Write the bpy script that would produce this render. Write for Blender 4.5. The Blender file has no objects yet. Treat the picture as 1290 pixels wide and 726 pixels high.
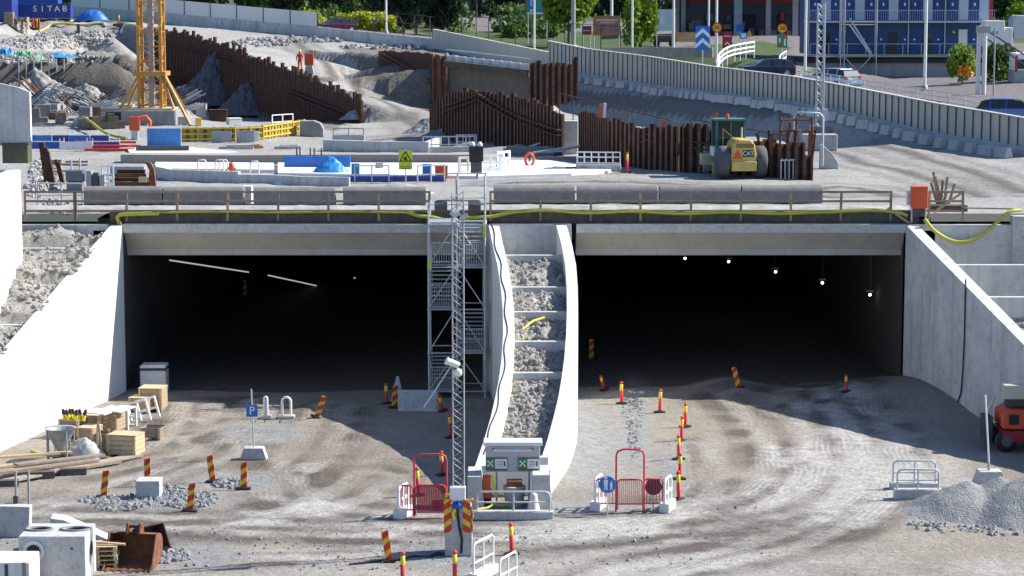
import bpy, math, random
import numpy as np
from mathutils import Vector, Matrix, Euler, noise
from mathutils.geometry import delaunay_2d_cdt
random.seed(7); rng = np.random.default_rng(7)
sc = bpy.context.scene
COL = sc.collection
PI = math.pi
R = math.radians
# ------------------------------------------------------------------ camera
F = 2880.0; CU = 645.0; CV = 363.0
CAM = Vector((0, -93, 16)); PITCH = math.atan(363 / 2880)
cd = bpy.data.cameras.new('camera'); cam = bpy.data.objects.new('camera', cd); COL.objects.link(cam)
cam.location = CAM; cam.rotation_euler = (PI / 2 - PITCH, 0, 0)
cd.sensor_width = 36; cd.lens = 36 * F / 1290; cd.clip_start = 1; cd.clip_end = 6000
sc.camera = cam
UPV = Vector((0, math.sin(PITCH), math.cos(PITCH))); FW = Vector((0, math.cos(PITCH), -math.sin(PITCH)))
def ray(u, v): return FW + Vector((1, 0, 0)) * ((u - CU) / F) - UPV * ((v - CV) / F)
def G(u, v, z=0.0):            # photo point to a horizontal plane
    d = ray(u, v); return CAM + d * ((z - CAM.z) / d.z)
def D(u, v, Y):                # photo point to the vertical plane y = Y
    d = ray(u, v); return CAM + d * ((Y - CAM.y) / d.y)
def VP(u, v, A, B):            # photo point to the vertical plane through A, B
    d = ray(u, v); n = Vector((B[1] - A[1], A[0] - B[0], 0))
    return CAM + d * ((Vector((A[0], A[1], 0)) - CAM).dot(n) / d.dot(n))
def S(p): return F / (Vector(p) - CAM).dot(FW)     # photo pixels per metre there
# ------------------------------------------------------------------ light
SUN = Vector((1.13, 0.30, 1.0)).normalized()
ld = bpy.data.lights.new('sun', 'SUN'); ld.energy = 5.0; ld.angle = R(0.5); ld.color = (1, .955, .88)
lo = bpy.data.objects.new('sun', ld); COL.objects.link(lo); lo.rotation_euler = SUN.to_track_quat('Z', 'Y').to_euler()
w = bpy.data.worlds.new('World'); sc.world = w; w.use_nodes = True
nt = w.node_tree; sky = nt.nodes.new('ShaderNodeTexSky'); sky.sky_type = 'NISHITA'; sky.sun_disc = False
sky.sun_elevation = math.asin(SUN.z); sky.ozone_density = 8; sky.sun_rotation = math.atan2(SUN.x, SUN.y)
nt.links.new(sky.outputs[0], nt.nodes['Background'].inputs[0]); nt.nodes['Background'].inputs[1].default_value = 0.105
sc.view_settings.view_transform = 'Standard'; sc.view_settings.look = 'None'; sc.view_settings.gamma = 1
sc.view_settings.use_curve_mapping = False; sc.view_settings.exposure = 0.68
sc.cycles.max_bounces = 6; sc.cycles.diffuse_bounces = 3
# ------------------------------------------------------------------ materials
MATS = {}
def mat(name, col, rough=.8, metal=0., var=.15, scale=2., bump=0., bs=20., streak=0., dirt=0., dcol=(.16, .14, .12), emis=0., alpha=1., stretch=None):
    if name in MATS: return MATS[name]
    m = bpy.data.materials.new(name); m.use_nodes = True; MATS[name] = m
    n = m.node_tree.nodes; l = m.node_tree.links; b = n['Principled BSDF']
    b.inputs['Roughness'].default_value = rough; b.inputs['Metallic'].default_value = metal
    tc = n.new('ShaderNodeTexCoord'); src = tc.outputs['Object']
    if stretch:
        mp = n.new('ShaderNodeMapping'); mp.inputs['Scale'].default_value = stretch; l.new(src, mp.inputs[0]); src = mp.outputs[0]
    ns = n.new('ShaderNodeTexNoise'); ns.inputs['Scale'].default_value = scale; ns.inputs['Detail'].default_value = 6
    ns.inputs['Roughness'].default_value = .65; l.new(src, ns.inputs['Vector'])
    cr = n.new('ShaderNodeValToRGB'); cr.color_ramp.elements[0].position = .28; cr.color_ramp.elements[1].position = .72
    cr.color_ramp.elements[0].color = (*[max(0, c * (1 - var)) for c in col], 1); cr.color_ramp.elements[1].color = (*[min(1, c * (1 + var)) for c in col], 1)
    l.new(ns.outputs[0], cr.inputs[0]); out = cr.outputs[0]
    if streak > 0:
        mp = n.new('ShaderNodeMapping'); mp.inputs['Scale'].default_value = (2.2, 2.2, .16); l.new(tc.outputs['Object'], mp.inputs[0])
        n2 = n.new('ShaderNodeTexNoise'); n2.inputs['Scale'].default_value = 1.3; n2.inputs['Detail'].default_value = 8; l.new(mp.outputs[0], n2.inputs['Vector'])
        c2 = n.new('ShaderNodeValToRGB'); c2.color_ramp.elements[0].position = .52; c2.color_ramp.elements[1].position = .8
        c2.color_ramp.elements[0].color = (0, 0, 0, 1); c2.color_ramp.elements[1].color = (streak,) * 3 + (1,)
        l.new(n2.outputs[0], c2.inputs[0]); mx = n.new('ShaderNodeMixRGB'); mx.inputs[2].default_value = (*[c * .45 for c in col], 1)
        l.new(c2.outputs[0], mx.inputs[0]); l.new(out, mx.inputs[1]); out = mx.outputs[0]
    if dirt > 0:
        n3 = n.new('ShaderNodeTexNoise'); n3.inputs['Scale'].default_value = scale * 2.7 + 1; n3.inputs['Detail'].default_value = 9; l.new(tc.outputs['Object'], n3.inputs['Vector'])
        c3 = n.new('ShaderNodeValToRGB'); c3.color_ramp.elements[0].position = .5; c3.color_ramp.elements[1].position = .68
        c3.color_ramp.elements[0].color = (0, 0, 0, 1); c3.color_ramp.elements[1].color = (dirt,) * 3 + (1,)
        l.new(n3.outputs[0], c3.inputs[0]); mx = n.new('ShaderNodeMixRGB'); mx.inputs[2].default_value = (*dcol, 1)
        l.new(c3.outputs[0], mx.inputs[0]); l.new(out, mx.inputs[1]); out = mx.outputs[0]
    l.new(out, b.inputs['Base Color'])
    if bump > 0:
        nb = n.new('ShaderNodeTexNoise'); nb.inputs['Scale'].default_value = bs; nb.inputs['Detail'].default_value = 5; l.new(tc.outputs['Object'], nb.inputs['Vector'])
        bp = n.new('ShaderNodeBump'); bp.inputs['Strength'].default_value = min(1, bump); bp.inputs['Distance'].default_value = .05; l.new(nb.outputs[0], bp.inputs['Height']); l.new(bp.outputs[0], b.inputs['Normal'])
    if emis > 0:
        b.inputs['Emission Color'].default_value = (*col, 1); b.inputs['Emission Strength'].default_value = emis
    if alpha < 1: b.inputs['Alpha'].default_value = alpha
    return m
def stripes(name, c1, c2, freq, ang, rough=.5, duty=.5, band=None):
    # stripes across the x-z plane of the object, a real painted pattern
    m = bpy.data.materials.new(name); m.use_nodes = True; MATS[name] = m
    n = m.node_tree.nodes; l = m.node_tree.links; b = n['Principled BSDF']; b.inputs['Roughness'].default_value = rough
    tc = n.new('ShaderNodeTexCoord'); vm = n.new('ShaderNodeVectorMath'); vm.operation = 'DOT_PRODUCT'
    vm.inputs[1].default_value = (math.cos(ang) * freq, 0, math.sin(ang) * freq); l.new(tc.outputs['Object'], vm.inputs[0])
    fr = n.new('ShaderNodeMath'); fr.operation = 'FRACT'; l.new(vm.outputs['Value'], fr.inputs[0])
    gt = n.new('ShaderNodeMath'); gt.operation = 'GREATER_THAN'; gt.inputs[1].default_value = duty; l.new(fr.outputs[0], gt.inputs[0])
    mx = n.new('ShaderNodeMixRGB'); mx.inputs[1].default_value = (*c1, 1); mx.inputs[2].default_value = (*c2, 1); l.new(gt.outputs[0], mx.inputs[0])
    ns = n.new('ShaderNodeTexNoise'); ns.inputs['Scale'].default_value = 9; ns.inputs['Detail'].default_value = 6; l.new(tc.outputs['Object'], ns.inputs[0])
    cr = n.new('ShaderNodeValToRGB'); cr.color_ramp.elements[0].color = (.55, .55, .55, 1); cr.color_ramp.elements[0].position = .3; cr.color_ramp.elements[1].position = .6
    l.new(ns.outputs[0], cr.inputs[0]); m2 = n.new('ShaderNodeMixRGB'); m2.blend_type = 'MULTIPLY'; m2.inputs[0].default_value = 1
    l.new(mx.outputs[0], m2.inputs[1]); l.new(cr.outputs[0], m2.inputs[2]); l.new(m2.outputs[0], b.inputs['Base Color'])
    return m
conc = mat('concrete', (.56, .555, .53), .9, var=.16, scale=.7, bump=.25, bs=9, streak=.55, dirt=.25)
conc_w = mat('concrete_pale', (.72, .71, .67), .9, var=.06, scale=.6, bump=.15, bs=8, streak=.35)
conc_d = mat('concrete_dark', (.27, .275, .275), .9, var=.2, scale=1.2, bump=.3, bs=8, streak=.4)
conc_l = mat('concrete_lintel', (.42, .40, .35), .9, var=.12, scale=.6, bump=.15, bs=7, streak=.35)
conc_b = mat('concrete_block', (.50, .50, .48), .9, var=.15, scale=3, bump=.3, bs=30, dirt=.3)
panel_m = mat('wall_panel', (.58, .54, .45), .85, var=.07, scale=.5, streak=.35)
rock = mat('rock', (.37, .355, .33), .95, var=.4, scale=1.2, bump=.6, bs=12)
rock_g = mat('rock_grey', (.25, .255, .26), .95, var=.45, scale=5, bump=.8, bs=18)
galv = mat('galvanised', (.55, .57, .58), .5, .25, var=.2, scale=5)
galv_d = mat('galvanised_dull', (.34, .36, .37), .6, .2, var=.25, scale=5)
steel_d = mat('steel_dark', (.08, .085, .09), .6, .4, var=.3, scale=4)
rust = mat('rust', (.085, .040, .026), .95, .1, var=.55, scale=1.6, bump=.3, bs=10, dirt=.5, dcol=(.05, .03, .025))
rust_m = mat('rust_flange', (.19, .105, .07), .95, .1, var=.5, scale=2.2, dirt=.6, dcol=(.06, .035, .028))
rock_shaded = mat('rock_shaded', (.13, .135, .145), .95, var=.4, scale=3, bump=.8, bs=10)  # spoil cone rock, darkened in place of the sheet piling's shadow
rock_b = mat('rubble_brown', (.31, .295, .265), .95, var=.35, scale=2.5, bump=.9, bs=14)
rust_l = mat('rust_light', (.20, .085, .045), .9, .1, var=.5, scale=2.5, bump=.3, dirt=.5, dcol=(.08, .045, .03))
wood = mat('wood', (.42, .31, .19), .85, var=.25, scale=5, stretch=(1, 1, 6), dirt=.25)
wood_g = mat('wood_weathered', (.27, .215, .165), .9, var=.3, scale=4, dirt=.3)
wood_p = mat('wood_pale', (.56, .44, .27), .85, var=.2, scale=6, dirt=.15)
wood_d = mat('wood_dark', (.10, .085, .07), .9, var=.4, scale=3)
black = mat('black_rubber', (.02, .02, .022), .7, var=.3)
white = mat('white_paint', (.80, .80, .78), .5, var=.05, dirt=.15, scale=3, dcol=(.45, .42, .38))
white_p = mat('white_plastic', (.82, .82, .80), .4, var=.06, dirt=.2, scale=4, dcol=(.5, .47, .42))
grey_p = mat('grey_paint', (.36, .38, .40), .5, var=.12)
red = mat('red_paint', (.62, .035, .03), .45, var=.15, dirt=.12, scale=5)
red_d = mat('red_dull', (.30, .02, .03), .5, var=.2, scale=4)
orange = mat('orange_red', (.72, .10, .03), .5, var=.12, dirt=.15, scale=3)
yellow = mat('yellow_paint', (.78, .52, .05), .5, var=.12, dirt=.2, scale=2)
yel_b = mat('yellow_bright', (.85, .72, .04), .45, var=.08, scale=6)
hose_y = mat('hose_yellow', (.46, .46, .05), .5, var=.18, scale=3, dirt=.2)
crane_y = mat('crane_yellow', (.56, .27, .05), .55, var=.2, scale=1.5, dirt=.3, dcol=(.3, .14, .04))
machine_y = mat('machine_yellow', (.66, .46, .12), .5, var=.1, scale=2, dirt=.35, dcol=(.4, .3, .16))
blue = mat('blue_paint', (.02, .09, .42), .45, var=.15, scale=2, dirt=.1)
blue_d = mat('blue_container', (.02, .045, .26), .5, var=.2, scale=1.2, dirt=.15)
blue_b = mat('blue_facade', (.025, .075, .20), .55, var=.12, scale=.6)
tarp_b = mat('tarp_blue', (.04, .26, .60), .45, var=.2, scale=3)
tarp_d = mat('tarp_dark_blue', (.02, .13, .45), .45, var=.25, scale=2)
tarp_g = mat('tarp_green', (.14, .34, .21), .5, var=.3, scale=3)
green = mat('green_sign', (.01, .26, .12), .4, var=.05)
purple = mat('wine_paint', (.07, .015, .05), .3, .3, var=.1)
glass = mat('glass', (.02, .03, .035), .08, 0, var=.2)
glass_g = mat('glass_green', (.018, .05, .045), .1, 0, var=.3)
lime = mat('warning_yellow', (.60, .68, .03), .45, var=.05)
asph = mat('asphalt', (.17, .155, .15), .95, var=.2, scale=.5, bump=.2, bs=30)
bark = mat('bark', (.10, .08, .06), .95, var=.3, scale=8)
def leafmat(name, c1, c2):
    m = bpy.data.materials.new(name); m.use_nodes = True; n = m.node_tree.nodes; l = m.node_tree.links; b = n['Principled BSDF']
    b.inputs['Roughness'].default_value = .6
    g = n.new('ShaderNodeNewGeometry'); cr = n.new('ShaderNodeValToRGB'); cr.color_ramp.elements[0].color = (*c1, 1); cr.color_ramp.elements[1].color = (*c2, 1)
    l.new(g.outputs['Random Per Island'], cr.inputs[0]); l.new(cr.outputs[0], b.inputs['Base Color'])
    tr = n.new('ShaderNodeBsdfTranslucent'); l.new(cr.outputs[0], tr.inputs[0]); ms = n.new('ShaderNodeMixShader'); ms.inputs[0].default_value = .35
    l.new(b.outputs[0], ms.inputs[1]); l.new(tr.outputs[0], ms.inputs[2]); l.new(ms.outputs[0], n['Material Output'].inputs[0]); return m
leaf_l = leafmat('leaf_lime', (.10, .19, .015), (.26, .36, .03)); leaf_m = leafmat('leaf_mid', (.03, .08, .012), (.10, .17, .03))
leaf_d = leafmat('leaf_dark', (.008, .022, .010), (.03, .06, .02)); leaf_y = leafmat('leaf_yellow', (.30, .36, .02), (.55, .55, .03))
# ------------------------------------------------------------------ mesh builder
class MB:
    def __init__(s): s.v = []; s.f = []; s.m = []; s.s = []
    def add(s, vs, fs, m=0, sm=False):
        o = len(s.v); s.v += [tuple(p) for p in vs]
        for f in fs: s.f.append([i + o for i in f]); s.m.append(m); s.s.append(sm)
        return s
    def box(s, x, y, z, sx, sy, sz, rz=0, rx=0, ry=0, m=0):     # z is the underside
        M = Matrix.Translation((x, y, z)) @ Euler((rx, ry, rz)).to_matrix().to_4x4()
        vs = [M @ Vector((a * sx / 2, b * sy / 2, c * sz)) for c in (0, 1) for b in (-1, 1) for a in (-1, 1)]
        return s.add(vs, [(0, 2, 3, 1), (4, 5, 7, 6), (0, 1, 5, 4), (2, 6, 7, 3), (0, 4, 6, 2), (1, 3, 7, 5)], m)
    def beam(s, p, q, w, h=None, m=0):
        p = Vector(p); q = Vector(q); h = h or w; d = (q - p).normalized()
        a = d.cross(Vector((0, 0, 1)));  a = Vector((1, 0, 0)) if a.length < 1e-3 else a.normalized()
        b = d.cross(a); vs = [c + a * i * w / 2 + b * j * h / 2 for c in (p, q) for j in (-1, 1) for i in (-1, 1)]
        return s.add(vs, [(0, 1, 3, 2), (4, 6, 7, 5), (0, 4, 5, 1), (2, 3, 7, 6), (0, 2, 6, 4), (1, 5, 7, 3)], m)
    def path(s, pts, r, n=7, m=0, closed=False, caps=True):
        pts = [Vector(p) for p in pts]; k = len(pts); vs = []; a = None
        for i, p in enumerate(pts):
            if closed: d = (pts[(i + 1) % k] - pts[i - 1]).normalized()
            else: d = (pts[min(i + 1, k - 1)] - pts[max(i - 1, 0)]).normalized()
            if a is None:
                a = d.cross(Vector((0, 0, 1))); a = Vector((1, 0, 0)) if a.length < 1e-3 else a.normalized()
            a = a - d * a.dot(d); a.normalize(); b = d.cross(a); rr = r[i] if isinstance(r, (list, tuple)) else r
            vs += [p + (a * math.cos(t) + b * math.sin(t)) * rr for t in [2 * PI * j / n for j in range(n)]]
        fs = []
        for i in range(k if closed else k - 1):
            j = (i + 1) % k
            fs += [(i * n + q, i * n + (q + 1) % n, j * n + (q + 1) % n, j * n + q) for q in range(n)]
        s.add(vs, fs, m, True)
        if not closed and caps: s.add(vs[:n], [list(range(n))[::-1]], m); s.add(vs[-n:], [list(range(n))], m)
        return s
    def tube(s, p, q, r, n=7, r2=None, m=0): return s.path([p, q], [r, r if r2 is None else r2], n, m)
    def lathe(s, prof, n=16, c=(0, 0, 0), m=0, sm=True, axis='z'):
        vs = []
        for (r, z) in prof:
            for j in range(n):
                t = 2 * PI * j / n; p = (r * math.cos(t), r * math.sin(t), z)
                if axis == 'x': p = (p[2], p[0], p[1])
                if axis == 'y': p = (p[0], p[2], p[1])
                vs.append((p[0] + c[0], p[1] + c[1], p[2] + c[2]))
        fs = [(i * n + q, i * n + (q + 1) % n, (i + 1) * n + (q + 1) % n, (i + 1) * n + q) for i in range(len(prof) - 1) for q in range(n)]
        s.add(vs, fs, m, sm); s.add(vs[:n], [list(range(n))[::-1]], m); s.add(vs[-n:], [list(range(n))], m); return s
    def prism(s, poly, a, b, m=0, axis='y'):
        k = len(poly)
        def P(x, z, t): return {'y': (x, t, z), 'x': (t, x, z), 'z': (x, z, t)}[axis]
        vs = [P(x, z, a) for x, z in poly] + [P(x, z, b) for x, z in poly]
        return s.add(vs, [list(range(k)), list(range(k, 2 * k))[::-1]] + [(i, i + k, (i + 1) % k + k, (i + 1) % k) for i in range(k)], m)
    def grid(s, rows, m=0, sm=True):
        n = len(rows[0]); vs = [p for r in rows for p in r]
        return s.add(vs, [(i * n + j, i * n + j + 1, (i + 1) * n + j + 1, (i + 1) * n + j) for i in range(len(rows) - 1) for j in range(n - 1)], m, sm)
    def build(s, name, mats, parent=None, loc=None, rz=0, bevel=0, rot=None):
        me = bpy.data.meshes.new(name); me.from_pydata(s.v, [], s.f)
        for q in (mats if isinstance(mats, (list, tuple)) else [mats]): me.materials.append(q)
        me.polygons.foreach_set('material_index', s.m); me.polygons.foreach_set('use_smooth', s.s); me.update()
        o = bpy.data.objects.new(name, me); COL.objects.link(o)
        if parent: o.parent = parent
        if loc is not None: o.location = loc
        o.rotation_euler = rot if rot else (0, 0, rz)
        if bevel:
            b = o.modifiers.new('bevel', 'BEVEL'); b.width = bevel; b.segments = 2; b.limit_method = 'ANGLE'
        return o
def fixn(o):                                             # outward normals
    import bmesh
    b = bmesh.new(); b.from_mesh(o.data); bmesh.ops.recalc_face_normals(b, faces=b.faces); b.to_mesh(o.data); b.free(); return o
def tag(o, label=None, cat=None, group=None, kind=None):
    if label: o['label'] = label
    if cat: o['category'] = cat
    if group: o['group'] = group
    if kind: o['kind'] = kind
    return o
def thing(name, label, cat, loc=(0, 0, 0), rz=0, group=None):
    o = bpy.data.objects.new(name, None); COL.objects.link(o); o.empty_display_size = .2
    o.location = loc; o.rotation_euler = (0, 0, rz); return tag(o, label, cat, group)
def copy_tree(o, loc=None, rz=None, label=None, group=None, par=None):
    c = o.copy(); COL.objects.link(c); c.parent = par
    if loc is not None: c.location = loc
    if rz is not None: c.rotation_euler = (c.rotation_euler[0], c.rotation_euler[1], rz)
    if label: c['label'] = label
    if group: c['group'] = group
    for ch in KIDS.get(o.name, []): copy_tree(ch, par=c)
    return c
class _K(dict):
    def get(s, n, d=None): return list(bpy.data.objects[n].children)
KIDS = _K()
def text(name, s, size, m, parent, loc, rot=(PI / 2, 0, 0), depth=.004, sx=1):
    cu = bpy.data.curves.new(name, 'FONT'); cu.body = s; cu.size = size; cu.align_x = 'CENTER'; cu.align_y = 'CENTER'; cu.extrude = depth
    cu.offset = size * .012
    t = bpy.data.objects.new(name, cu); COL.objects.link(t); bpy.context.view_layer.update()
    me = bpy.data.meshes.new_from_object(t.evaluated_get(bpy.context.evaluated_depsgraph_get())); bpy.data.objects.remove(t)
    me.materials.clear(); me.materials.append(m); o = bpy.data.objects.new(name, me); COL.objects.link(o); o.parent = parent; o.location = loc; o.rotation_euler = rot
    o.scale = (sx, 1, 1); return o
def nz(x, y, f=1., z=0.): return noise.noise(Vector((x * f, y * f, z)))
def fbm(x, y, f=1., z=0., o=4): return noise.fractal(Vector((x * f, y * f, z)), 1.0, 2.0, o)
def rock_mb(mb, c, r, m=0):
    # one irregular stone
    t = (1 + 5 ** .5) / 2; ico = [(-1, t, 0), (1, t, 0), (-1, -t, 0), (1, -t, 0), (0, -1, t), (0, 1, t), (0, -1, -t), (0, 1, -t), (t, 0, -1), (t, 0, 1), (-t, 0, -1), (-t, 0, 1)]
    fs = [(0, 11, 5), (0, 5, 1), (0, 1, 7), (0, 7, 10), (0, 10, 11), (1, 5, 9), (5, 11, 4), (11, 10, 2), (10, 7, 6), (7, 1, 8), (3, 9, 4), (3, 4, 2), (3, 2, 6), (3, 6, 8), (3, 8, 9), (4, 9, 5), (2, 4, 11), (6, 2, 10), (8, 6, 7), (9, 8, 1)]
    e = Euler((random.random() * 6, random.random() * 6, random.random() * 6)).to_matrix(); sc3 = Vector((random.uniform(.7, 1.3), random.uniform(.6, 1.1), random.uniform(.5, .9)))
    vs = []
    for p in ico:
        q = Vector(p) * (r / 1.9 * random.uniform(.75, 1.2)); q = Vector((q.x * sc3.x, q.y * sc3.y, q.z * sc3.z)); vs.append(e @ q + Vector(c))
    mb.add(vs, fs, m)
def inpoly(x, y, poly):
    c = False; j = len(poly) - 1
    for i in range(len(poly)):
        xi, yi = poly[i]; xj, yj = poly[j]
        if (yi > y) != (yj > y) and x < (xj - xi) * (y - yi) / (yj - yi) + xi: c = not c
        j = i
    return c
def inpoly_np(X, Y, poly):
    c = np.zeros(X.shape, bool); j = len(poly) - 1
    for i in range(len(poly)):
        xi, yi = poly[i]; xj, yj = poly[j]
        if yi != yj: c ^= ((yi > Y) != (yj > Y)) & (X < (xj - xi) * (Y - yi) / (yj - yi) + xi)
        j = i
    return c
def project(P):
    P = P - np.array(CAM); a = P @ np.array(FW); return CU + F * P[:, 0] / a, CV - F * (P @ np.array(UPV)) / a
def seg_dist(X, Y, pts):
    d = np.full(X.shape, 1e9)
    for (x0, y0), (x1, y1) in zip(pts[:-1], pts[1:]):
        dx, dy = x1 - x0, y1 - y0; t = np.clip(((X - x0) * dx + (Y - y0) * dy) / (dx * dx + dy * dy + 1e-9), 0, 1)
        d = np.minimum(d, np.hypot(X - x0 - t * dx, Y - y0 - t * dy))
    return d
def grid_mesh(name, X, Y, Z, m, attrs, kind='structure'):
    ny, nx = X.shape; V = np.stack([X, Y, Z], -1).reshape(-1, 3)
    idx = np.arange(ny * nx).reshape(ny, nx); q = np.stack([idx[:-1, :-1], idx[:-1, 1:], idx[1:, 1:], idx[1:, :-1]], -1).reshape(-1, 4)
    me = bpy.data.meshes.new(name); me.vertices.add(len(V)); me.vertices.foreach_set('co', V.ravel()); me.loops.add(q.size); me.polygons.add(len(q))
    me.polygons.foreach_set('loop_start', np.arange(0, q.size, 4)); me.polygons.foreach_set('loop_total', np.full(len(q), 4)); me.loops.foreach_set('vertex_index', q.ravel().astype(np.int32))
    me.update(calc_edges=True); me.polygons.foreach_set('use_smooth', np.ones(len(q), bool)); me.materials.append(m)
    for k, a in attrs.items():
        at = me.color_attributes.new(k, 'FLOAT_COLOR', 'POINT'); at.data.foreach_set('color', np.concatenate([a.reshape(-1, 3), np.ones((len(V), 1))], 1).astype(np.float32).ravel())
    o = bpy.data.objects.new(name, me); COL.objects.link(o); o['kind'] = kind; return o
def ground_mat(name, base, cols, fine=14., bumpd=.06, var=.25, patches=None):
    # base soil colour, plus up to three surface kinds, some carrying painted shade, weighted by the attribute 'cover'
    m = bpy.data.materials.new(name); m.use_nodes = True; n = m.node_tree.nodes; l = m.node_tree.links; b = n['Principled BSDF']; b.inputs['Roughness'].default_value = .95
    g = n.new('ShaderNodeNewGeometry'); at = n.new('ShaderNodeAttribute'); at.attribute_name = 'cover'; sp = n.new('ShaderNodeSeparateColor'); l.new(at.outputs['Color'], sp.inputs[0])
    def noi(s, d=8, r=.6):
        q = n.new('ShaderNodeTexNoise'); q.inputs['Scale'].default_value = s; q.inputs['Detail'].default_value = d; q.inputs['Roughness'].default_value = r; l.new(g.outputs['Position'], q.inputs[0]); return q
    def ramp(src, a, ca, bb, cb):
        c = n.new('ShaderNodeValToRGB'); c.color_ramp.elements[0].position = a; c.color_ramp.elements[1].position = bb; c.color_ramp.elements[0].color = (*ca, 1); c.color_ramp.elements[1].color = (*cb, 1); l.new(src, c.inputs[0]); return c
    def mix(f, a, bb, bt='MIX'):
        q = n.new('ShaderNodeMixRGB'); q.blend_type = bt
        if isinstance(f, float): q.inputs[0].default_value = f
        else: l.new(f, q.inputs[0])
        l.new(a, q.inputs[1]); l.new(bb, q.inputs[2]); return q
    c0 = ramp(noi(.25).outputs[0], .3, [c * (1 - var) for c in base], .7, [min(1, c * (1 + var * .6)) for c in base])
    out = c0.outputs[0]; nf = noi(2.3, 9, .7)
    for ch, col in zip(('Red', 'Green', 'Blue'), cols):
        fm = n.new('ShaderNodeMath'); fm.operation = 'MULTIPLY_ADD'; l.new(sp.outputs[ch], fm.inputs[0]); fm.inputs[1].default_value = 1.9; 
        ns = n.new('ShaderNodeMath'); ns.operation = 'MULTIPLY_ADD'; l.new(nf.outputs[0], ns.inputs[0]); ns.inputs[1].default_value = .9; ns.inputs[2].default_value = -.8; l.new(ns.outputs[0], fm.inputs[2]); fm.use_clamp = True
        fz = n.new('ShaderNodeMath'); fz.operation = 'MULTIPLY'; l.new(fm.outputs[0], fz.inputs[0]); gt = n.new('ShaderNodeMath'); gt.operation = 'MULTIPLY'; gt.inputs[1].default_value = 4; gt.use_clamp = True; l.new(sp.outputs[ch], gt.inputs[0]); l.new(gt.outputs[0], fz.inputs[1])
        cc = ramp(nf.outputs[0], .3, [c * .75 for c in col], .7, [min(1, c * 1.2) for c in col]); out = mix(fz.outputs[0], out, cc.outputs[0]).outputs[0]
    fn = noi(fine, 6, .75); cf = ramp(fn.outputs[0], .3, (.62, .62, .62), .62, (1.0, 1.0, 1.0)); out = mix(.85, out, cf.outputs[0], 'MULTIPLY').outputs[0]
    f2 = noi(fine * 3.6, 4, .7); c2 = ramp(f2.outputs[0], .38, (.6, .6, .6), .58, (1.08, 1.08, 1.08)); out = mix(.75, out, c2.outputs[0], 'MULTIPLY').outputs[0]
    hsrc = fn.outputs[0]
    if patches:
        ta = n.new('ShaderNodeAttribute'); ta.attribute_name = 'trk'; ts = n.new('ShaderNodeSeparateColor'); l.new(ta.outputs['Color'], ts.inputs[0])
        w1 = n.new('ShaderNodeMath'); w1.operation = 'MULTIPLY_ADD'; l.new(ts.outputs['Red'], w1.inputs[0]); w1.inputs[1].default_value = 10 * 2 * PI / .21
        wn = n.new('ShaderNodeMath'); wn.operation = 'MULTIPLY'; l.new(noi(.9, 4).outputs[0], wn.inputs[0]); wn.inputs[1].default_value = 5.; l.new(wn.outputs[0], w1.inputs[2])
        sn = n.new('ShaderNodeMath'); sn.operation = 'SINE'; l.new(w1.outputs[0], sn.inputs[0])
        sa = n.new('ShaderNodeMath'); sa.operation = 'MULTIPLY_ADD'; l.new(sn.outputs[0], sa.inputs[0]); sa.inputs[1].default_value = .5; sa.inputs[2].default_value = .5
        gm = n.new('ShaderNodeMath'); gm.operation = 'MULTIPLY'; l.new(sa.outputs[0], gm.inputs[0]); l.new(ts.outputs['Green'], gm.inputs[1])
        br = ramp(noi(.55, 5).outputs[0], .42, (0, 0, 0), .6, (.75, .75, .75)); g2_ = n.new('ShaderNodeMath'); g2_.operation = 'MULTIPLY'; l.new(gm.outputs[0], g2_.inputs[0]); l.new(br.outputs[0], g2_.inputs[1])
        dk = n.new('ShaderNodeRGB'); dk.outputs[0].default_value = (.55, .53, .50, 1); mm = n.new('ShaderNodeMixRGB'); mm.blend_type = 'MULTIPLY'; l.new(g2_.outputs[0], mm.inputs[0]); l.new(out, mm.inputs[1]); l.new(dk.outputs[0], mm.inputs[2]); out = mm.outputs[0]
    l.new(out, b.inputs['Base Color'])
    bp = n.new('ShaderNodeBump'); bp.inputs['Strength'].default_value = 1; bp.inputs['Distance'].default_value = bumpd; l.new(hsrc, bp.inputs['Height']); l.new(bp.outputs[0], b.inputs['Normal'])
    return m
# ------------------------------------------------------------------ ground in front of the tunnel
ZD = 7.3                                                  # level of the deck and the yard on it
PL, PR = D(157, 400, 0).x, D(1141, 300, 0).x              # inner faces of the portal's side walls
ML, MR = D(617, 300, 0).x, D(726, 340, 0).x               # faces of the pier between the tunnels
ZT = D(600, 283, 0).z; ZB = D(600, 325, 0).z
def wall_l(Y): return -16.0 + (-Y) * -.125 if Y < 0 else PL
def fz(x, y):
    "height of the ground in front, numpy arrays or floats"
    x = np.asarray(x, float); y = np.asarray(y, float)
    z = -.25 * np.clip(1 - np.abs(x + 9) / 8, 0, 1) * np.clip((y + 14) / 12, 0, 1)
    # spoil heaped against the right wing wall
    d = (PR + np.clip(-y, 0, 30) * .227) - x
    z = z + .75 * np.exp(-(d / 2.6) ** 2) * np.exp(-((y + 2.5) / 4.5) ** 2) + .12 * np.exp(-((x - 12.5) / 4) ** 2 - ((y + 1) / 3) ** 2)
    z = z + .4 * np.exp(-((x - 8.9) / 1.3) ** 2 - ((y - 1.2) / 1.2) ** 2)       # pile inside the right tunnel mouth
    z = z + .28 * np.exp(-((x - 4.9) / 1.2) ** 2 - ((y + 1.2) / .9) ** 2)
    z = z + .12 * np.exp(-((x + 10.2) / 4) ** 2 - ((y + 3.4) / 1.1) ** 2)
    return z
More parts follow.
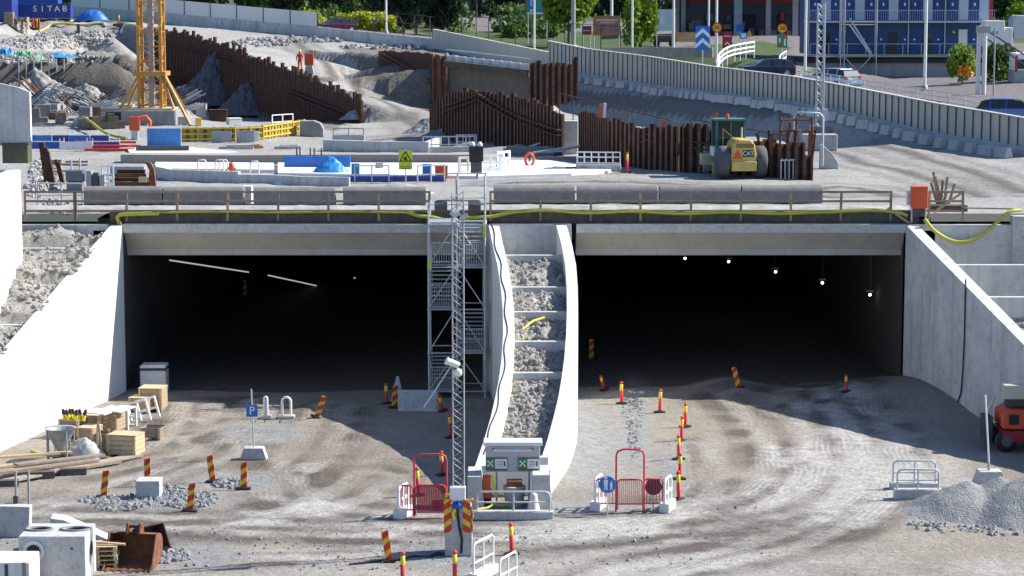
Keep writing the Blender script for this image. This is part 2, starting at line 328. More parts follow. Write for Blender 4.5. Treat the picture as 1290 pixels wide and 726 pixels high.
TRK = [([(1010, 498), (1062, 560), (1048, 610), (980, 645), (860, 662), (700, 672), (500, 672), (250, 662), (0, 650)], 2.6, .9),
       ([(930, 500), (985, 545), (1000, 600), (940, 640), (800, 668), (560, 690), (300, 700), (0, 700)], 2.2, .8),
       ([(1060, 498), (1120, 580), (1090, 640), (980, 690), (800, 720), (700, 760)], 2.0, .7),
       ([(420, 505), (400, 560), (340, 615), (420, 650), (600, 662), (800, 660)], 2.2, .7),
       ([(250, 505), (230, 560), (130, 590), (0, 600)], 2.6, .8), ([(330, 500), (300, 560), (200, 600), (60, 640), (-60, 660)], 1.6, .7),
       ([(470, 600), (420, 640), (250, 660), (100, 655)], 2.2, .7), ([(870, 560), (885, 620), (820, 655), (700, 668)], 1.0, .7)]
def front_ground():
    xs = np.concatenate([np.arange(-70, -22, 1.6), np.arange(-22, 24, .2), np.arange(24, 70, 1.6)]); ys = np.concatenate([np.arange(-120, -36, 1.2), np.arange(-36, 4, .2), np.arange(4, 74, 1.4)])
    X, Y = np.meshgrid(xs, ys); Z = fz(X, Y)
    u, v = project(np.stack([X, Y, Z], -1).reshape(-1, 3)); u = u.reshape(X.shape); v = v.reshape(X.shape)
    n1 = np.array([[fbm(x, y, .35, 1) for x in xs] for y in ys]); n2 = np.array([[fbm(x, y, 1.6, 5, 3) for x in xs] for y in ys])
    TD = np.zeros(X.shape); TE = np.zeros(X.shape); dark = np.zeros(X.shape); rut = np.zeros(X.shape); pale = np.zeros(X.shape)
    for pts, wd, a in TRK:
        W = [tuple(G(*p)[:2]) for p in pts]
        # smooth the line
        for _ in range(3): W = [W[0]] + [q for p0, p1 in zip(W[:-1], W[1:]) for q in ((p0[0] * .75 + p1[0] * .25, p0[1] * .75 + p1[1] * .25), (p0[0] * .25 + p1[0] * .75, p0[1] * .25 + p1[1] * .75))] + [W[-1]]
        d = seg_dist(X + n1 * .25, Y + n1 * .25, W); e = np.exp(-(d / wd) ** 2) * np.clip(.85 + n1 * 1.1, .3, 1.2); up_ = e > TE; TD = np.where(up_, d / 10, TD); TE = np.maximum(TE, e)
        st = .5 + .5 * np.cos(d * 2 * PI / .62 + n1 * 2); st2 = .5 + .5 * np.cos(d * 2 * PI / 1.9 + 1 + n1 * 2)
        dark += e * (.35 * st + .75 * st2) * a; rut += e * (st - .5) * a; pale += e * (1 - st2) * .5
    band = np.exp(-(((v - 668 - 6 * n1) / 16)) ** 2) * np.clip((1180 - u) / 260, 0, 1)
    dark = np.maximum(dark, (Y > 1) * 1.0); dark = np.clip(dark * .85 + .22 * np.exp(-((u - 330) / 230) ** 2 - ((v - 575) / 55) ** 2) + .25 * TE * (u > 640) + band * .6 + .25 * np.clip(n1, 0, 1), 0, 1)  # tunnel floor past the mouth darkened to imitate the shade inside
    grav = np.zeros(X.shape)
    for (gu, gv, a, b) in [(190, 632, 110, 12), (300, 608, 60, 14), (800, 540, 26, 60), (330, 545, 60, 16), (840, 600, 16, 40), (735, 560, 60, 60), (240, 700, 70, 18), (700, 640, 120, 10), (60, 690, 80, 30), (560, 700, 60, 20)]:
        grav = np.maximum(grav, np.exp(-((u - gu) / a) ** 2 - ((v - gv) / b) ** 2))
    pale = np.clip(pale * .9 + .55 * np.exp(-((u - 1130) / 130) ** 2 - ((v - 600) / 60) ** 2) + .5 * np.exp(-((u - 760) / 100) ** 2 - ((v - 560) / 60) ** 2) - n1 * .2 + .35 * np.clip((v - 690) / 20, 0, 1), 0, 1)
    dark *= 1 - grav * .8; pale *= 1 - grav
    Z = Z + rut * .018 + n2 * .022 + n1 * .05 * (Y < 2) + grav * np.abs(n2) * .05
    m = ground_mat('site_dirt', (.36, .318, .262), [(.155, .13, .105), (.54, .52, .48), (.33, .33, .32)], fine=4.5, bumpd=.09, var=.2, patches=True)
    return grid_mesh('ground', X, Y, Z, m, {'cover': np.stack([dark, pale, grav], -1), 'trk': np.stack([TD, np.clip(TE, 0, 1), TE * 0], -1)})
front_ground()
def FG(u, v):
    p = G(u, v, 0)
    for _ in range(6): p = G(u, v, float(fz(p.x, p.y)))
    return p
# ------------------------------------------------------------------ upper ground (yard on the deck, slopes, road, hill)
ctl = []
def c(x, y, z): ctl.append((x, y, z)); return len(ctl) - 1
def cp(u, v, d): p = D(u, v, d - 93); return c(p.x, p.y, p.z)
for x in (-75, -60, -45, -30, -17, -8, 0, 8, 17, 26, 40, 60): c(x, .45, ZD)
for x in (-60, -40, -20, 0, 20): c(x, 14, ZD)
for x in (-28, -14, 0, 12): c(x, 30, ZD)
for x in (-26, -12, 0): c(x, 44, ZD)
RW = [(1300, 200, 126), (1180, 180, 136), (1062, 151, 150), (1000, 139, 160), (895, 125, 178), (820, 115, 195), (740, 102, 207), (691, 92, 216), (545, 63, 235), (400, 48, 241), (200, 30, 250), (90, 22, 256)]
RWP = [D(u, v, d - 93) for u, v, d in RW]
def off(P, i, d):                     # offset of wall station to the site side
    a = P[max(i - 1, 0)]; b = P[min(i + 1, len(P) - 1)]; t = (b - a); t.z = 0; t.normalize(); return P[i] + Vector((-t.y, t.x, 0)) * d
for i, p in enumerate(RWP):
    q = off(RWP, i, 1.9); c(q.x, q.y, q.z); q2 = off(RWP, i, -1.2); c(q2.x, q2.y, q2.z + .15); q3 = off(RWP, i, -11); c(q3.x, q3.y, q3.z + (.3 if i < 9 else .4))
    if 2 <= i <= 6: q = off(RWP, i, 4.6); c(q.x, q.y, p.z - 2.3); q = off(RWP, i, 7.5); c(q.x, q.y, p.z - 1.8)
    elif i in (0, 1): q = off(RWP, i, 7); c(q.x, q.y, ZD)
c(31, 10, ZD); c(36, 22, 7.5); c(60, 30, 8); c(60, 70, 8.6); c(58, 100, 8.6)
cp(1010, 99, 222); cp(1130, 99, 222); cp(1240, 100, 222); cp(1000, 70, 232); cp(955, 75, 215); cp(905, 70, 218); cp(850, 68, 222)
cp(860, 46, 260); cp(1000, 46, 260); cp(1250, 30, 330); cp(1290, 95, 190); cp(1290, 50, 270); cp(790, 64, 232); cp(700, 62, 250); cp(640, 52, 270); cp(740, 45, 270)
# slope with the haul road, right of the left sheet piling
SP1 = [(195, 37, 225), (245, 47, 213), (290, 60, 203), (340, 80, 192), (385, 98, 182), (425, 114, 172), (456, 128, 165)]
SP1P = [D(*q[:2], q[2] - 93) for q in SP1]
for i, p in enumerate(SP1P):
    z = (6.4, 6.1, 6.0, 6.0, 6.3, 6.7, 7.1)[i]; c(p.x - 5, p.y - 4, z + .1 if i < 5 else 7.1); a = off(SP1P, i, -.35); b = off(SP1P, i, .35)
    lo = c(p.x, p.y, z); hi = c(p.x + .75, p.y + .55, p.z - .35)
cp(345, 62, 226); cp(420, 80, 212); cp(430, 100, 192); cp(480, 125, 180); cp(600, 76, 214)
SP2P = [D(u, 70, d - 93) for u, d in ((478, 215), (510, 205), (545, 190), (552, 190))]
for p_, zl, zh in zip(SP2P, (8.9, 7.7, 6.9, 6.9), (10.9, 10.8, 10.6, 10.6)): c(p_.x, p_.y, zl); c(p_.x - 4, p_.y - 3, zl); c(p_.x + .8, p_.y + .8, zh)
cp(520, 150, 164); cp(560, 165, 154); c(-4.4, 98.6, 10.4); c(.2, 95.5, 10.0); c(-4.5, 96.8, 6.6); c(.3, 93.0, 6.8); c(-5, 85, 7.0); c(1, 83, 7.0)
c(-14, 62, ZD); c(-8, 58, ZD); c(2, 55, ZD); c(-4, 75, 7.3); c(8, 62, 7.2)
# bank behind the crane
for u in (-150, -40, 30, 90, 145):
    cp(u, 149, 152); cp(u, 143, 163); cc_ = D(u, 100, 181.3 - 93); c(cc_.x, cc_.y, 6.4); cp(u, 79, 182.0); cp(u, 63, 192); cp(u, 45, 212); cp(u, 26, 240); cp(u, 18, 300)
c(-28, 74, 6.3); c(-27, 90, 6.2); c(-31, 88, 6.2); c(-34, 98, 6.2); c(-24, 78, 6.2); c(-20, 66, 7.1)
# the hill and wood far behind
for u, v, d in [(-200, 8, 600), (100, 8, 600), (300, 5, 620), (480, 12, 560), (600, 26, 480), (640, 22, 560), (760, 20, 520), (900, 25, 450), (1100, 20, 480), (1290, 18, 480), (1500, 10, 480)]: cp(u, v, d)
for x in (-900, -400, 0, 400, 900): c(x, 900, 40); c(x, 2600, 170)
c(-1500, 100, 20); c(1500, 100, 20); c(-160, 40, 9); c(160, 60, 9.5); c(-75, 60, 8); c(-100, 120, 12); c(140, 150, 11); c(-300, 0, 10); c(300, 0, 10); c(-1500, 3, 10); c(1500, 3, 10)
CT = np.array(ctl)
vo, _, fo, oi, _, _ = delaunay_2d_cdt([Vector((p[0], p[1])) for p in ctl], [], [], 0, 1e-4)
VZ = np.array([[q.x, q.y, np.mean([ctl[k][2] for k in oi[i]]) if oi[i] else 8] for i, q in enumerate(vo)])
TRI = [tuple(t) for t in fo]
def interp(X, Y):
    Z = np.full(X.shape, ZD, float)
    for t in TRI:
        a, b, cc = VZ[t[0]], VZ[t[1]], VZ[t[2]]; x0, x1 = min(a[0], b[0], cc[0]), max(a[0], b[0], cc[0]); y0, y1 = min(a[1], b[1], cc[1]), max(a[1], b[1], cc[1])
        m = (X >= x0) & (X <= x1) & (Y >= y0) & (Y <= y1)
        if not m.any(): continue
        den = (b[1] - cc[1]) * (a[0] - cc[0]) + (cc[0] - b[0]) * (a[1] - cc[1])
        if abs(den) < 1e-9: continue
        x, y = X[m], Y[m]; l1 = ((b[1] - cc[1]) * (x - cc[0]) + (cc[0] - b[0]) * (y - cc[1])) / den; l2 = ((cc[1] - a[1]) * (x - cc[0]) + (a[0] - cc[0]) * (y - cc[1])) / den; l3 = 1 - l1 - l2
        ok = (l1 >= -1e-6) & (l2 >= -1e-6) & (l3 >= -1e-6); z = l1 * a[2] + l2 * b[2] + l3 * cc[2]; zz = Z[m]; zz[ok] = z[ok]; Z[m] = zz
    return Z
def upper_ground():
    ys = [.45]
    while ys[-1] < 2500: ys.append(ys[-1] + (.42 if ys[-1] < 130 else .9 if ys[-1] < 220 else 3 + ys[-1] * .01))
    ys = np.array(ys); xs = np.concatenate([-np.geomspace(60, 1450, 24)[::-1], np.arange(-59, 50, .42), np.geomspace(50.5, 1450, 26)])
    X, Y = np.meshgrid(xs, ys); Z = interp(X, Y)
    n1 = np.array([[fbm(x, y, .12, 2) for x in xs] for y in ys]); n2 = np.array([[fbm(x, y, .8, 9, 3) for x in xs] for y in ys])
    u, v = project(np.stack([X, Y, Z], -1).reshape(-1, 3)); u = u.reshape(X.shape); v = v.reshape(X.shape)
    P = lambda poly: inpoly_np(u, v, poly).astype(float)
    near = Y < 300
    behind = [(1310, 175), (1180, 160), (1062, 135), (1000, 125), (895, 110), (820, 100), (740, 90), (691, 80), (545, 58), (400, 45), (200, 28), (-400, 28), (-400, -500), (1800, -500), (1800, 175)]
    grass = P(behind) * (Y > 100); grass = np.maximum(grass, (Y > 330) * 1.0)
    road = P([(905, 160), (935, 92), (1000, 60), (960, 52), (830, 60), (830, 36), (1100, 36), (1010, 95), (1100, 112), (1300, 140), (1320, 170), (1180, 150), (1060, 130)]) * (Y > 90)
    road = np.maximum(road, P([(300, 16), (420, 26), (520, 40), (640, 62), (700, 70), (680, 80), (540, 56), (300, 28)]))
    road = np.maximum(road, P([(600, 40), (570, 22), (590, 12), (640, 12), (720, 25), (800, 30), (800, 38), (680, 42)]))
    road = np.maximum(road, P([(1230, 95), (1180, 90), (1240, 60), (1320, 50), (1340, 110)]))
    road = np.maximum(road, P([(1005, 116), (1300, 158), (1300, 92), (1005, 92)]) * (Y > 60) * (Y < 150))
    grass = grass * (1 - road)
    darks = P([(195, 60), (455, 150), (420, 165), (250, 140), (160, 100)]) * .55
    darks = np.maximum(darks, P([(430, 60), (560, 60), (620, 110), (720, 112), (1000, 133), (1000, 150), (870, 150), (700, 130), (560, 150), (480, 120)]) * .6)  # shade on the ramp and embankment put into the soil colour
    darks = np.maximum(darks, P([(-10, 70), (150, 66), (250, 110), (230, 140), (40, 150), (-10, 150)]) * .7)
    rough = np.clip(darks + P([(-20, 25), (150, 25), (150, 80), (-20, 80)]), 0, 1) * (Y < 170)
    Z = Z + n2 * (.05 + .25 * rough) * near + n1 * .12 * np.clip(Y / 60, 0, 1)
    Z = np.where(Y < 1, ZD, Z)
    for pts in ([(1290, 262), (1180, 225), (1060, 195), (960, 165)], [(1290, 285), (1150, 250), (1060, 230), (1000, 240)], [(560, 185), (500, 140), (440, 105), (380, 75), (345, 62)], [(470, 175), (540, 170), (520, 150)], [(1290, 240), (1200, 205), (1080, 180)], [(1100, 250), (800, 225), (640, 228)]):
        W = [tuple(D(uu, vv, 0)[:2]) for uu, vv in pts]; W = []
        for uu, vv in pts:
            r_ = ray(uu, vv); z0 = 7.4 + max(0, (150 - vv) * .035); p_ = CAM + r_ * ((z0 - CAM.z) / r_.z); W.append((p_.x, p_.y))
        for _ in range(2): W = [W[0]] + [q for p0, p1 in zip(W[:-1], W[1:]) for q in ((p0[0] * .75 + p1[0] * .25, p0[1] * .75 + p1[1] * .25), (p0[0] * .25 + p1[0] * .75, p0[1] * .25 + p1[1] * .75))] + [W[-1]]
        d_ = seg_dist(X + n1 * .6, Y + n1 * .6, W); darks = np.maximum(darks, (Y > 8) * .75 * np.exp(-(d_ / 2.4) ** 2) * (.35 + .65 * (.5 + .5 * np.cos(d_ * 2 * PI / 1.9))))
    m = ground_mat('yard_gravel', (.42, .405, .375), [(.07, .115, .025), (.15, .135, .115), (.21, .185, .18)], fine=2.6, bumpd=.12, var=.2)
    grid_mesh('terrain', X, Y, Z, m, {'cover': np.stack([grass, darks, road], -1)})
    return xs, ys, Z
UX, UY, UZ = upper_ground()
def uz(x, y):
    i = int(np.clip(np.searchsorted(UX, x) - 1, 0, len(UX) - 2)); j = int(np.clip(np.searchsorted(UY, y) - 1, 0, len(UY) - 2))
    a = min(1, max(0, (x - UX[i]) / (UX[i + 1] - UX[i]))); b = min(1, max(0, (y - UY[j]) / (UY[j + 1] - UY[j])))
    return float((UZ[j, i] * (1 - a) + UZ[j, i + 1] * a) * (1 - b) + (UZ[j + 1, i] * (1 - a) + UZ[j + 1, i + 1] * a) * b)
def UG(u, v, dmin=93.6):
    r = ray(u, v); d = dmin
    while d < 1200:
        p = CAM + r * (d / r.y)
        if p.z <= uz(p.x, p.y): return Vector((p.x, p.y, uz(p.x, p.y)))
        d += .15 if d < 300 else 1
    return CAM + r * (400 / r.y)
def UD(u, d):                       # ground point at photo column u and distance d from the camera
    p = D(u, 100, d - 93); return Vector((p.x, p.y, uz(p.x, p.y)))
# ------------------------------------------------------------------ the portal
port = thing('tunnel_portal', 'wide concrete tunnel portal with two dark rectangular openings under the deck', 'tunnel', (0, 0, 0))
prof = [(-.02, ZT), (-.02, ZT - .33), (.28, ZT - .36), (1.0, ZB + .24), (1.0, ZB), (2.6, ZB), (2.6, ZT)]
for a, b in ((PL, ML), (MR, PR)):
    MB().prism(prof, a, b, axis='x').build('lintel', conc_l, port)
    MB().box((a + b) / 2, -.035, ZT - .33, b - a, .03, .33).build('kerb', conc_b, port)
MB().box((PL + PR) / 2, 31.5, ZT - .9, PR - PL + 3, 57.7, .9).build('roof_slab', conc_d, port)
mid = MB(); mid.box((ML + MR) / 2 - .25, .65, -.6, MR - ML + .1, 1.3, ZT + .6).box((ML + MR) / 2, 32, -.6, 2.2, 61, ZT - .3 + .6)
mid.build('pier', conc, port)
for q in (PL - .6, PR + .6): MB().box(q, 31, -.6, 1.2, 62, ZT - .25 + .6).build('side_wall', mat('lining_dark', (.06, .058, .05), .9), port)  # lining colour blackened to deepen the shade inside the tunnels
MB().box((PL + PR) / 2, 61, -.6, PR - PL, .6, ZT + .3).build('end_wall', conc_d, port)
# upstand retaining the fill along the front of the deck
fill = MB(); fill.box((PL + PR) / 2, .62, ZT + .005, PR - PL + 1.2, .36, ZD - ZT + .12)
fill.build('timber_edge', wood_d, port)
band = MB(); rows = []
for i, y in enumerate((.85, 1.3, 2.0, 3.0)):
    rows.append([(x, y, ZD + (.02, .22, .2, .0)[i] + .05 * nz(x, y, 2.)) for x in np.arange(-22, PR + .6, .3)])
tag(band.grid(rows).build('gravel', rock), 'strip of grey gravel fill behind the timber edge', 'gravel', kind='stuff')
# tunnel lamps
lamp_m = mat('lamp', (1, .93, .78), .3, emis=7.)
for i, (u, v, Y) in enumerate([(1096, 373, 7), (1036, 358, 11.5), (977, 344, 15.8), (918, 331, 20), (863, 327, 21)]):
    p = D(u, v, Y); lw = ['nearest the mouth', 'second from the mouth', 'third from the mouth', 'fourth from the mouth', 'deepest and faintest'][i]
    t = thing('tunnel_lamp', 'small lit round lamp in the right tunnel, ' + lw, 'lamp', p, group='lamps in the right tunnel')
    MB().lathe([(.02, 0), (.05, .02), (.06, .05), (.05, .09), (.02, .1)], 10).build('bulb', lamp_m, t)
    MB().box(0, .02, .17, .3, .12, .08).build('fixture', galv_d, t); MB().tube((0, 0, .24), (0, 0, ZT - .9 - p.z), .008).build('drop_rod', galv_d, t)
pw = mat('pipe_white', (.75, .75, .72), .5, emis=.35)
for (a, b, Ya, Yb, lb) in [((214, 328), (313, 343), 6, 20, 'pale lit strip hanging under the left tunnel roof, nearer one'), ((338, 347), (431, 367), 22, 46, 'pale lit strip hanging under the left tunnel roof, deeper one'), ((446, 350), (457, 354), 40, 44, 'very short pale lit strip deep in the left tunnel')]:
    p = D(*a, Ya); q = D(*b, Yb); tag(MB().tube((0, 0, 0), q - p, .035, 6).build('light_strip', pw, loc=p), lb, 'light strip')
# ------------------------------------------------------------------ wing walls
def ribbon_wall(pts, th, side):
    "pts (x, y, ztop); thickness to the given side (+1 = to +x)"
    mb = MB(); P = [Vector(p) for p in pts]; rows = [[], [], [], []]
    for i, p in enumerate(P):
        t = P[min(i + 1, len(P) - 1)] - P[max(i - 1, 0)]; t.z = 0; t.normalize(); n = Vector((-t.y, t.x, 0)); n = n if n.x * side > 0 else -n
        q = p + n * th
        for r, (a, z) in zip(rows, ((p, -.8), (p, p.z), (q, p.z), (q, -.8))): r.append((a.x, a.y, z))
    mb.grid(rows + [rows[0]], sm=False)
    mb.add([rows[k][-1] for k in range(4)], [(0, 1, 2, 3)]); mb.add([rows[k][0] for k in range(4)], [(3, 2, 1, 0)])
    return mb
def wing(slope, x0, ys, th, side): return ribbon_wall([(x0 + slope * -y, y, max(.5, ZT - .02 + .302 * y)) for y in ys], th, side)
gl = G(158, 503, 0); g2 = G(0, 582, 0); sl = (g2.x - gl.x) / -(g2.y - gl.y)
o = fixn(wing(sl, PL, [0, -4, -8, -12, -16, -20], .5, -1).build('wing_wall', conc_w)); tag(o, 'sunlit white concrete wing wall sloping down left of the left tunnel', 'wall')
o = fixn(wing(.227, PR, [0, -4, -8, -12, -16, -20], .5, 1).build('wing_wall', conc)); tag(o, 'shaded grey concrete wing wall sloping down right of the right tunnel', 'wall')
MLX = [(0, 616), (2, 621), (4, 627), (6, 631), (8, 633.5), (10, 634), (12, 632), (13.5, 629), (15, 624), (16.5, 618), (18, 610), (20, 597)]
MRX = [(0, 713), (2, 720), (4, 725), (6, 727), (8, 727.5), (10, 727), (12, 725), (13.5, 722), (15, 718), (16.5, 712), (18, 705), (20, 693)]
zt = lambda t: ZT - .02 - .302 * t
def med(P): return [((u - 645) * (93 - t) / 2880 * (1 + (16 - zt(t)) * .0016), -t, zt(t)) for t, u in P]
LM = med(MLX); RM = med(MRX)
o = fixn(ribbon_wall(LM, .42, 1).build('median_wall', conc_w)); tag(o, 'curved sloping concrete wall beside the scaffold stair tower, a cable along its top', 'wall')
o = fixn(ribbon_wall(RM, .42, -1).build('median_wall', conc_w)); tag(o, 'curved sloping concrete wall beside the right tunnel, bright right face', 'wall')
def at(P, t, k=0):
    for (a, b) in zip(P[:-1], P[1:]):
        if -b[1] >= t: f = (t + a[1]) / (-b[1] + a[1]); return a[0] + (b[0] - a[0]) * f
    return P[-1][0]
tag(MB().path([(at(LM, t) + .12 + .05 * math.sin(t * 2.1), -t, zt(t) + .02) for t in np.arange(0, 19.5, .5)], .018, 5).build('cable', black), 'thin dark cable lying along the top of the curved wall by the stair tower', 'cable')
tops = [2.2, 5.2, 7.4, 9.9, 12.4]
names = ['topmost', 'second from the top', 'middle', 'fourth from the top', 'lowest']
for i, t in enumerate(tops):
    x0 = at(LM, t) + .4; x1 = at(RM, t) - .4
    o = MB().box((x0 + x1) / 2, 0, -1.5, x1 - x0, .3, 1.5).build('cross_beam', conc_b, loc=(0, -t, zt(t) - .32), bevel=.02)
    tag(o, names[i] + ' concrete cross beam between the two curved walls', 'beam', 'cross beams between the curved walls')
rows = []
for t in np.arange(.6, 19.6, .08):
    j = sum(1 for q in tops if q <= t); t0 = ([0] + tops)[j]; nx = (tops + [19.8])[j]
    f = (t - t0) / (nx - t0); base = zt(t0) - .6 if j else zt(0) - 1.3; end = zt(nx) - .75
    x0 = at(LM, t) + .3; x1 = at(RM, t) - .3; r = []
    for k in range(40):
        s = k / 39; x = x0 + (x1 - x0) * s; z = base + (end - base) * f + .32 * math.sin(PI * f) * (1 - s) * 1.3 * (j > 0) + .24 * fbm(x, t, 1.1, 3) + .05 * fbm(x, t, 3.2, 3) + .03 * fbm(x, t, 8, 3)
        if t > 12.6: z = zt(t) - .55 + .14 * fbm(x, t, 1.4, 3) + .04 * fbm(x, t, 4, 3) + .02 * fbm(x, t, 9, 3)
        if any(abs(t - q) < .2 for q in tops): z = min(z, zt(t) - .5)
        r.append((x, -t, z))
    rows.append(r)
mg = MB().grid(rows)
for k in range(2600):
    r_ = random.choice(rows); p_ = r_[random.randrange(1, 39)]; rock_mb(mg, (p_[0], p_[1], p_[2]), random.choice([.03, .04, .06, .06, .09, .13]))
tag(mg.build('gravel', rock_b), 'rough pale rubble filling the bays between the two curved walls', 'gravel', kind='stuff')
# the slopes outside the wing walls, stepped by cross walls
def slope_side(side, x0, x1, lab):
    rows = []; ts = [1.5, 5.0, 8.5, 12, 15.5]
    for t in np.arange(.3, 22, .12):
        j = sum(1 for q in ts if q <= t); t0 = ([0] + ts)[j]; nx = (ts + [22])[j]; f = (t - t0) / (nx - t0)
        b = (ZT - .3 if side < 0 else ZT - 1.4) - .302 * t0; r = []
        xi = (PL - .3 + (-sl if False else sl) * t) if side < 0 else (PR + .3 + .227 * t)
        for k in range(140):
            s = (k / 139) ** 1.5; x = xi + (x1 - xi) * s; z = b - .302 * (t - t0) * .9 + .14 * f + .30 * fbm(x, t, .5, side * 4) + .10 * fbm(x, t, 1.7, 7) + .05 * fbm(x, t, 5.5, 9) + (.06 * (x1 - x) / (x1 - x0) * 0) + .03 * abs(x - xi)
            if any(abs(t - q) < .25 for q in ts): z = min(z, ZT - .35 - .302 * t - .1)
            r.append((x, -t, z - (1.0 if side > 0 and t < 5 else 0)))
        rows.append(r)
    mg = MB().grid(rows)
    for k in range(4200):
        r_ = random.choice(rows[:150]); p_ = r_[random.randrange(1, 90)]; rock_mb(mg, (p_[0], p_[1], p_[2]), random.choice([.04, .05, .07, .1, .15]))
    o = mg.build('rubble_slope', rock_b); tag(o, lab, 'rubble', kind='stuff')
    return ts
tl = slope_side(-1, PL, -42, 'pale rubble slope outside the left wing wall')
tr = slope_side(1, PR, 44, 'rubble slope outside the right wing wall')
for i, t in enumerate(tl):
    xi = PL - .4 + sl * t; z = ZT - .35 - .302 * t
    o = MB().box(-8, 0, -2, 16, .35, 2).build('cross_wall', conc_b, loc=(xi, -t, z)); tag(o, ['short concrete cross wall highest on the left rubble slope', 'second concrete cross wall down the left rubble slope', 'third concrete cross wall down the left rubble slope', 'fourth concrete cross wall down the left rubble slope', 'lowest concrete cross wall on the left rubble slope'][i], 'wall', 'cross walls on the left slope')
for i, (t, v) in enumerate([(2.6, 0), (5.6, 0), (8.6, 0)]):
    xi = PR + .4 + .227 * t; z = ZT - 1.2 - .30 * (t - 2.6) - .15
    o = MB().box(9, 0, -2.6, 18, .35, 2.6).build('cross_wall', conc, loc=(xi, -t, z)); tag(o, ['upper concrete cross wall behind the right wing wall', 'middle concrete cross wall behind the right wing wall', 'lowest concrete cross wall behind the right wing wall'][i], 'wall', 'cross walls on the right slope')
# front retaining walls either side of the portal
o = MB().box(PR + 5.2 + .0, .25, -6, 10.4, .5, ZT - .02 + 6).build('retaining_wall', conc); tag(o, 'stained grey parapet wall under the hanging yellow hose, right of the portal', 'wall')
o = MB().box(0, 0, -6, 12, .6, ZT + 6.35).build('retaining_wall', conc_b, loc=(D(1275, 275, 0).x + 6, .1, 0)); tag(o, 'pale concrete wall block at the right end of the stained parapet', 'wall')
o = MB().box(-6.4, .25, -6, 11.6, .5, ZT - .02 + 6).build('retaining_wall', conc, loc=(PL, 0, 0)); tag(o, 'low grey parapet wall left of the portal beneath the timber railing', 'wall')
o = MB().box(0, 0, -6, 60, .5, ZD + 6).build('retaining_wall', conc_d, loc=(PR + 41, .2, -.05)); tag(o, 'plain dark concrete wall holding back the yard, past the right edge', 'wall')
o = MB().box(0, 0, -6, 60, .5, ZD + 6).build('retaining_wall', conc_d, loc=(PL - 42, .2, -.05)); tag(o, 'plain dark concrete wall holding back the yard, past the left edge', 'wall')
# bright retaining wall at the far left
pa = G(28, 292, 6.4); pa = Vector((D(28, 300, -3).x, -3, 0)); wl = MB(); zt1 = D(28, 214, -3).z; zt2 = D(0, 205, -7).z
pb = Vector((D(-6, 330, -9).x, -9, 0))
vs = [(pa.x, pa.y, 2), (pb.x, pb.y, 2), (pb.x, pb.y, zt2 - .6), (pa.x, pa.y, zt1)]; wl.add(vs + [(x - .5, y, z) for x, y, z in vs], [(0, 1, 2, 3), (7, 6, 5, 4), (3, 2, 6, 7), (0, 3, 7, 4), (1, 5, 6, 2)])
wl.box(pa.x - 4.6, -2.95, 2, 8.2, .4, zt1 - 2.02)
tag(fixn(wl.build('retaining_wall', conc_w)), 'tall bright white concrete wall at the left edge above the rubble', 'wall')
P = [Vector(((u - 645) * (93 - t) / 2880, -t, zt(t) - .42)) for u, t in [(686, 7.7), (672, 8.0), (664, 8.4), (656, 8.9), (655, 9.3), (660, 9.6)]]
tag(MB().path([a - P[0] for a in P], .05, 6).build('hose', yel_b, loc=P[0]), 'short yellow hose lying on the rubble between the curved walls', 'hose')
# ================================================================== things in front of the tunnel
mark_m = stripes('marker_stripes', (.70, .04, .03), (.85, .60, .03), 3.4, 2.18, .45, .56)
mark_m2 = stripes('marker_stripes_mirrored', (.70, .04, .03), (.85, .60, .03), 3.4, PI - 2.18, .45, .56)
post_red = mat('post_red', (.75, .03, .035), .45, var=.12, dirt=.15, scale=6)
post_yel = mat('post_yellow', (.85, .68, .03), .4, var=.05)
def marker_post(p, label, h=.95, lean=(0, 0), group='red and yellow marker posts'):
    t = thing('marker_post', label, 'marker post', p, random.random(), group); t.rotation_euler[0] = lean[0]; t.rotation_euler[1] = lean[1]
    m = MB(); m.lathe([(.05, .05), (.062, .1), (.065, h * .62), (.045, h * .63), (.045, h * .64)], 10).lathe([(.05, h * .88), (.066, h * .885), (.062, h - .02), (.035, h)], 10); m.build('post', post_red, t)
    MB().lathe([(.064, h * .62), (.066, h * .63), (.066, h * .885), (.05, h * .89)], 10).build('reflective_band', post_yel, t)
    MB().box(0, 0, 0, .42, .24, .06).box(0, 0, .05, .2, .16, .04).build('foot', black, t, bevel=.012); return t
for u, v, h, lb in [(783, 509, .9, 'marker post at the mouth of the right tunnel, nearest the pier'), (831, 520, .93, 'marker post second along from the pier by the right tunnel'),
    (863, 538, .92, 'marker post heading the row of five down beside the dirt track'), (858, 556, .92, 'second marker post down the row beside the dirt track'), (855, 579, .86, 'third marker post down the row beside the dirt track'),
    (856, 604, .9, 'fourth marker post down the row beside the dirt track'), (855, 630, .95, 'last marker post of the row, beside the gate with the blue round sign'),
    (645, 699, .95, 'marker post standing alone in front of the white booth'), (507, 738, .95, 'marker post at the bottom edge between the striped panel and the mast'), (573, 736, .95, 'marker post at the bottom edge in front of the mast block'),
    (487, 509, .85, 'marker post in the shade, left of the loose concrete barrier'), (558, 519, .75, 'leaning marker post behind the lattice mast, just right of the concrete barrier'), (568, 552, .9, 'marker post in the shade just left of the lattice mast'),
    (557, 599, .85, 'marker post behind the tall red gate frame'), (527, 625, .95, 'marker post at the left side of the tall red gate frame'), (1066, 494, .72, 'marker post at the mouth of the right tunnel, nearest the right wall'),
    (761, 492, .7, 'leaning marker post in the dark just inside the right tunnel')]:
    marker_post(FG(u, v), lb, h, (.0, -.35) if u in (558, 761) else (random.uniform(-.04, .04), random.uniform(-.05, .05)))
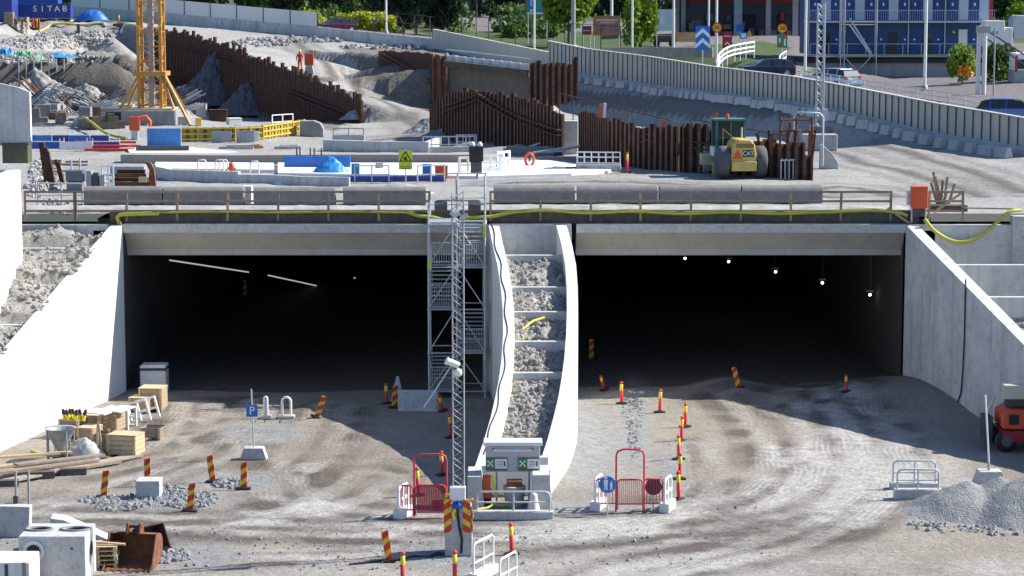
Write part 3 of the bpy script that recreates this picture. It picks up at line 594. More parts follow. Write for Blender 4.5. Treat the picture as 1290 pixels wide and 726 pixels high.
def marker_panel(p, label, h=.86, lean=0., rz=0., m=None, mirror=False):
    t = thing('striped_marker', label, 'marker panel', p, rz, 'red and yellow striped marker panels'); t.rotation_euler[1] = lean
    b = MB(); b.box(0, 0, .09, .21, .035, h); b.build('panel', mark_m2 if mirror else mark_m, t, bevel=.01)
    MB().tube((0, .04, .03), (0, .04, .5), .02).build('stem', galv_d, t); MB().box(0, .02, 0, .46, .26, .08).build('foot', black, t, bevel=.015); return t
for u, v, lean, rz, lb in [(491, 708, -.16, .1, 'striped marker panel in the foreground, leaning left beside the black cable'), (398, 527, .38, 0, 'strongly tilted striped panel at the edge of the tunnel shadow'),
    (130, 628, .12, .1, 'striped marker panel on the left edge of the gravel patch'), (186, 612, 0, 0, 'striped marker panel half hidden behind the grey concrete cube'), (239, 645, .1, 0, 'striped marker panel lowest on the gravel patch, right of the concrete cube'),
    (268, 608, -.1, 0, 'striped marker panel at the upper edge of the gravel patch'), (307, 617, .02, 0, 'striped marker panel at the right end of the gravel patch'), (497, 515, .05, .3, 'striped marker panel leaning on the left end of the concrete barrier'),
    (931, 490, -.25, 0, 'tilted striped panel on the gravel pile in the right tunnel mouth')]:
    marker_panel(FG(u, v), lb, .84, lean, rz)
for u, v, lb in [(309, 376, 'faint striped panel far inside the left tunnel, highest one'), (208, 418, 'faint striped panel far inside the left tunnel near its left wall'), (745, 455, 'faint striped panel inside the right tunnel beside the pier')]:
    p = G(u, v, 0); marker_panel(p, lb, .9, .0)
# lattice mast ------------------------------------------------------
def lattice(mb, w, z0, z1, r, step, tri=False, rb=None):
    c4 = [(-w / 2, -w / 2), (w / 2, -w / 2), (w / 2, w / 2), (-w / 2, w / 2)] if not tri else [(-w / 2, -w * .3), (w / 2, -w * .3), (0, w * .57)]
    rb = rb or r * .6
    for x, y in c4: mb.tube((x, y, z0), (x, y, z1), r, 6)
    k = len(c4); z = z0; n = 0
    while z < z1 - step * .5:
        for i in range(k):
            a, b = c4[i], c4[(i + 1) % k]
            if n % 2: a, b = b, a
            mb.tube((a[0], a[1], z), (b[0], b[1], z + step), rb, 4)
        z += step; n += 1
    return mb
mp = FG(578, 697); sM = S(mp)
bl = thing('concrete_block', 'tall concrete foundation block carrying the lattice mast, striped panels on its corners', 'concrete block', mp)
MB().box(0, 0, 0, 34 / sM, .72, 62 / sM).build('block', conc_b, bl, bevel=.02)
for x, y, rz, mm in [(-.31, -.38, 0, 'mark_m'), (.24, -.38, 0, 'm2'), (.40, -.30, -PI / 2, 'mark_m'), (-.31, .38, 0, 'mark_m')]:
    MB().box(0, 0, 0, .22, .03, .98).build('marker_panel', mark_m2 if mm == 'm2' else mark_m, bl, loc=(x, y, .70), rz=rz)
MB().path([(.08, -.39, .1), (.10, -.40, .5), (.02, -.40, .9), (-.02, -.42, 1.3), (-.02, -.44, 1.65)], .035, 6).build('cable', black, bl)
MB().path([(-.1, -.4, 1.1), (-.16, -.42, 1.28), (-.08, -.42, 1.4)], .05, 6).build('hose', yel_b, bl)
zb = 62 / sM
ma = thing('lattice_mast', 'tall slim galvanised lattice mast with cameras, in front of the stair tower', 'mast', mp + Vector((0, 0, zb)))
top = VP(574, 246, (mp.x - 1, mp.y), (mp.x + 1, mp.y)).z - mp.z - zb
lattice(MB(), 14 / sM, 0, top, .019, .24, rb=.012).build('lattice', galv_d, ma)
x = MB(); x.box(-.02, -.24, .18, .46, .22, .42); x.build('cabinet', white, ma, bevel=.02)
MB().box(-.02, -.355, .2, .40, .02, .36).build('cabinet_door', white_p, ma)
MB().lathe([(.16, 0), (.19, .05), (.17, .14), (.1, .2)], 10, (-.02, -.3, -.02)).build('cable_gland', blue, ma)
zc = VP(572, 460, (mp.x - 1, mp.y), (mp.x + 1, mp.y)).z - mp.z - zb
MB().tube((-.30, -.3, zc + .16), (.02, -.22, zc + .02), .10, 10).tube((-.34, -.31, zc + .18), (-.30, -.3, zc + .16), .115, 10).build('camera', white_p, ma)
MB().lathe([(.02, -.30), (.10, -.26), (.12, -.16), (.11, -.1), (.03, -.06)], 12, (-.0, -.26, zc)).build('dome_camera', white_p, ma)
MB().tube((-.2, -.2, zc), (-1.0, .1, zc - 1.25), .02).build('stay', galv, ma)
hd = MB(); hd.tube((-.62, 0, top - .15), (.62, 0, top - .15), .03).tube((0, 0, top - .2), (-.04, 0, top + .45), .03); hd.build('crossbar', galv_d, ma)
for k, xx in enumerate((-.48, .48)):
    MB().box(xx, -.08, top - .42, .36, .2, .24, rx=.5).build('floodlight', steel_d, ma)
MB().box(-.1, -.1, top - .6, .3, .2, .12, ry=.5).box(.15, -.1, top - .65, .3, .2, .1, ry=-.3).build('antenna', galv, ma)
# stair tower -------------------------------------------------------
xl = D(539, 400, -1.6).x; xr = D(612, 400, -1.6).x; W_ = xr - xl; dep = 2.0; zt0 = D(539, 258, -1.6).z
st = thing('stair_tower', 'galvanised scaffold stair tower in front of the pier between the tunnels', 'scaffold', ((xl + xr) / 2, -1.6, 0))
for sx in (-1, 0, 1):
    for sy in (0, 1): MB().tube((sx * W_ / 2 * (.97 if sx else .1), sy * dep - .0, 0), (sx * W_ / 2 * (.97 if sx else .1), sy * dep, zt0 + (1.15 if sx >= 0 else .0)), .04, 7).build('standard', galv, st)
lv = [D(575, v, -1.6).z for v in (283, 337, 390, 445)] + [.25]
for i, z in enumerate(lv):
    m = MB()
    for y in (0, dep): m.tube((-W_ / 2, y, z), (W_ / 2, y, z), .032, 6)
    for xx in (-W_ / 2, 0, W_ / 2): m.tube((xx, 0, z), (xx, dep, z), .032, 6)
    m.build('ledger', galv, st)
    s = -1 if i % 2 else 1
    MB().box(s * W_ * .25 * -1, dep / 2, z + .02, W_ / 2 - .1, dep - .2, .06).build('platform', galv_d, st)
    if 0 < i < 5:
        for sd in (-1, 1):
            g = MB(); z0 = z if i < 4 else z
            for k in range(11): xx = sd * (.12 + (W_ / 2 - .2) * k / 10); g.tube((xx, -.03, z + .1), (xx, -.03, z + 1.0), .011, 4)
            for zz in (z + .1, z + 1.0, z + .55): g.tube((sd * .1, -.03, zz), (sd * (W_ / 2 - .06), -.03, zz), .018, 5)
            if (i + (sd > 0)) % 2 == 0 or i == 1: g.build('guard_panel', galv, st)
    if i < 4:
        z2 = lv[i + 1]; f = MB(); x0, x1 = (.08, W_ / 2 - .1) if i % 2 == 0 else (-W_ / 2 + .1, -.08)
        n = 9
        for k in range(n):
            q = (k + .5) / n; f.box((x0 + x1) / 2, .15 + (dep - .3) * q, z - .1 - (z - z2) * q, x1 - x0, .2, .05)
        f.beam((x0, .1, z), (x0, dep - .1, z2), .05, .16).beam((x1, .1, z), (x1, dep - .1, z2), .05, .16)
        f.build('stair_flight', galv_d, st)
        MB().tube((x0 + .02, .1, z + .9), (x0 + .02, dep - .1, z2 + .9), .02).build('handrail', galv, st)
        b = MB(); b.tube((.05, -.05, z), (W_ / 2, -.05, z2), .022, 5).tube((-.05, -.05, z), (-W_ / 2, -.05, z2), .022, 5); b.build('brace', galv, st)
m = MB()
for zz in (zt0 + .1, zt0 + .6, zt0 + 1.1): MB().tube((.1, dep, zz), (W_ / 2, dep, zz), .025).build('top_rail', galv, st)
MB().tube((-W_ / 2, 0, zt0), (W_ / 2, 0, zt0), .03).build('top_rail', galv, st)
MB().box(W_ * .25, dep + .2, ZT + .1, W_ / 2, 1.4, .06).build('landing', galv, st)
MB().box(W_ / 2 - .05, -.06, lv[0] - .5, .1, .03, .5).box(-W_ / 2 + .1, -.06, lv[1] - .1, .1, .03, .4).build('tag', lime, st)
# booth between the curved walls --------------------------------------
bp = FG(646, 634); sB = S(bp); bw = 68 / sB; bz0 = (634 - 592) / sB; bz1 = (634 - 557) / sB
bo = thing('control_booth', 'white booth board with two green and white signs at the foot of the curved walls', 'booth', bp)
MB().box(0, 0, bz0, bw, .5, bz1 - bz0).build('board', grey_p if False else mat('booth_grey', (.50, .51, .52), .6, var=.06), bo, bevel=.02)
MB().box(0, -.03, bz1 - .02, bw + .14, .74, .12).build('roof', white, bo, bevel=.02)
MB().tube((-bw * .36, -.42, bz1 - .16), (bw * .36, -.42, bz1 - .16), .035, 8).build('light_tube', white_p, bo)
for s in (-1, 1):
    MB().tube((s * bw * .36, -.42, bz1 - .16), (s * bw * .36, -.2, bz1 - .12), .02).build('bracket', steel_d, bo)
    fr = MB().box(s * bw * .28 - (.03 if s < 0 else -.03), -.275, bz0 + .05, 27 / sB, .04, .42).build('sign_frame', mat('frame_bronze', (.16, .13, .08), .6), bo)
    cx = s * bw * .28 - (.03 if s < 0 else -.03)
    e = MB(); e.box(cx - 8 / sB, -.30, bz0 + .14, .29, .012, .29); e.build('exit_sign', green, fr)
    g = MB()
    for a in range(4):
        t = PI / 4 + a * PI / 2; g.beam((cx - 8 / sB + .13 * math.cos(t), -.312, bz0 + .285 + .13 * math.sin(t)), (cx - 8 / sB + .05 * math.cos(t), -.312, bz0 + .285 + .05 * math.sin(t)), .006, .045)
    g.lathe([(.035, -.316), (.035, -.306)], 10, (cx - 8 / sB, 0, bz0 + .285), axis='y').build('sign_symbol', white_p, fr)
    MB().box(cx + 5.5 / sB, -.30, bz0 + .12, .38, .012, .31).build('notice_board', white_p, fr)
    q = MB(); q.box(cx + 10 / sB, -.309, bz0 + .2, .05, .006, .16)
    for k in range(4): q.box(cx + 4 / sB, -.309, bz0 + .2 + k * .05, .2, .006, .012)
    q.build('notice_print', steel_d, fr)
    MB().tube((s * bw * .30, -.05, 0), (s * bw * .30, -.05, bz0 + .02), .035).build('leg', galv, bo)
    MB().box(s * (bw / 2 + .05), .05, 0, .2, .35, .25).box(s * (bw / 2 - .15), -.1, .25, .1, .1, .25).build('base_weight', conc_b, bo)
for u0, u1, v0, v1, lb in [(589, 606, 600, 641, 'grey concrete end block left of the white booth'), (671, 692, 598, 643, 'grey concrete end block right of the white booth, with paper scraps on top')]:
    q = FG((u0 + u1) / 2, v1); s = S(q); MB_ = MB(); MB_.prism([(-(u1 - u0) / s / 2, 0), ((u1 - u0) / s / 2 + .1, 0), ((u1 - u0) / s / 2, (v1 - v0) / s), (-(u1 - u0) / s / 2, (v1 - v0) / s)], 0, 1.6)
    tag(fixn(MB_.build('concrete_block', conc_b, loc=q)), lb, 'concrete block')
MB_ = MB(); q = FG(652, 632); MB_.box(0, 1.1, 0, 2.0, .25, 1.25); tag(MB_.build('white_sheet', white, loc=q), 'white sheet panel behind the legs of the booth', 'panel')
q = FG(648, 640); s = S(q); tk = thing('bucket', 'pale tub with a rusty lid under the booth', 'tub', q + Vector((0, .3, 0)))
MB().lathe([(.28, 0), (.36, .62), (.38, .64), (.33, .66)], 14).build('tub', conc_b, tk); MB().box(0, 0, .66, .5, .4, .18).build('lid', rust_l, tk, bevel=.03)
q = FG(613, 637); tk = thing('gas_trolley', 'orange red hose cabinet on legs left under the booth', 'cabinet', q)
MB().box(0, 0, .25, .26, .3, .72).build('cabinet', orange, tk, bevel=.03); MB().path([(.18, -.1, 1.0), (.24, -.15, .6), (.3, -.12, .3)], .045, 7).build('hose', yel_b, tk); MB().box(0, 0, 0, .3, .3, .25).build('stand', rust, tk)
q = FG(672, 645); tk = tag(MB().lathe([(.22, 0), (.2, .08), (.12, .5), (.13, .56), (.05, .62)], 8).build('ballast_weight', conc_w, loc=q), 'small pale tapered concrete foot behind the railing by the booth', 'concrete foot')
q = FG(604, 648); pts = [G(u, v, .12) for u, v in [(600, 642), (614, 640), (622, 636), (633, 637), (642, 636)]]
tag(MB().path([p - pts[0] for p in pts], .04, 6).build('hose', hose_y, loc=pts[0]), 'short yellow green hose lying behind the railing by the booth', 'hose')
# ------------------------------------------------------------------ hoop rail on concrete base
def hoop_rail(u0, u1, v, vt, label, hb=.3, posts=3, rz=0., group=None, cat='railing', dp=.35, m=None, p0=None):
    a = FG(u0, v); b = FG(u1, v); p = (a + b) / 2; s = S(p); L = (u1 - u0) / s; h = (v - vt) / s
    t = thing('railing', label, cat, p, rz, group); MB().box(0, 0, 0, L, dp, hb).build('concrete_base', conc_b, t, bevel=.025)
    x0, x1 = -L / 2 + .1, L / 2 - .1; r = .14
    MB().path([(x0, 0, hb - .02), (x0, 0, h - r), (x0 + .05, 0, h - .04), (x0 + r, 0, h), (x1 - r, 0, h), (x1 - .05, 0, h - .04), (x1, 0, h - r), (x1, 0, hb - .02)], .032, 8).build('hoop', m or galv, t)
    MB().tube((x0, 0, hb + (h - hb) * .45), (x1, 0, hb + (h - hb) * .45), .026).build('mid_rail', m or galv, t)
    for k in range(1, posts - 1): MB().tube((x0 + (x1 - x0) * k / (posts - 1), 0, hb), (x0 + (x1 - x0) * k / (posts - 1), 0, h), .028).build('post', m or galv, t)
    return t
hoop_rail(597, 697, 654, 619, 'long galvanised hoop railing on a concrete base in front of the booth', .26)
hoop_rail(1126, 1186, 629, 591, 'grey hoop railing on a concrete base beside the gravel heap, nearer of a pair', .34)
p = hoop_rail(1121, 1182, 616, 580, 'grey hoop railing on a concrete base, behind its twin near the gravel heap', .22)
def barrier_white(p, label, L=1.0, h=.95, rz=0., mm=None, base=True):
    t = thing('barrier', label, 'barrier', p, rz, 'small white barriers on concrete feet'); mm = mm or white
    m = MB(); x0, x1 = -L / 2, L / 2
    m.path([(x0, 0, .25), (x0, 0, h - .08), (x0 + .08, 0, h), (x1 - .08, 0, h), (x1, 0, h - .08), (x1, 0, .25)], .035, 8)
    m.tube((x0, 0, .55), (x1, 0, .55), .028).tube((0, 0, .25), (0, 0, h), .028); m.build('frame', mm, t)
    if base: MB().box(0, 0, 0, L + .15, .3, .26).build('concrete_base', conc_w, t, bevel=.02)
    return t
q = FG(609, 728); barrier_white(q, 'white barrier in the foreground right of the mast block', 1.3, 1.1, 1.15)
q = FG(640, 745); barrier_white(q, 'white barrier cut off by the bottom edge right of the mast block', 1.1, 1.0, 1.15)
# ------------------------------------------------------------------ red pedestrian gates
def mesh_barrier(L, h, m, r=.02, n=9, mid=True):
    b = MB(); b.path([(0, 0, .05), (0, 0, h - .08), (.08, 0, h), (L - .08, 0, h), (L, 0, h - .08), (L, 0, .05)], r * 1.3, 7)
    b.tube((0, 0, .22), (L, 0, .22), r)
    for k in range(1, n): b.tube((L * k / n, 0, .22), (L * k / n, 0, h), r * .5, 4)
    return b
red_g = mat('gate_red', (.60, .04, .07), .45, var=.12)
def gate(uc, v, wpx, vt, label, lo, x_off):
    p = FG(uc, v); s = S(p); W = wpx / s; H = (v - vt) / s
    t = thing('gate', label, 'gate', p); x = x_off / s
    MB().path([(x, 0, 0), (x, 0, H - .2), (x + .05, 0, H - .06), (x + .2, 0, H), (x + W - .2, 0, H), (x + W - .05, 0, H - .06), (x + W, 0, H - .2), (x + W, 0, 0)], .032, 8).build('tall_frame', red_g, t)
    h = lo / s
    m = mesh_barrier(W - .06, h, red_g, .022, 13).build('gate_leaf', red_g, t, loc=(x + .03, -.08, .05))
    return t, s, x, W, h
t, s, x, W, h = gate(543, 652, 41, 571, 'tall red tubular gate left of the mast with a low mesh leaf', 40, -21)
o = mesh_barrier(18 / s, h, red_g, .024, 5).build('side_panel', red_g, t, loc=(x - 19 / s, -.05, .03))
net = MB(); net.box(x + W * .5 + .03, -.06, .15, W - .1, .01, h - .12); net.build('mesh_sheet', mat('mesh_red', (.35, .02, .06), .7, alpha=.55), t)
t, s, x, W, h = gate(794, 645, 35, 565, 'tall red tubular gate between a blue round sign and the back of another', 40, -18)
mesh_barrier(26 / s, h, red_g, .022, 6).build('side_panel', red_g, t, loc=(x - 26 / s, .1, .03)); mesh_barrier(24 / s, h, red_g, .022, 6).build('side_panel', red_g, t, loc=(x + W, .1, .03))
def side_foot(u, v, lb, h=1.05, rz=1.25, L=.8):
    q = FG(u, v); t = thing('barrier_end', lb, 'barrier', q, rz, 'white end frames of the red gates')
    m = MB(); m.path([(-L / 2, 0, .25), (-L / 2, 0, h - .1), (-L / 2 + .1, 0, h), (L / 2 - .1, 0, h), (L / 2, 0, h - .1), (L / 2, 0, .25)], .045, 8)
    m.box(0, 0, h * .55, L, .05, .09).box(0, 0, h * .25, .07, .05, h * .7); m.build('frame', white_p, t)
    MB().box(0, 0, 0, L + .1, .32, .3).build('concrete_base', conc_w, t, bevel=.02)
side_foot(508, 651, 'white end frame at the left side of the left red gate', 1.0); side_foot(754, 641, 'white end frame left of the blue round sign'); side_foot(841, 643, 'white end frame right of the dark back of a round sign')
def round_sign(u, v, vb, r, label, front, sym=None, rim=white_p):
    q = FG(u, vb); s = S(q); z = (vb - v) / s; t = thing('round_sign', label, 'road sign', q)
    MB().tube((0, .05, 0), (0, .05, z + r), .025).build('pole', galv, t)
    f = MB().lathe([(r - .005, -.015), (r, 0), (r, .02)], 24, (0, 0, z), axis='y').build('disc', front, t)
    if sym:
        MB().lathe([(r - .0, -.018), (r - .035, -.020)], 24, (0, 0, z), axis='y').build('rim', rim, t) if False else None
        k = MB()    # adult with child
        for x0, sc_, in ((-.05, 1.), (.12, .68)):
            k.lathe([(.045 * sc_, -.026), (.045 * sc_, -.018)], 12, (x0, 0, z - .17 + .38 * sc_), axis='y')
            k.prism([(x0 - .055 * sc_, z - .17 + .15 * sc_), (x0 + .055 * sc_, z - .17 + .15 * sc_), (x0 + .07 * sc_, z - .17 + .32 * sc_), (x0 - .07 * sc_, z - .17 + .32 * sc_)], -.026, -.018)
            k.prism([(x0 - .06 * sc_, z - .17), (x0 - .02 * sc_, z - .17), (x0 + .0, z - .17 + .16 * sc_), (x0 - .05 * sc_, z - .17 + .16 * sc_)], -.026, -.018)
            k.prism([(x0 + .02 * sc_, z - .17), (x0 + .06 * sc_, z - .17), (x0 + .05 * sc_, z - .17 + .16 * sc_), (x0 + .0, z - .17 + .16 * sc_)], -.026, -.018)
        k.build('symbol', white_p, t)
    return t
round_sign(765, 610, 650, .27, 'round blue sign with white adult and child beside the red gate', mat('sign_blue', (.02, .16, .55), .4, var=.04), True)
round_sign(823, 613, 644, .27, 'dark unpainted back of a round sign at the red gate', mat('sign_back', (.10, .045, .06), .7))
# ------------------------------------------------------------------ jersey barrier, hoops, P sign
q = FG(527, 517); s = S(q); t = tag(MB().prism([(-.28, 0), (.28, 0), (.2, .12), (.1, .8), (-.1, .8), (-.2, .12)], -25 / s, 25 / s, axis='x').build('concrete_barrier', conc_b, loc=q, rz=-.08, bevel=.03), 'loose concrete barrier segment lying in the shade below the stair tower', 'concrete barrier')
q = FG(501, 508); tag(MB().prism([(-.3, 0), (.3, 0), (.05, 1.1), (-.05, 1.1)], -.05, .05).build('concrete_slab', conc_b, loc=q, bevel=.02), 'pointed grey slab standing at the left end of the concrete barrier', 'slab')
for u, v, w_, lb in [(335, 527, .1, 'narrow white bollard in front of the left tunnel'), (361, 527, .34, 'white hoop shaped bollard in front of the left tunnel')]:
    q = FG(u, v); h = 27 / S(q); t = thing('bollard', lb, 'bollard', q)
    MB().path([(-w_ / 2, 0, .05), (-w_ / 2, 0, h - w_ / 2)] + [(-w_ / 2 * math.cos(a), 0, h - w_ / 2 + w_ / 2 * math.sin(a)) for a in (.5, 1.2, 1.9, 2.6)] + [(w_ / 2, 0, h - w_ / 2), (w_ / 2, 0, .05)], .05, 8).build('hoop', white, t)
    MB().box(0, 0, 0, w_ + .3, .4, .12).build('foot', conc_b, t, bevel=.02)
q = FG(320, 578); s = S(q); t = thing('parking_sign', 'blue parking sign with a white P on a pole in a concrete base', 'road sign', q)
MB().prism([(-17 / s, 0), (17 / s, 0), (12 / s, 15 / s), (-12 / s, 15 / s)], -.25, .25).build('concrete_base', conc_b, t, bevel=.02)
MB().tube((0, 0, .3), (-.06, 0, 89 / s), .028).build('pole', galv, t)
f = MB().box(-.04, -.05, 54 / s, .40, .03, .42).build('sign_face', mat('sign_blue', (.02, .16, .55), .4), t, bevel=.01)
text('letter', 'P', .40, white_p, f, (-.04, -.07, 54 / s + .21))
# ------------------------------------------------------------------ storage by the left wall
def crate(u0, u1, v0, v1, dp, label, m=wood, rz=0., name='crate', lid=True, planks=4, v=None):
    p = FG((u0 + u1) / 2, v1); s = S(p); w_ = (u1 - u0) / s; h = (v1 - v0) / s
    t = thing(name, label, 'crate', p + Vector((0, dp / 2, 0)), rz, 'wooden crates by the left wing wall')
    for k in range(planks):
        pass
    b = MB(); hh = (h - .1) / planks
    for k in range(planks):
        z = .1 + hh * k
        for sy in (-1, 1): b.box(0, sy * (dp / 2 - .02), z, w_, .035, hh - .015)
        for sx in (-1, 1): b.box(sx * (w_ / 2 - .02), 0, z, .035, dp - .08, hh - .015)
    b.build('side_boards', m, t)
    c_ = MB()
    for sx in (-1, 1):
        for sy in (-1, 1): c_.box(sx * (w_ / 2 - .05), sy * (dp / 2 + .012), .06, .08, .04, h - .06)
    c_.build('corner_battens', wood_p, t)
    r = MB()
    for sx in (-1, 0, 1): r.box(sx * (w_ / 2 - .08), 0, 0, .1, dp, .1)
    r.build('skids', wood_g, t)
    if lid: MB().box(0, 0, h, w_ + .02, dp + .02, .03).build('lid', wood_p, t)
    return t
cr = [(138, 176, 549, 577, .8, 'pale wooden crate nearest the camera in the row by the white wall', wood_p, -.25, True), (178, 205, 539, 555, .8, 'low weathered crate standing apart on the dirt right of the row', wood_g, -.15, False),
      (118, 140, 546, 571, .7, 'dark open crate behind the planks beside the metal hopper', wood_g, -.2, False), (100, 122, 540, 556, .8, 'crate with a brown plywood side behind the hopper', wood, -.25, True),
      (128, 152, 522, 546, .8, 'tall white framed crate with a brown plywood face in the middle of the row', wood, -.25, False), (176, 206, 490, 519, .9, 'tall brown plywood crate highest up the row beside the striped stack', wood, -.1, True),
      (164, 190, 502, 521, .8, 'brown crate in front of the tall plywood crate', wood, -.2, True), (76, 104, 530, 552, .8, 'crate under the black and yellow bags', wood_g, -.25, True), (104, 130, 524, 542, .8, 'grey plank box between the yellow bags and the white framed crate', wood_g, -.25, True)]
for a in cr: crate(a[0], a[1], a[2], a[3], a[4], a[5], a[6], a[7], lid=a[8])
# hopper
q = FG(77, 579); s = S(q); t = thing('hopper', 'grey conical metal hopper on legs against the white wall', 'hopper', q)
H = 40 / s; r = 19 / s
MB().lathe([(.1, .12), (.14, .3), (r * .62, H * .62), (r, H), (r + .03, H + .02), (r - .04, H - .02), (r * .5, H * .5)], 16).build('cone', galv_d, t)
for a in range(4): MB().tube((r * .95 * math.cos(a * PI / 2 + .6), r * .95 * math.sin(a * PI / 2 + .6), 0), (r * .95 * math.cos(a * PI / 2 + .6), r * .95 * math.sin(a * PI / 2 + .6), H), .03).build('leg', galv_d, t)
MB().box(0, 0, .0, .5, .5, .14).build('gate', steel_d, t)
# yellow and black sacks
for k in range(9):
    q = G(82 + k * 2.9 + random.uniform(-.6, .6), 531 - random.random() * 2, .62); sx = .09
    t = thing('glove', ['yellow and black rubber tool upright at the left end of the bunch', 'second yellow and black rubber tool of the bunch', 'third yellow and black rubber tool of the bunch', 'fourth yellow and black rubber tool of the bunch', 'middle yellow and black rubber tool of the bunch', 'sixth yellow and black rubber tool of the bunch', 'seventh yellow and black rubber tool of the bunch', 'eighth yellow and black rubber tool of the bunch', 'last yellow and black rubber tool, at the right end of the bunch'][k], 'rubber tool', q, 0, 'yellow and black tools on the crate')
    e = random.uniform(-.35, .35); MB().tube((0, 0, 0), (e * .2, 0, .24), .07, 7).build('yellow_end', yel_b, t); MB().tube((e * .2, 0, .22), (e * .45, 0, .42), .075, 7, .05).build('black_end', black, t)
# white metal trestle frames
def wframe(u0, u1, v0, v1, label, rz=-.3, ry=0.):
    q = FG((u0 + u1) / 2, v1); s = S(q); w_ = (u1 - u0) / s; h = (v1 - v0) / s; t = thing('metal_rack', label, 'rack', q, rz, 'white racks among the crates'); t.rotation_euler[1] = ry
    for y in (0, .7):
        m = MB(); 
        for zz in (.05, h * .5, h): m.box(0, y, zz - .06, w_, .05, .08)
        m.build('rails', white, t)
        for xx in (-w_ / 2, 0, w_ / 2): MB().box(xx, y, 0, .07, .07, h).build('upright', white, t)
    MB().box(0, .35, h, w_, .8, .03).build('shelf', white, t) if ry == 0 else None
wframe(165, 192, 505, 532, 'tilted white metal rack lying at the right end of the crates', -.35, -.28); wframe(140, 162, 516, 541, 'white metal rack between the framed crate and the tilted rack'); 
for u0, v0, u1, v1, k in [(112, 517, 140, 522, 'white board lying on the crates, left one'), (132, 514, 158, 519, 'white board lying on the crates, right one')]:
    q = G((u0 + u1) / 2, (v0 + v1) / 2, .85); tag(MB().box(0, 0, 0, 28 / S(q), .9, .05, ry=.05).build('white_board', white, loc=q, rz=-.3), k, 'board', 'white boards on the crates')
for k, (u, v, hh, lean) in enumerate([(122, 573, 1.1, .05), (129, 574, 1.2, -.1), (137, 572, .9, .02), (113, 571, .85, .1), (88, 579, .9, 0), (61, 580, .8, 0)]):
    q = FG(u, v); t = tag(MB().box(0, 0, 0, .07, .05, hh, ry=lean).build('stake', wood_p if k < 4 else galv_d, loc=q), ['thin wooden stake right of the dark open crate, first', 'tallest wooden stake before the crates', 'thin wooden stake touching the nearest pale crate', 'thin wooden stake left of the dark open crate', 'thin grey stake right of the hopper', 'thin grey stake left of the hopper'][k], 'stake', 'stakes by the crates')
# plastic sheeting / sacks by the hopper
def heap(p, rx, ry, h, m, n=1.2, seed=0, amp=.3, nx=28, ny=20, pw=1.6):
    rows = []
    for i in range(ny + 1):
        r = []
        for j in range(nx + 1):
            a, b = -1 + 2 * j / nx, -1 + 2 * i / ny; d = min(1, math.hypot(a, b)); z = h * (1 - d ** pw) + amp * h * (.28 * fbm(a, b, n, seed) + .16 * fbm(a, b, n * 3.1, seed) + .08 * fbm(a, b, n * 8, seed)) * min(1, 2 * (1 - d))
            r.append((a * rx, b * ry, max(-.12, z - .03)))
        rows.append(r)
    return MB().grid(rows)
q = FG(105, 577); tag(heap(q, .9, .4, .75, None, 2.5, 3, .5).build('plastic_sheet', mat('sheet_grey', (.5, .48, .45), .5, var=.3), loc=q), 'crumpled pale plastic sheeting on the ground between hopper and crates', 'sheeting')
for k, (pts, lb) in enumerate([([(45, 573), (60, 575), (80, 577), (110, 576), (135, 579), (148, 582)], 'yellow hose along the ground in front of the hopper and crates'), ([(40, 570), (50, 573), (62, 574)], 'short yellow hose end left of the hopper')]):
    P = [FG(*a) + Vector((0, 0, .06)) for a in pts]; tag(MB().path([a - P[0] for a in P], .05, 7).build('hose', hose_y, loc=P[0]), lb, 'hose')
# planks
for k, (u0, v0, u1, v1, w_, z) in enumerate([(-20, 606, 120, 586, .5, .25), (-20, 616, 175, 576, .45, .12), (20, 598, 130, 582, .35, .34), (-20, 598, 60, 585, .3, .2), (60, 600, 150, 584, .3, .1), (-10, 592, 90, 580, .25, .42)]):
    a = FG(u0, v0); b = FG(u1, v1); a.z += z; b.z += z * .7; mid_ = (a + b) / 2
    tag(MB().beam(a - mid_, b - mid_, w_, .07).build('plank', [wood_g, wood][k % 2] if k != 1 else mat('plank_grey', (.36, .29, .23), .9, var=.25, scale=3), loc=mid_), ['wide plank at the left edge, first from the camera in the timber pile', 'longest plank of the pile, reaching right to the crates', 'plank lying on top in the middle of the timber pile', 'short plank at the left edge nearest the wall', 'short plank under the right end of the timber pile', 'topmost thin plank of the timber pile'][k], 'plank', 'planks piled by the left wall')
for k, (u, v) in enumerate([(52, 602), (92, 598), (6, 613)]):
    q = FG(u, v); tag(MB().box(0, 0, 0, .9, .3, .22).build('timber_bearer', wood_d, loc=q, rz=.2), ['dark timber block under the middle of the planks', 'dark timber block under the right half of the planks', 'dark timber block under the planks at the left edge'][k], 'timber', 'bearers under the planks')
# striped stack of steel panels in tunnel mouth
q = FG(195, 492); s = S(q)
for k in range(10):
    z = k * 34 / s / 10; t = tag(MB().box(0, 0, z, 32 / s, .9, 34 / s / 10 - .035).box(0, 0, z, 30 / s, .8, 34 / s / 10).build('flat_crate', [white, galv_d][0] if k != 8 else steel_d, loc=q), ['lowest', 'second lowest', 'third lowest', 'fourth', 'fifth', 'sixth', 'seventh', 'eighth', 'dark ninth', 'topmost'][k] + ' panel of the white striped stack in the left tunnel mouth', 'panel', 'stack of flat panels in the tunnel mouth')
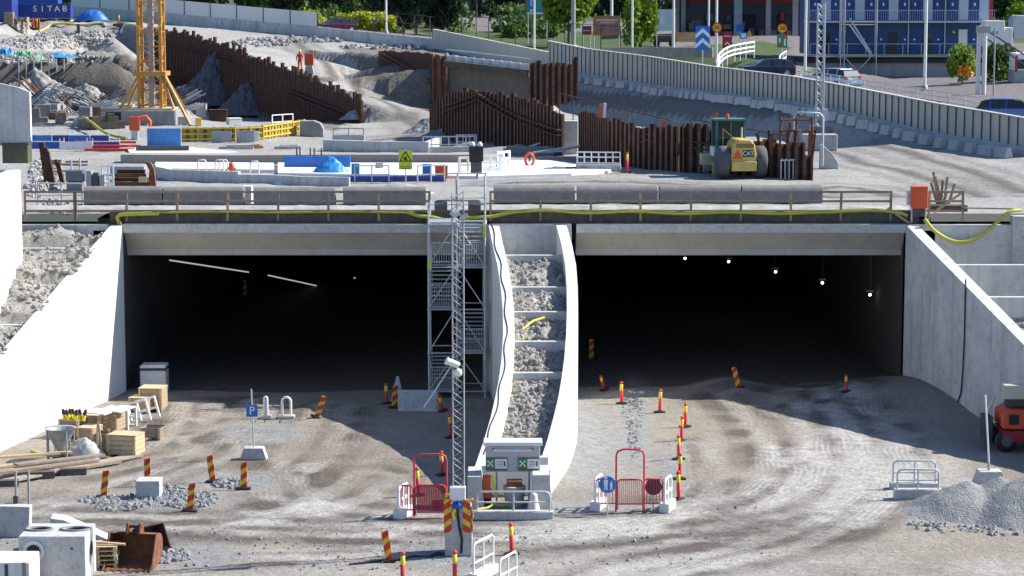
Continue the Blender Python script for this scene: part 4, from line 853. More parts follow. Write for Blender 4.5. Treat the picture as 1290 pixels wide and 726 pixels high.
# grey cube with gravel patch
q = FG(186, 630); s = S(q); t = tag(MB().box(0, 0, 0, 30 / s, .72, 24 / s).build('concrete_cube', conc_b, loc=q + Vector((0, .36, 0)), bevel=.015), 'grey concrete cube standing on the gravel patch among marker panels', 'concrete block')
def stones(name, spots, n, r0, r1, m, label, cat='gravel', ground=FG, clip=None):
    mb = MB(); o = ground(*spots[0][:2])
    for k in range(n):
        uu, vv, a, b = random.choices(spots, weights=[x[2] * x[3] for x in spots])[0]
        an = random.random() * 6.28; rr = math.sqrt(random.random()); u, v = uu + a * rr * math.cos(an), vv + b * rr * math.sin(an)
        p = ground(u, v); r = random.uniform(r0, r1) * random.choice([.5, .7, 1]); rock_mb(mb, (p.x - o.x, p.y - o.y, p.z - o.z + r * .2), r)
    t = mb.build(name, m, loc=o); return tag(t, label, cat, kind='stuff')
stones('gravel', [(170, 632, 70, 8), (235, 630, 40, 12), (290, 610, 22, 6), (150, 640, 30, 5), (210, 620, 30, 8)], 1500, .04, .13, rock_g, 'loose grey crushed stone around the concrete cube')
stones('gravel', [(215, 700, 22, 8), (190, 706, 30, 5), (232, 704, 8, 3)], 420, .05, .15, rock_g, 'grey crushed stone behind the excavator bucket')
stones('gravel', [(797, 520, 14, 30), (800, 500, 16, 6), (800, 560, 8, 20), (925, 492, 16, 4)], 420, .03, .1, rock_g, 'small stones scattered on the track in the right tunnel mouth')
stones('gravel', [(20, 680, 30, 10), (700, 642, 40, 3), (900, 640, 60, 2), (1270, 670, 30, 12), (560, 690, 40, 8), (330, 532, 30, 3), (370, 529, 30, 2), (740, 690, 260, 24), (400, 690, 300, 30)], 500, .025, .075, rock_g, 'small loose stones strewn over the dirt')
# gravel heaps right
hp = mat('gravel_fine', (.27, .27, .265), .95, var=.3, scale=9, bump=1., bs=16)
def big_heap():
    c0 = FG(1222, 664); peaks = [(FG(1226, 652), 1.12, 1.95), (FG(1268, 652), 1.25, 1.9), (FG(1310, 658), 1.5, 2.4), (FG(1195, 655), .55, 1.3)]
    rows = []
    for y in np.arange(-3.6, 4.2, .11):
        r = []
        for x in np.arange(-3.2, 7.5, .11):
            X, Y = c0.x + x, c0.y + y + 1.2; z = -.2
            for p, h, rad in peaks:
                d = math.hypot(X - p.x, Y - (p.y + 1.0)); z = max(z, h * (1 - d / rad) - .12 * math.exp(-d * d * 2) * h)
            z += .05 * fbm(X, Y, 1.3, 3) + .035 * fbm(X, Y, 6, 5)
            r.append((x, y + 1.2, z))
        rows.append(r)
    tag(MB().grid(rows).build('gravel_heap', hp, loc=c0), 'grey fine gravel heap with rounded humps at the right edge', 'gravel', kind='stuff')
big_heap()
stones('gravel', [(1170, 662, 26, 4), (1210, 668, 60, 4), (1265, 672, 30, 4)], 260, .03, .11, rock_g, 'coarse stones that rolled to the foot of the gravel heap')
# sign base with leaning pole
q = FG(1246, 610); s = S(q); t = thing('pole_stand', 'thin leaning white pole in a concrete foot behind the gravel heap', 'pole', q)
MB().prism([(-20 / s, 0), (20 / s, 0), (14 / s, 18 / s), (-14 / s, 18 / s)], -.3, .3).build('concrete_base', conc_b, t, bevel=.02); MB().tube((0, 0, .4), (-.2, 0, 3.0), .03).build('pole', white, t); MB().tube((-.02, 0, .45), (-.04, 0, .75), .045).build('sleeve', galv_d, t)
# boom lift
q = FG(1294, 570); s = S(q); t = thing('boom_lift', 'red orange boom lift with a beige boom, parked in the shade at the right edge', 'machine', q, 0)
MB().box(.25, .8, .35, 2.3, 1.7, .42).build('chassis', red_d, t, bevel=.05)
ch = MB().prism([(-.88, .86), (-.8, .8), (1.6, .8), (1.6, 1.45), (-.6, 1.52), (-.88, 1.35)], .1, 1.6).build('turret', mat('lift_red', (.72, .09, .03), .45, var=.15, dirt=.25, dcol=(.25, .12, .08)), t, bevel=.05)
MB().box(-.48, .085, .98, .36, .02, .36).build('vent', black, ch); MB().box(.9, .085, 1.0, .5, .02, .25).build('decal', red_d, ch)
for x in (-.75, 1.2):
    for y in (.1, 1.5):
        wh = MB().lathe([(.2, -.13), (.36, -.13), (.39, -.08), (.39, .08), (.36, .13), (.2, .13)], 16, (x, y, .39), axis='y').build('wheel', black, t); MB().lathe([(.2, -.155), (.19, -.1), (.19, .15)], 12, (x, y, .39), axis='y').build('rim', mat('rim_dusty', (.12, .12, .12), .8), wh)
bm = mat('boom_beige', (.55, .52, .40), .5, var=.1)
MB().box(.25, .5, 1.86, 2.1, .4, .50).box(1.05, .9, 1.6, .35, .42, 1.0).build('boom', bm, t, bevel=.02)
MB().box(.0, .8, 1.55, 1.3, .5, .28).build('hose_tray', steel_d, t); 
bk = MB()
for zz in (0, .5, 1.0): bk.path([(-1.25, .5, 1.0 - 1. + zz * 0 + .2 + zz * .4), (-1.25, 1.3, .2 + zz * .4)], .02)
MB().tube((-1.0, .9, 1.9), (-1.3, .9, 1.2), .05).build('jib', bm, t); MB().box(-1.28, .9, .25, .28, .9, .95).build('basket', steel_d, t, bevel=.02)
# foreground left: chamber, white block, slabs
q = G(66, 738, 0); s = S(q); t = thing('manhole_chamber', 'large grey precast concrete chamber with a round hole in its side', 'concrete chamber', q + Vector((0, .85, 0)))
w_ = 84 / s; h = 63 / s
body = MB(); body.box(0, 0, 0, w_, 1.6, h); body.build('box', conc_b, t, bevel=.03)
MB().lathe([(.5, h), (.5, h + .045), (.36, h + .045), (.34, h - .02)], 28, (0, 0, 0)).build('lid_ring', conc_d, t, loc=(-.5, 0, 0)).scale = (.85, .5, 1); MB().lathe([(.5, h), (.5, h + .045), (.36, h + .045), (.34, h - .02)], 28, (0, 0, 0)).build('lid_ring', conc_d, t, loc=(.5, 0, 0)).scale = (.85, .5, 1)
rr = MB().lathe([(.30, -.83), (.27, -.80 - .04), (.2, -.80 - .03), (.19, -.79)], 24, (-.5, 0, h - .42), axis='y').build('pipe_collar', conc_w, t)
MB().lathe([(.19, -.845), (.185, -.80)], 24, (-.5, 0, h - .42), axis='y').build('hole', black, rr); MB().lathe([(.04, -.806), (.03, -.80)], 10, (.55, 0, h - .35), axis='y').build('lifting_socket', steel_d, t)
MB().lathe([(.22, w_ / 2 + .004), (.2, w_ / 2 - .02)], 20, (0, .1, h - .55), axis='x').build('side_hole', black, t)
q = G(20, 755, 0); s = S(q); t = thing('concrete_block', 'bright white block with a dark groove at the bottom left corner', 'concrete block', q)
MB().box(-.35, .5, 0, 1.55, 1.3, 1.05).build('block', conc_w, t, bevel=.03); MB().box(-.2, -.153, .3, .1, .012, .7).build('groove', steel_d, t); MB().box(.28, -.16, .1, .1, .02, .95).build('groove', conc_d, t)
q = FG(107, 690); s = S(q); t = tag(fixn(MB().prism([(-1.0, 0), (1.15, 0), (1.1, .12), (-.55, .92), (-.95, .98)], -.35, .35).build('concrete_wedge', conc_b, loc=q, rz=.1, bevel=.02)), 'long wedge shaped concrete piece lying behind the grey chamber', 'concrete piece')
q = FG(15, 676); s = S(q); tag(fixn(MB().prism([(-1.2, 0), (.55, 0), (.6, 1.0), (-1.2, 1.05)], -.2, .2).build('concrete_slab', conc_w, loc=q, rx=0, bevel=.02) if False else MB().prism([(-1.2, 0), (.55, 0), (.6, .95), (-1.2, 1.0)], -.2, .2).build('concrete_slab', conc_b, loc=q, bevel=.02)), 'pale concrete slab standing at the left edge behind the steel poles', 'slab')
for u, vt, vb, lb in [(21, 592, 668, 'thin steel pole with a clamp, left one of two behind the chamber'), (37, 592, 666, 'thin steel pole, right one of two behind the chamber')]:
    q = FG(u, vb + 6); s = S(q); t = thing('steel_pole', lb, 'pole', q, 0, 'steel poles behind the chamber'); MB().tube((0, 0, 0), (.02, 0, (vb + 6 - vt) / s), .04).build('pole', galv_d, t)
    if u < 30: MB().box(0, 0, .9, .14, .1, .3).build('clamp', steel_d, t)
# pallets
def pallet_mesh():
    m = MB()
    for k in range(5): m.box(0, -.34 + k * .17, .1, 1.1, .12, .022)
    for x in (-.5, 0, .5): m.box(x, 0, 0, .1, .8, .1)
    return m
q = FG(122, 716); 
for k in range(5):
    tag(pallet_mesh().build('pallet', wood_p, loc=q + Vector((random.uniform(-.02, .02), .3, k * .13)), rz=.1 + random.uniform(-.05, .05)), ['bottom', 'second', 'middle', 'fourth', 'top'][k] + ' pallet of the small stack between chamber and bucket', 'pallet', 'pallets stacked by the bucket')
q2 = q + Vector((.35, .1, .68)); tag(MB().box(0, 0, 0, .9, .1, .05, ry=.08).build('plank', wood_p, loc=q2), 'short pale plank lying on the pallets beside the bucket', 'plank')
# excavator bucket
q = FG(168, 713); s = S(q); t = thing('excavator_bucket', 'rusty brown excavator bucket lying open towards the camera', 'excavator bucket', q, -.15); t.scale = (.92, .92, .92)
wd = 1.5; prof = [(-.75, .0), (-.5, .0), (-.15, .03), (.15, .1), (.42, .26), (.58, .5), (.58, .75), (.42, .95), (.2, 1.03), (.0, 1.02)]      # (y, z) shell, mouth towards -y
sh = MB()
rows = [[(x, y, z) for (y, z) in prof] for x in (-wd / 2, wd / 2)]; rows2 = [[(x, y * .93 + .02, z * .93 + .03) for (y, z) in prof] for x in (wd / 2, -wd / 2)]
sh.grid(rows + rows2, sm=False); sh.build('shell', rust_l, t)
for sx in (-1, 1):
    cheek = [(-.72, .02), (-.42, .22), (-.22, .6), (.0, 1.02), (.2, 1.03), (.42, .95), (.58, .75), (.58, .5), (.42, .26), (.15, .1), (-.15, .03)]
    MB().prism([(y, z) for y, z in cheek], sx * wd / 2 - .03, sx * wd / 2 + .03, axis='x').build('cheek', rust_l, t)
    MB().path([(sx * wd / 2, y, z) for y, z in [(-.75, .02), (-.42, .23), (-.22, .61), (.0, 1.03)]], .035, 6).build('cutting_edge', rust_l, t)
for k in range(6): MB().prism([(-.85, .0), (-.6, -.01), (-.6, .08)], -wd / 2 + .1 + k * .25, -wd / 2 + .2 + k * .25, axis='x').build('tooth', rust_l, t)
for sx in (-.2, .2): MB().prism([(.0, .98), (.45, .95), (.35, 1.3), (.1, 1.32)], sx - .03, sx + .03, axis='x').build('ear', rust_l, t)
MB().tube((-.24, .2, 1.2), (.24, .2, 1.2), .05, 10).build('pin', rust, t)
q = FG(190, 700); t = thing('excavator_bucket', 'smaller rusty bucket partly hidden behind the large one', 'excavator bucket', q + Vector((0, .3, 0)), .9)
rows = [[(x, y * .7, z * .8) for (y, z) in prof] for x in (-.45, .45)]; rows2 = [[(x, y * .63 + .02, z * .74 + .03) for (y, z) in prof] for x in (.45, -.45)]
MB().grid(rows + rows2, sm=False).build('shell', rust, t)
for sx in (-1, 1): MB().prism([(y * .7, z * .8) for y, z in cheek], sx * .45 - .02, sx * .45 + .02, axis='x').build('cheek', rust, t)
# black cable on the ground
P = [FG(*a) + Vector((0, 0, .03)) for a in [(440, 712), (480, 708), (505, 706), (520, 702), (545, 703), (553, 699), (560, 700), (572, 698)]]
tag(MB().path([a - P[0] for a in P], .03, 5).build('cable', black, loc=P[0]), 'black cable snaking over the dirt to the mast block', 'cable')
for k, (u, v) in enumerate([(552, 700), (460, 650), (473, 650), (508, 656)]):
    if k == 0: q = FG(u, v); tag(heap(q, .3, .2, .14, None).build('cable_coil', black, loc=q), 'small black cable bundle on the dirt left of the mast block', 'cable')
# hanging cable on right wing wall
A = (PR, 0); B = (PR + .227 * 20, -20); P = [VP(u, v, A, B) for u, v in [(1218, 352), (1217, 390), (1216, 430), (1214, 470), (1212, 495), (1205, 514)]]
tag(MB().path([a - P[0] + Vector((-.05, -.03, 0)) for a in P], .03, 6).build('cable', black, loc=P[0]), 'dark cable hanging down the face of the right wing wall', 'cable')
# ================================================================== on the deck
def up(q): return Vector((q.x, q.y, uz(q.x, q.y)))
# timber railing along the front edge
def railing(u0, u1, label, step=62, Y=.42, zb=ZD + .05, extra=True):
    a = D(u0, 270, Y); b = D(u1, 270, Y); L = b.x - a.x; t = thing('timber_railing', label, 'railing', (a.x, Y, zb)); n = max(1, round(L / (step / 30.6))); H = .85
    for z in (H - .05, .42, .02): MB().box(L / 2, -.04, z, L, .03, .09).build('rail', wood_g, t)
    for k in range(n + 1): MB().box(L * k / n, 0, -.35, .1, .06, H + .38, ry=random.uniform(-.02, .02)).build('post', wood if k % 3 == 0 else wood_g, t)
    return t
railing(32, 94, 'short timber railing at the left end above the rubble', 60)
railing(96, 541, 'long timber railing on the deck above the left tunnel'); railing(618, 1122, 'long timber railing on the deck above the right tunnel')
t = railing(1170, 1213, 'short braced timber railing right of the red cabinet', 45)
MB().beam((.2, -.06, .0), (1.3, -.06, .8), .04, .1).build('brace', wood, t)
a = D(1118, 262, .4); b = D(1146, 282, .4); tag(MB().beam((0, 0, 0), b - a, .05, .1).build('plank', wood, loc=a + Vector((0, -.1, 0))), 'slanting plank at the right end of the long railing', 'plank')
a = D(1215, 262, .2); tag(MB().tube((0, 0, 0), (2.3, 0, -.05), .035).build('pole', wood_g, loc=a), 'thin horizontal pole running from the braced railing to the pale wall block', 'pole')
q = D(1188, 262, 2.2); q.z = ZD; t = thing('timber_stack', 'tangle of upright timber offcuts behind the braced railing', 'timber', q)
for k in range(9): MB().box(random.uniform(-.25, .25), random.uniform(-.2, .2), -.1, .1, .06, random.uniform(.9, 1.7), ry=random.uniform(-.3, .3), rx=random.uniform(-.2, .2)).build('offcut', wood_g if k % 2 else wood, t)
MB().box(.1, -.5, -.1, 1.5, .8, .35).build('dark_crate', wood_d, t)
# red cabinet
q = D(1157, 276, .3); q.z = ZT + .05; s = 30.6; t = thing('switch_cabinet', 'red cabinet on grey legs at the top corner of the right wing wall', 'cabinet', q)
MB().box(0, 0, .6, 20 / s, .45, 26 / s + .05).build('cabinet', orange, t, bevel=.02); MB().box(0, -.232, .66, 17 / s, .015, 22 / s).build('door', orange, t); MB().box(-.37, .2, .7, .16, .3, .6).build('side_box', galv, t)
for sx in (-.28, .28): MB().tube((sx, 0, 0), (sx, 0, .62), .04).build('leg', galv, t)
MB().box(0, .1, .25, .5, .3, .35).build('socket_box', steel_d, t)
# hoses
def hose(pts, label, Y=None, r=.06, zo=0., m=hose_y):
    P = [Vector(p) for p in pts]; Q = []
    for i in range(len(P) - 1):
        p0, p1, p2, p3 = P[max(i - 1, 0)], P[i], P[i + 1], P[min(i + 2, len(P) - 1)]
        for k in range(6):
            s = k / 6; Q.append(.5 * ((2 * p1) + (p2 - p0) * s + (2 * p0 - 5 * p1 + 4 * p2 - p3) * s * s + (3 * p1 - 3 * p2 + p3 - p0) * s ** 3))
    Q.append(P[-1]); return tag(MB().path([a - Q[0] for a in Q], r, 8).build('hose', m, loc=Q[0]), label, 'hose')
hose([D(1165, 276, -.15), D(1176, 290, -.2), D(1193, 301, -.2), D(1208, 305, -.2), D(1224, 303, -.2), D(1240, 294, -.2), D(1256, 280, -.2), D(1272, 267, -.15), D(1285, 265, .1)], 'yellow hose hanging in a sagging loop over the stained parapet', r=.075)
hose([D(u, v, .3) for u, v in [(512, 267), (528, 272), (545, 274), (560, 277), (580, 276), (600, 274), (620, 273), (650, 267), (690, 265), (740, 268), (800, 266), (860, 269), (920, 267), (980, 269), (1040, 267), (1100, 265), (1132, 268), (1143, 272)]], 'long yellow hose running behind the railing above the right tunnel', r=.075)
hose([D(u, v, .2) for u, v in [(152, 298), (155, 290), (150, 281), (149, 272), (165, 270), (200, 269)]], 'yellow hose drooping over the top corner of the left wing wall', r=.08)
hose([D(u, v, .3) for u, v in [(200, 268), (270, 267), (350, 268), (430, 267), (500, 268), (512, 268)]], 'thin yellow hose along the railing above the left tunnel', r=.035)
# concrete pipes
def pipe(u0, u1, v, label, r=.40, grp='concrete beams lying along the deck'):
    a = G(u0, v, ZD); b = G(u1, v, ZD); L = (b - a).x; n = 20
    m = MB(); pr = [(-.36, 0), (.36, 0), (.38, .3)] + [(.38 * math.cos(a), .42 + .34 * math.sin(a)) for a in [k * PI / 10 for k in range(0, 11)]] + [(-.38, .3)]
    m.prism(pr, 0, L, axis='x'); o = fixn(m.build('precast_block', mat('pipe_concrete', (.21, .205, .195), .85, var=.22, scale=1.2, streak=.3, dirt=.3), loc=(a.x, a.y, uz(a.x + L / 2, a.y) + .01), rz=random.uniform(-.012, .012), bevel=.02))
    return tag(o, label, 'concrete block', grp)
for i, (u0, u1) in enumerate([(105, 205.5), (207, 308), (321, 423), (433, 537)]): pipe(u0, u1, 258, ['leftmost', 'second from the left', 'third from the left', 'fourth from the left'][i] + ' of the grey round topped beams above the left tunnel')
for i, (u0, u1) in enumerate([(622, 724), (726.5, 828), (830, 931.5), (933.5, 1035)]): pipe(u0, u1, 256, ['first right of the stair tower', 'second right of the stair tower', 'third right of the stair tower', 'rightmost'][i] + ' of the grey round topped beams above the right tunnel')
q = D(310, 250, 5.4); tag(MB().box(0, 0, 0, .35, .6, .75).build('concrete_block', conc_w, loc=(q.x + .1, 5.3, ZD)), 'pale upright block between the second and third concrete beams', 'block')
# posts and rail left of pipes
a = D(48, 250, 4); t = thing('railing', 'grey metal railing left of the concrete beams', 'railing', (a.x, 4, uz(a.x, 4)))
for z in (.45, .95): MB().tube((0, 0, z), (1.9, 0, z), .03).build('rail', galv, t)
for x in (0, 1, 1.9): MB().tube((x, 0, 0), (x, 0, 1.0), .035).build('post', galv, t)
# ------------------------------------------------------------------ low walls and slabs of the yard
def strip_wall(pts, h, th, m, name, label, cat='wall', capm=None, hz=None):
    P = [UG(u, v) if len(_a) == 2 else None for _a in pts for (u, v) in [_a]]; o = P[0].copy(); mb = MB(); rows = [[], [], [], []]
    for i, p in enumerate(P):
        d = P[min(i + 1, len(P) - 1)] - P[max(i - 1, 0)]; d.z = 0; d.normalize(); n = Vector((-d.y, d.x, 0)); n = n if n.y > 0 else -n
        q = p + n * th; b = p.z - .3; tt = p.z + h
        for r, (a, z) in zip(rows, ((p, b), (p, tt), (q, tt), (q, b))): r.append((a.x - o.x, a.y - o.y, z - o.z))
    mb.grid(rows + [rows[0]], sm=False); mb.add([rows[k][-1] for k in range(4)], [(0, 1, 2, 3)]); mb.add([rows[k][0] for k in range(4)], [(3, 2, 1, 0)])
    ob = fixn(mb.build(name, m, loc=o)); return tag(ob, label, cat)
strip_wall([(196, 224), (215, 228), (260, 230), (300, 231)], .55, .22, conc, 'low_wall', 'curved low grey wall, its left length behind the second concrete beam')
strip_wall([(300, 231), (345, 232), (380, 234), (440, 235)], .42, .22, conc, 'low_wall', 'low grey wall in front of the blue tarp')
strip_wall([(152, 206), (300, 207), (430, 206), (600, 206)], .46, 1.6, mat('slab_beige', (.33, .30, .26), .9, var=.1, streak=.3), 'concrete_slab', 'long beige concrete slab edge crossing the yard')
strip_wall([(407, 190), (470, 192), (540, 193), (556, 187)], .62, .35, conc, 'low_wall', 'low grey wall with steel posts, in front of the haul road')
strip_wall([(600, 200), (640, 196), (705, 196)], .5, .3, conc_d, 'low_wall', 'low dark wall right of the white plastic barriers')
membr = mat('membrane_white', (.80, .80, .78), .7, var=.05, dirt=.2, scale=1.0, dcol=(.45, .43, .4))
def patch(poly, z, m, name, label, cat, n=1):
    P = [UG(u, v) + Vector((0, 0, z)) for u, v in poly]; o = P[0].copy(); mb = MB(); c_ = [a - o for a in P]; k = len(c_)
    mb.add([(a.x, a.y, a.z) for a in c_] + [(a.x, a.y, a.z - z - .3) for a in c_], [list(range(k))] + [(i, (i + 1) % k, (i + 1) % k + k, i + k) for i in range(k)])
    return tag(fixn(mb.build(name, m, loc=o)), label, cat)
patch([(196, 216), (345, 218), (345, 209), (196, 208)], .16, membr, 'white_sheet', 'bright white insulation sheet behind the curved low wall', 'sheet')
patch([(350, 222), (600, 226), (598, 209), (350, 209)], .16, membr, 'white_sheet', 'bright white sheet area around the yellow warning sign', 'sheet')
patch([(602, 226), (720, 222), (770, 218), (770, 214), (690, 205), (605, 206)], .13, membr, 'white_sheet', 'bright white sheet right of the plastic barriers', 'sheet')
patch([(165, 197), (225, 198), (300, 195), (230, 188), (160, 190)], .14, membr, 'white_sheet', 'bright white sheet lying left of the beige slab', 'sheet')
# yellow formwork
fm_y = stripes('formwork', (.42, .33, .06), (.10, .09, .05), 1.9, 0, .6, .55)
def formwork(pts, h, label, mt):
    P = [UG(u, v) for u, v in pts]; t = thing('formwork', label, 'formwork', P[0])
    for a, b in zip(P[:-1], P[1:]):
        d = b - a; L = math.hypot(d.x, d.y); f = MB().box(L / 2, 0, 0, L, .1, h).build('formwork_panel', mt, t, loc=a - P[0], rz=math.atan2(d.y, d.x))
        for zz in (.1, h * .5, h - .1): MB().box(L / 2, -.08, zz, L, .06, .08).build('rail', yellow, f)
        for k in range(int(L / 1.0) + 1): MB().box(min(L - .05, k * 1.0), -.10, 0, .07, .06, h + .05).build('stud', yellow, f)
    return t
formwork([(228, 179), (296, 178)], .85, 'left half of the yellow formwork wall with grey sheets in front', fm_y); formwork([(296, 178), (330, 176), (384, 171)], .85, 'right half of the yellow formwork wall, bending back', fm_y)
for u, v, w_, h_, m_, lb in [(280, 179, 1.2, .65, grey_p, 'grey board leaning on the left yellow formwork'), (310, 179, 1.1, .7, grey_p, 'grey board leaning on the right yellow formwork'), (322, 178, .5, .6, white, 'white board beside the grey one at the yellow formwork')]:
    q = UG(u, v); tag(MB().box(0, -.2, 0, w_, .06, h_, rx=.1).build('leaning_board', m_, loc=q), lb, 'board')
q = UG(392, 172); tag(MB().prism([(-.7, 0), (.8, 0), (.8, .5), (.6, .85), (.2, 1.0), (-.7, 1.0)], -.3, .6).build('concrete_piece', conc_d, loc=q, bevel=.05), 'rounded dark concrete piece at the end of the yellow formwork', 'concrete piece')
q = UG(384, 171); tag(MB().box(0, 0, 0, .45, .5, .85).build('concrete_piece', conc_w, loc=q, bevel=.02), 'pale upright concrete piece touching the rounded dark one', 'concrete piece')
# haul road side structures: railings
def simple_rail(u0, u1, v, h, label, posts=4, m=galv, base=.12, rails=(.5, 1.), name='railing', grp=None, basem=None):
    a = UG(u0, v); b = UG(u1, v); d = b - a; L = math.hypot(d.x, d.y); t = thing(name, label, 'railing', a, math.atan2(d.y, d.x), grp)
    for k in range(posts): MB().box(L * k / (posts - 1), 0, 0, .06, .06, h).build('post', m, t)
    for r in rails: MB().box(L / 2, 0, h * r - .05, L, .05, .06).build('rail', m, t)
    if base: MB().box(L / 2, 0, 0, L + .1, .4, base).build('concrete_base', basem or conc_b, t)
    return t
simple_rail(343, 369, 163, .95, 'pale railing behind the right yellow formwork', 3, white)
simple_rail(420, 458, 179, .85, 'grey panel railing on the low wall by the haul road', 3, galv_d, .4)
simple_rail(533, 598, 192, .9, 'row of bent grey frames behind the white sheets', 7, galv, .3); simple_rail(575, 600, 187, .8, 'short pale frame at the right end of the bent frames', 4, white, 0)
t = simple_rail(727, 781, 216, 1.0, 'pale metal cage rail in front of the right sheet piles', 7, white, .35, (.45, .75, 1.))
simple_rail(447, 490, 231, .85, 'left grey hoop railing by the warning sign', 3, galv, 0); simple_rail(526, 560, 231, .85, 'right grey hoop railing by the orange box', 3, galv, 0)
marker_post(UG(790, 218), 'marker post on the deck right of the pale metal cage rail', 1.05)
# warning sign
q = UG(511, 231); s = S(q); t = thing('warning_sign', 'yellow green sign with a black warning triangle on the white sheets', 'sign', q)
MB().tube((0, .03, 0), (0, .03, 42 / s), .03).build('pole', galv, t); f = MB().box(0, 0, 17 / s, 17 / s, .02, 24 / s).build('sign_board', lime, t)
tri = MB(); w3 = 7.2 / s; z3 = 27.5 / s; hh = 12 / s
tri.beam((-w3, -.015, z3), (w3, -.015, z3), .01, .05).beam((-w3, -.015, z3), (0, -.015, z3 + hh), .01, .05).beam((w3, -.015, z3), (0, -.015, z3 + hh), .01, .05); tri.build('triangle', black, f)
MB().lathe([(.06, -.018), (.06, -.012)], 10, (.01, 0, z3 + .17), axis='y').box(-.02, -.015, z3 + .06, .2, .01, .07, ry=.4).build('symbol', black, f); MB().box(0, -.014, 20 / s, .5, .006, .03).box(0, -.014, 18 / s, .4, .006, .03).build('caption', steel_d, f)
# orange box, blue parts
q = UG(556, 226); t = thing('crate', 'orange red box behind the right grey hoop railing', 'box', q); MB().box(0, .2, .1, .62, .5, .5).build('body', orange, t, bevel=.03); MB().box(0, .2, .0, .5, .4, .1).build('feet', steel_d, t); MB().box(0, .2, .6, .66, .54, .05).build('lid', orange, t)
for u, v, w_, h_, m_, lb, cat in [(400, 214, 3.4, .7, tarp_d, 'dark blue sheeted barrier left of the blue tarp', 'barrier'), (443, 229, 3.9, .26, blue_d, 'dark blue band of low boards before the white sheets', 'barrier'), (538, 226, .45, .75, tarp_b, 'light blue upright bin right of the warning sign', 'bin'), (448, 224, .4, .7, tarp_b, 'light blue upright bin at the foot of the blue tarp', 'bin'), (478, 216, .4, .45, grey_p, 'small grey meter box left of the warning sign', 'box')]:
    q = UG(u, v); o = MB().box(0, 0, 0, w_, .3, h_).build({'barrier': 'low_barrier', 'bin': 'bin', 'box': 'meter_box'}[cat], m_, loc=q, bevel=.02); tag(o, lb, cat)
q = UG(515, 229); tag(MB().box(0, 0, 0, 3.6, .2, .26).build('low_barrier', blue_d, loc=q), 'dark blue low board right under the warning sign', 'barrier')
q = UG(417, 222); tag(heap(q, 1.15, .8, 1.0, None, 1.3, 5, .5, 40, 30, 1.2).build('tarpaulin', tarp_b, loc=q), 'crumpled bright blue tarpaulin heap behind the low wall', 'tarpaulin')
for u, v, rx, h, lb in [(374, 221, .5, .4, 'white sack heap left of the blue tarpaulin'), (354, 232, .4, .35, 'white sack on the ground in front of the low wall'), (700, 214, .9, .3, 'white crumpled sheet beside the metal cage rail'), (590, 190, 1.4, .5, 'pale debris heap behind the white plastic barriers'), (655, 192, 2.0, .45, 'pale pile of boards and pipes right of the black cabinets')]:
    q = UG(u, v); tag(heap(q, rx, .5, h, None, 2, u * .1, .6).build('debris_heap' if 'sack' not in lb else 'sack', membr if u not in (590, 655) else rock, loc=q), lb, 'heap')
q = UG(505, 244); tag(heap(q, 1.6, .8, .5, None, 2, 8).build('dirt_heap', rock, loc=q), 'low grey brown dirt heap behind the fourth concrete beam', 'heap')
# white plastic barriers
def pl_barrier(u, v, rz, lb):
    q = UG(u, v); t = thing('plastic_barrier', lb, 'barrier', q, rz, 'white plastic barriers by the black cabinets')
    for z in (.15, .5, .85): MB().box(0, 0, z, 1.1, .08, .12).build('rail', white_p, t)
    for x in (-.5, 0, .5): MB().box(x, 0, 0, .1, .1, .95).build('post', white_p, t)
pl_barrier(590, 222, .5, 'white plastic barrier left of the black cabinets'); pl_barrier(618, 219, .3, 'first white plastic barrier right of the black cabinets'); pl_barrier(634, 214, .9, 'second white plastic barrier right of the black cabinets')
q = UG(600, 223); t = thing('cabinet', 'black upright cabinets with pale domes on top, by the plastic barriers', 'cabinet', q)
MB().box(0, 0, 0, .55, .5, .75).build('lower_box', steel_d, t); MB().box(0, 0, .78, .7, .5, .75).build('upper_box', black, t); 
for sx in (-.18, .18): MB().lathe([(.12, 1.53), (.13, 1.62), (.08, 1.72), (.02, 1.75)], 10, (sx, 0, 0)).build('dome', white_p, t)
# hose wheel in front of dark walls
q = UG(667, 212); t = thing('life_buoy', 'red ring hanging on the dark low wall', 'ring', q + Vector((0, -.15, .45))); MB().path([(.22 * math.cos(a), 0, .34 * math.sin(a)) for a in [k * PI / 8 for k in range(16)]], .07, 8, closed=True).build('ring', orange, t); MB().box(0, .03, -.1, .1, .05, .2).build('hook', steel_d, t)
q = UG(292, 229); t = thing('hydrant', 'orange red upright fitting at the curved low wall', 'hydrant', q); MB().lathe([(.12, 0), (.14, .5), (.1, .55), (.15, .6), (.13, .85), (.05, .92)], 10).build('body', orange, t); MB().tube((-.2, 0, .62), (.2, 0, .62), .06).build('outlet', orange, t)
for k, (u, v) in enumerate([(272, 226), (277, 226), (316, 228), (250, 226)]):
    q = UG(u, v); tag(MB().path([(0, 0, 0), (0, 0, .85), (.1, 0, .95), (.35, 0, .95), (.42, 0, .85), (.42, 0, .1)], .035, 6).build('pipe_hoop', white_p, loc=q + Vector((0, -.2, 0))), ['first', 'second', 'rightmost', 'leftmost'][k] + ' white bent pipe hooked over the curved low wall', 'pipe', 'white pipes over the low wall')
for k, u in enumerate((374, 378, 391, 396, 405)):
    q = UG(u, 207); tag(MB().tube((0, 0, 0), (0, 0, .85), .04).build('starter_bar', rust, loc=q), 'short rusty starter bar standing on the beige slab', 'rebar', 'rusty starter bars on the beige slab')
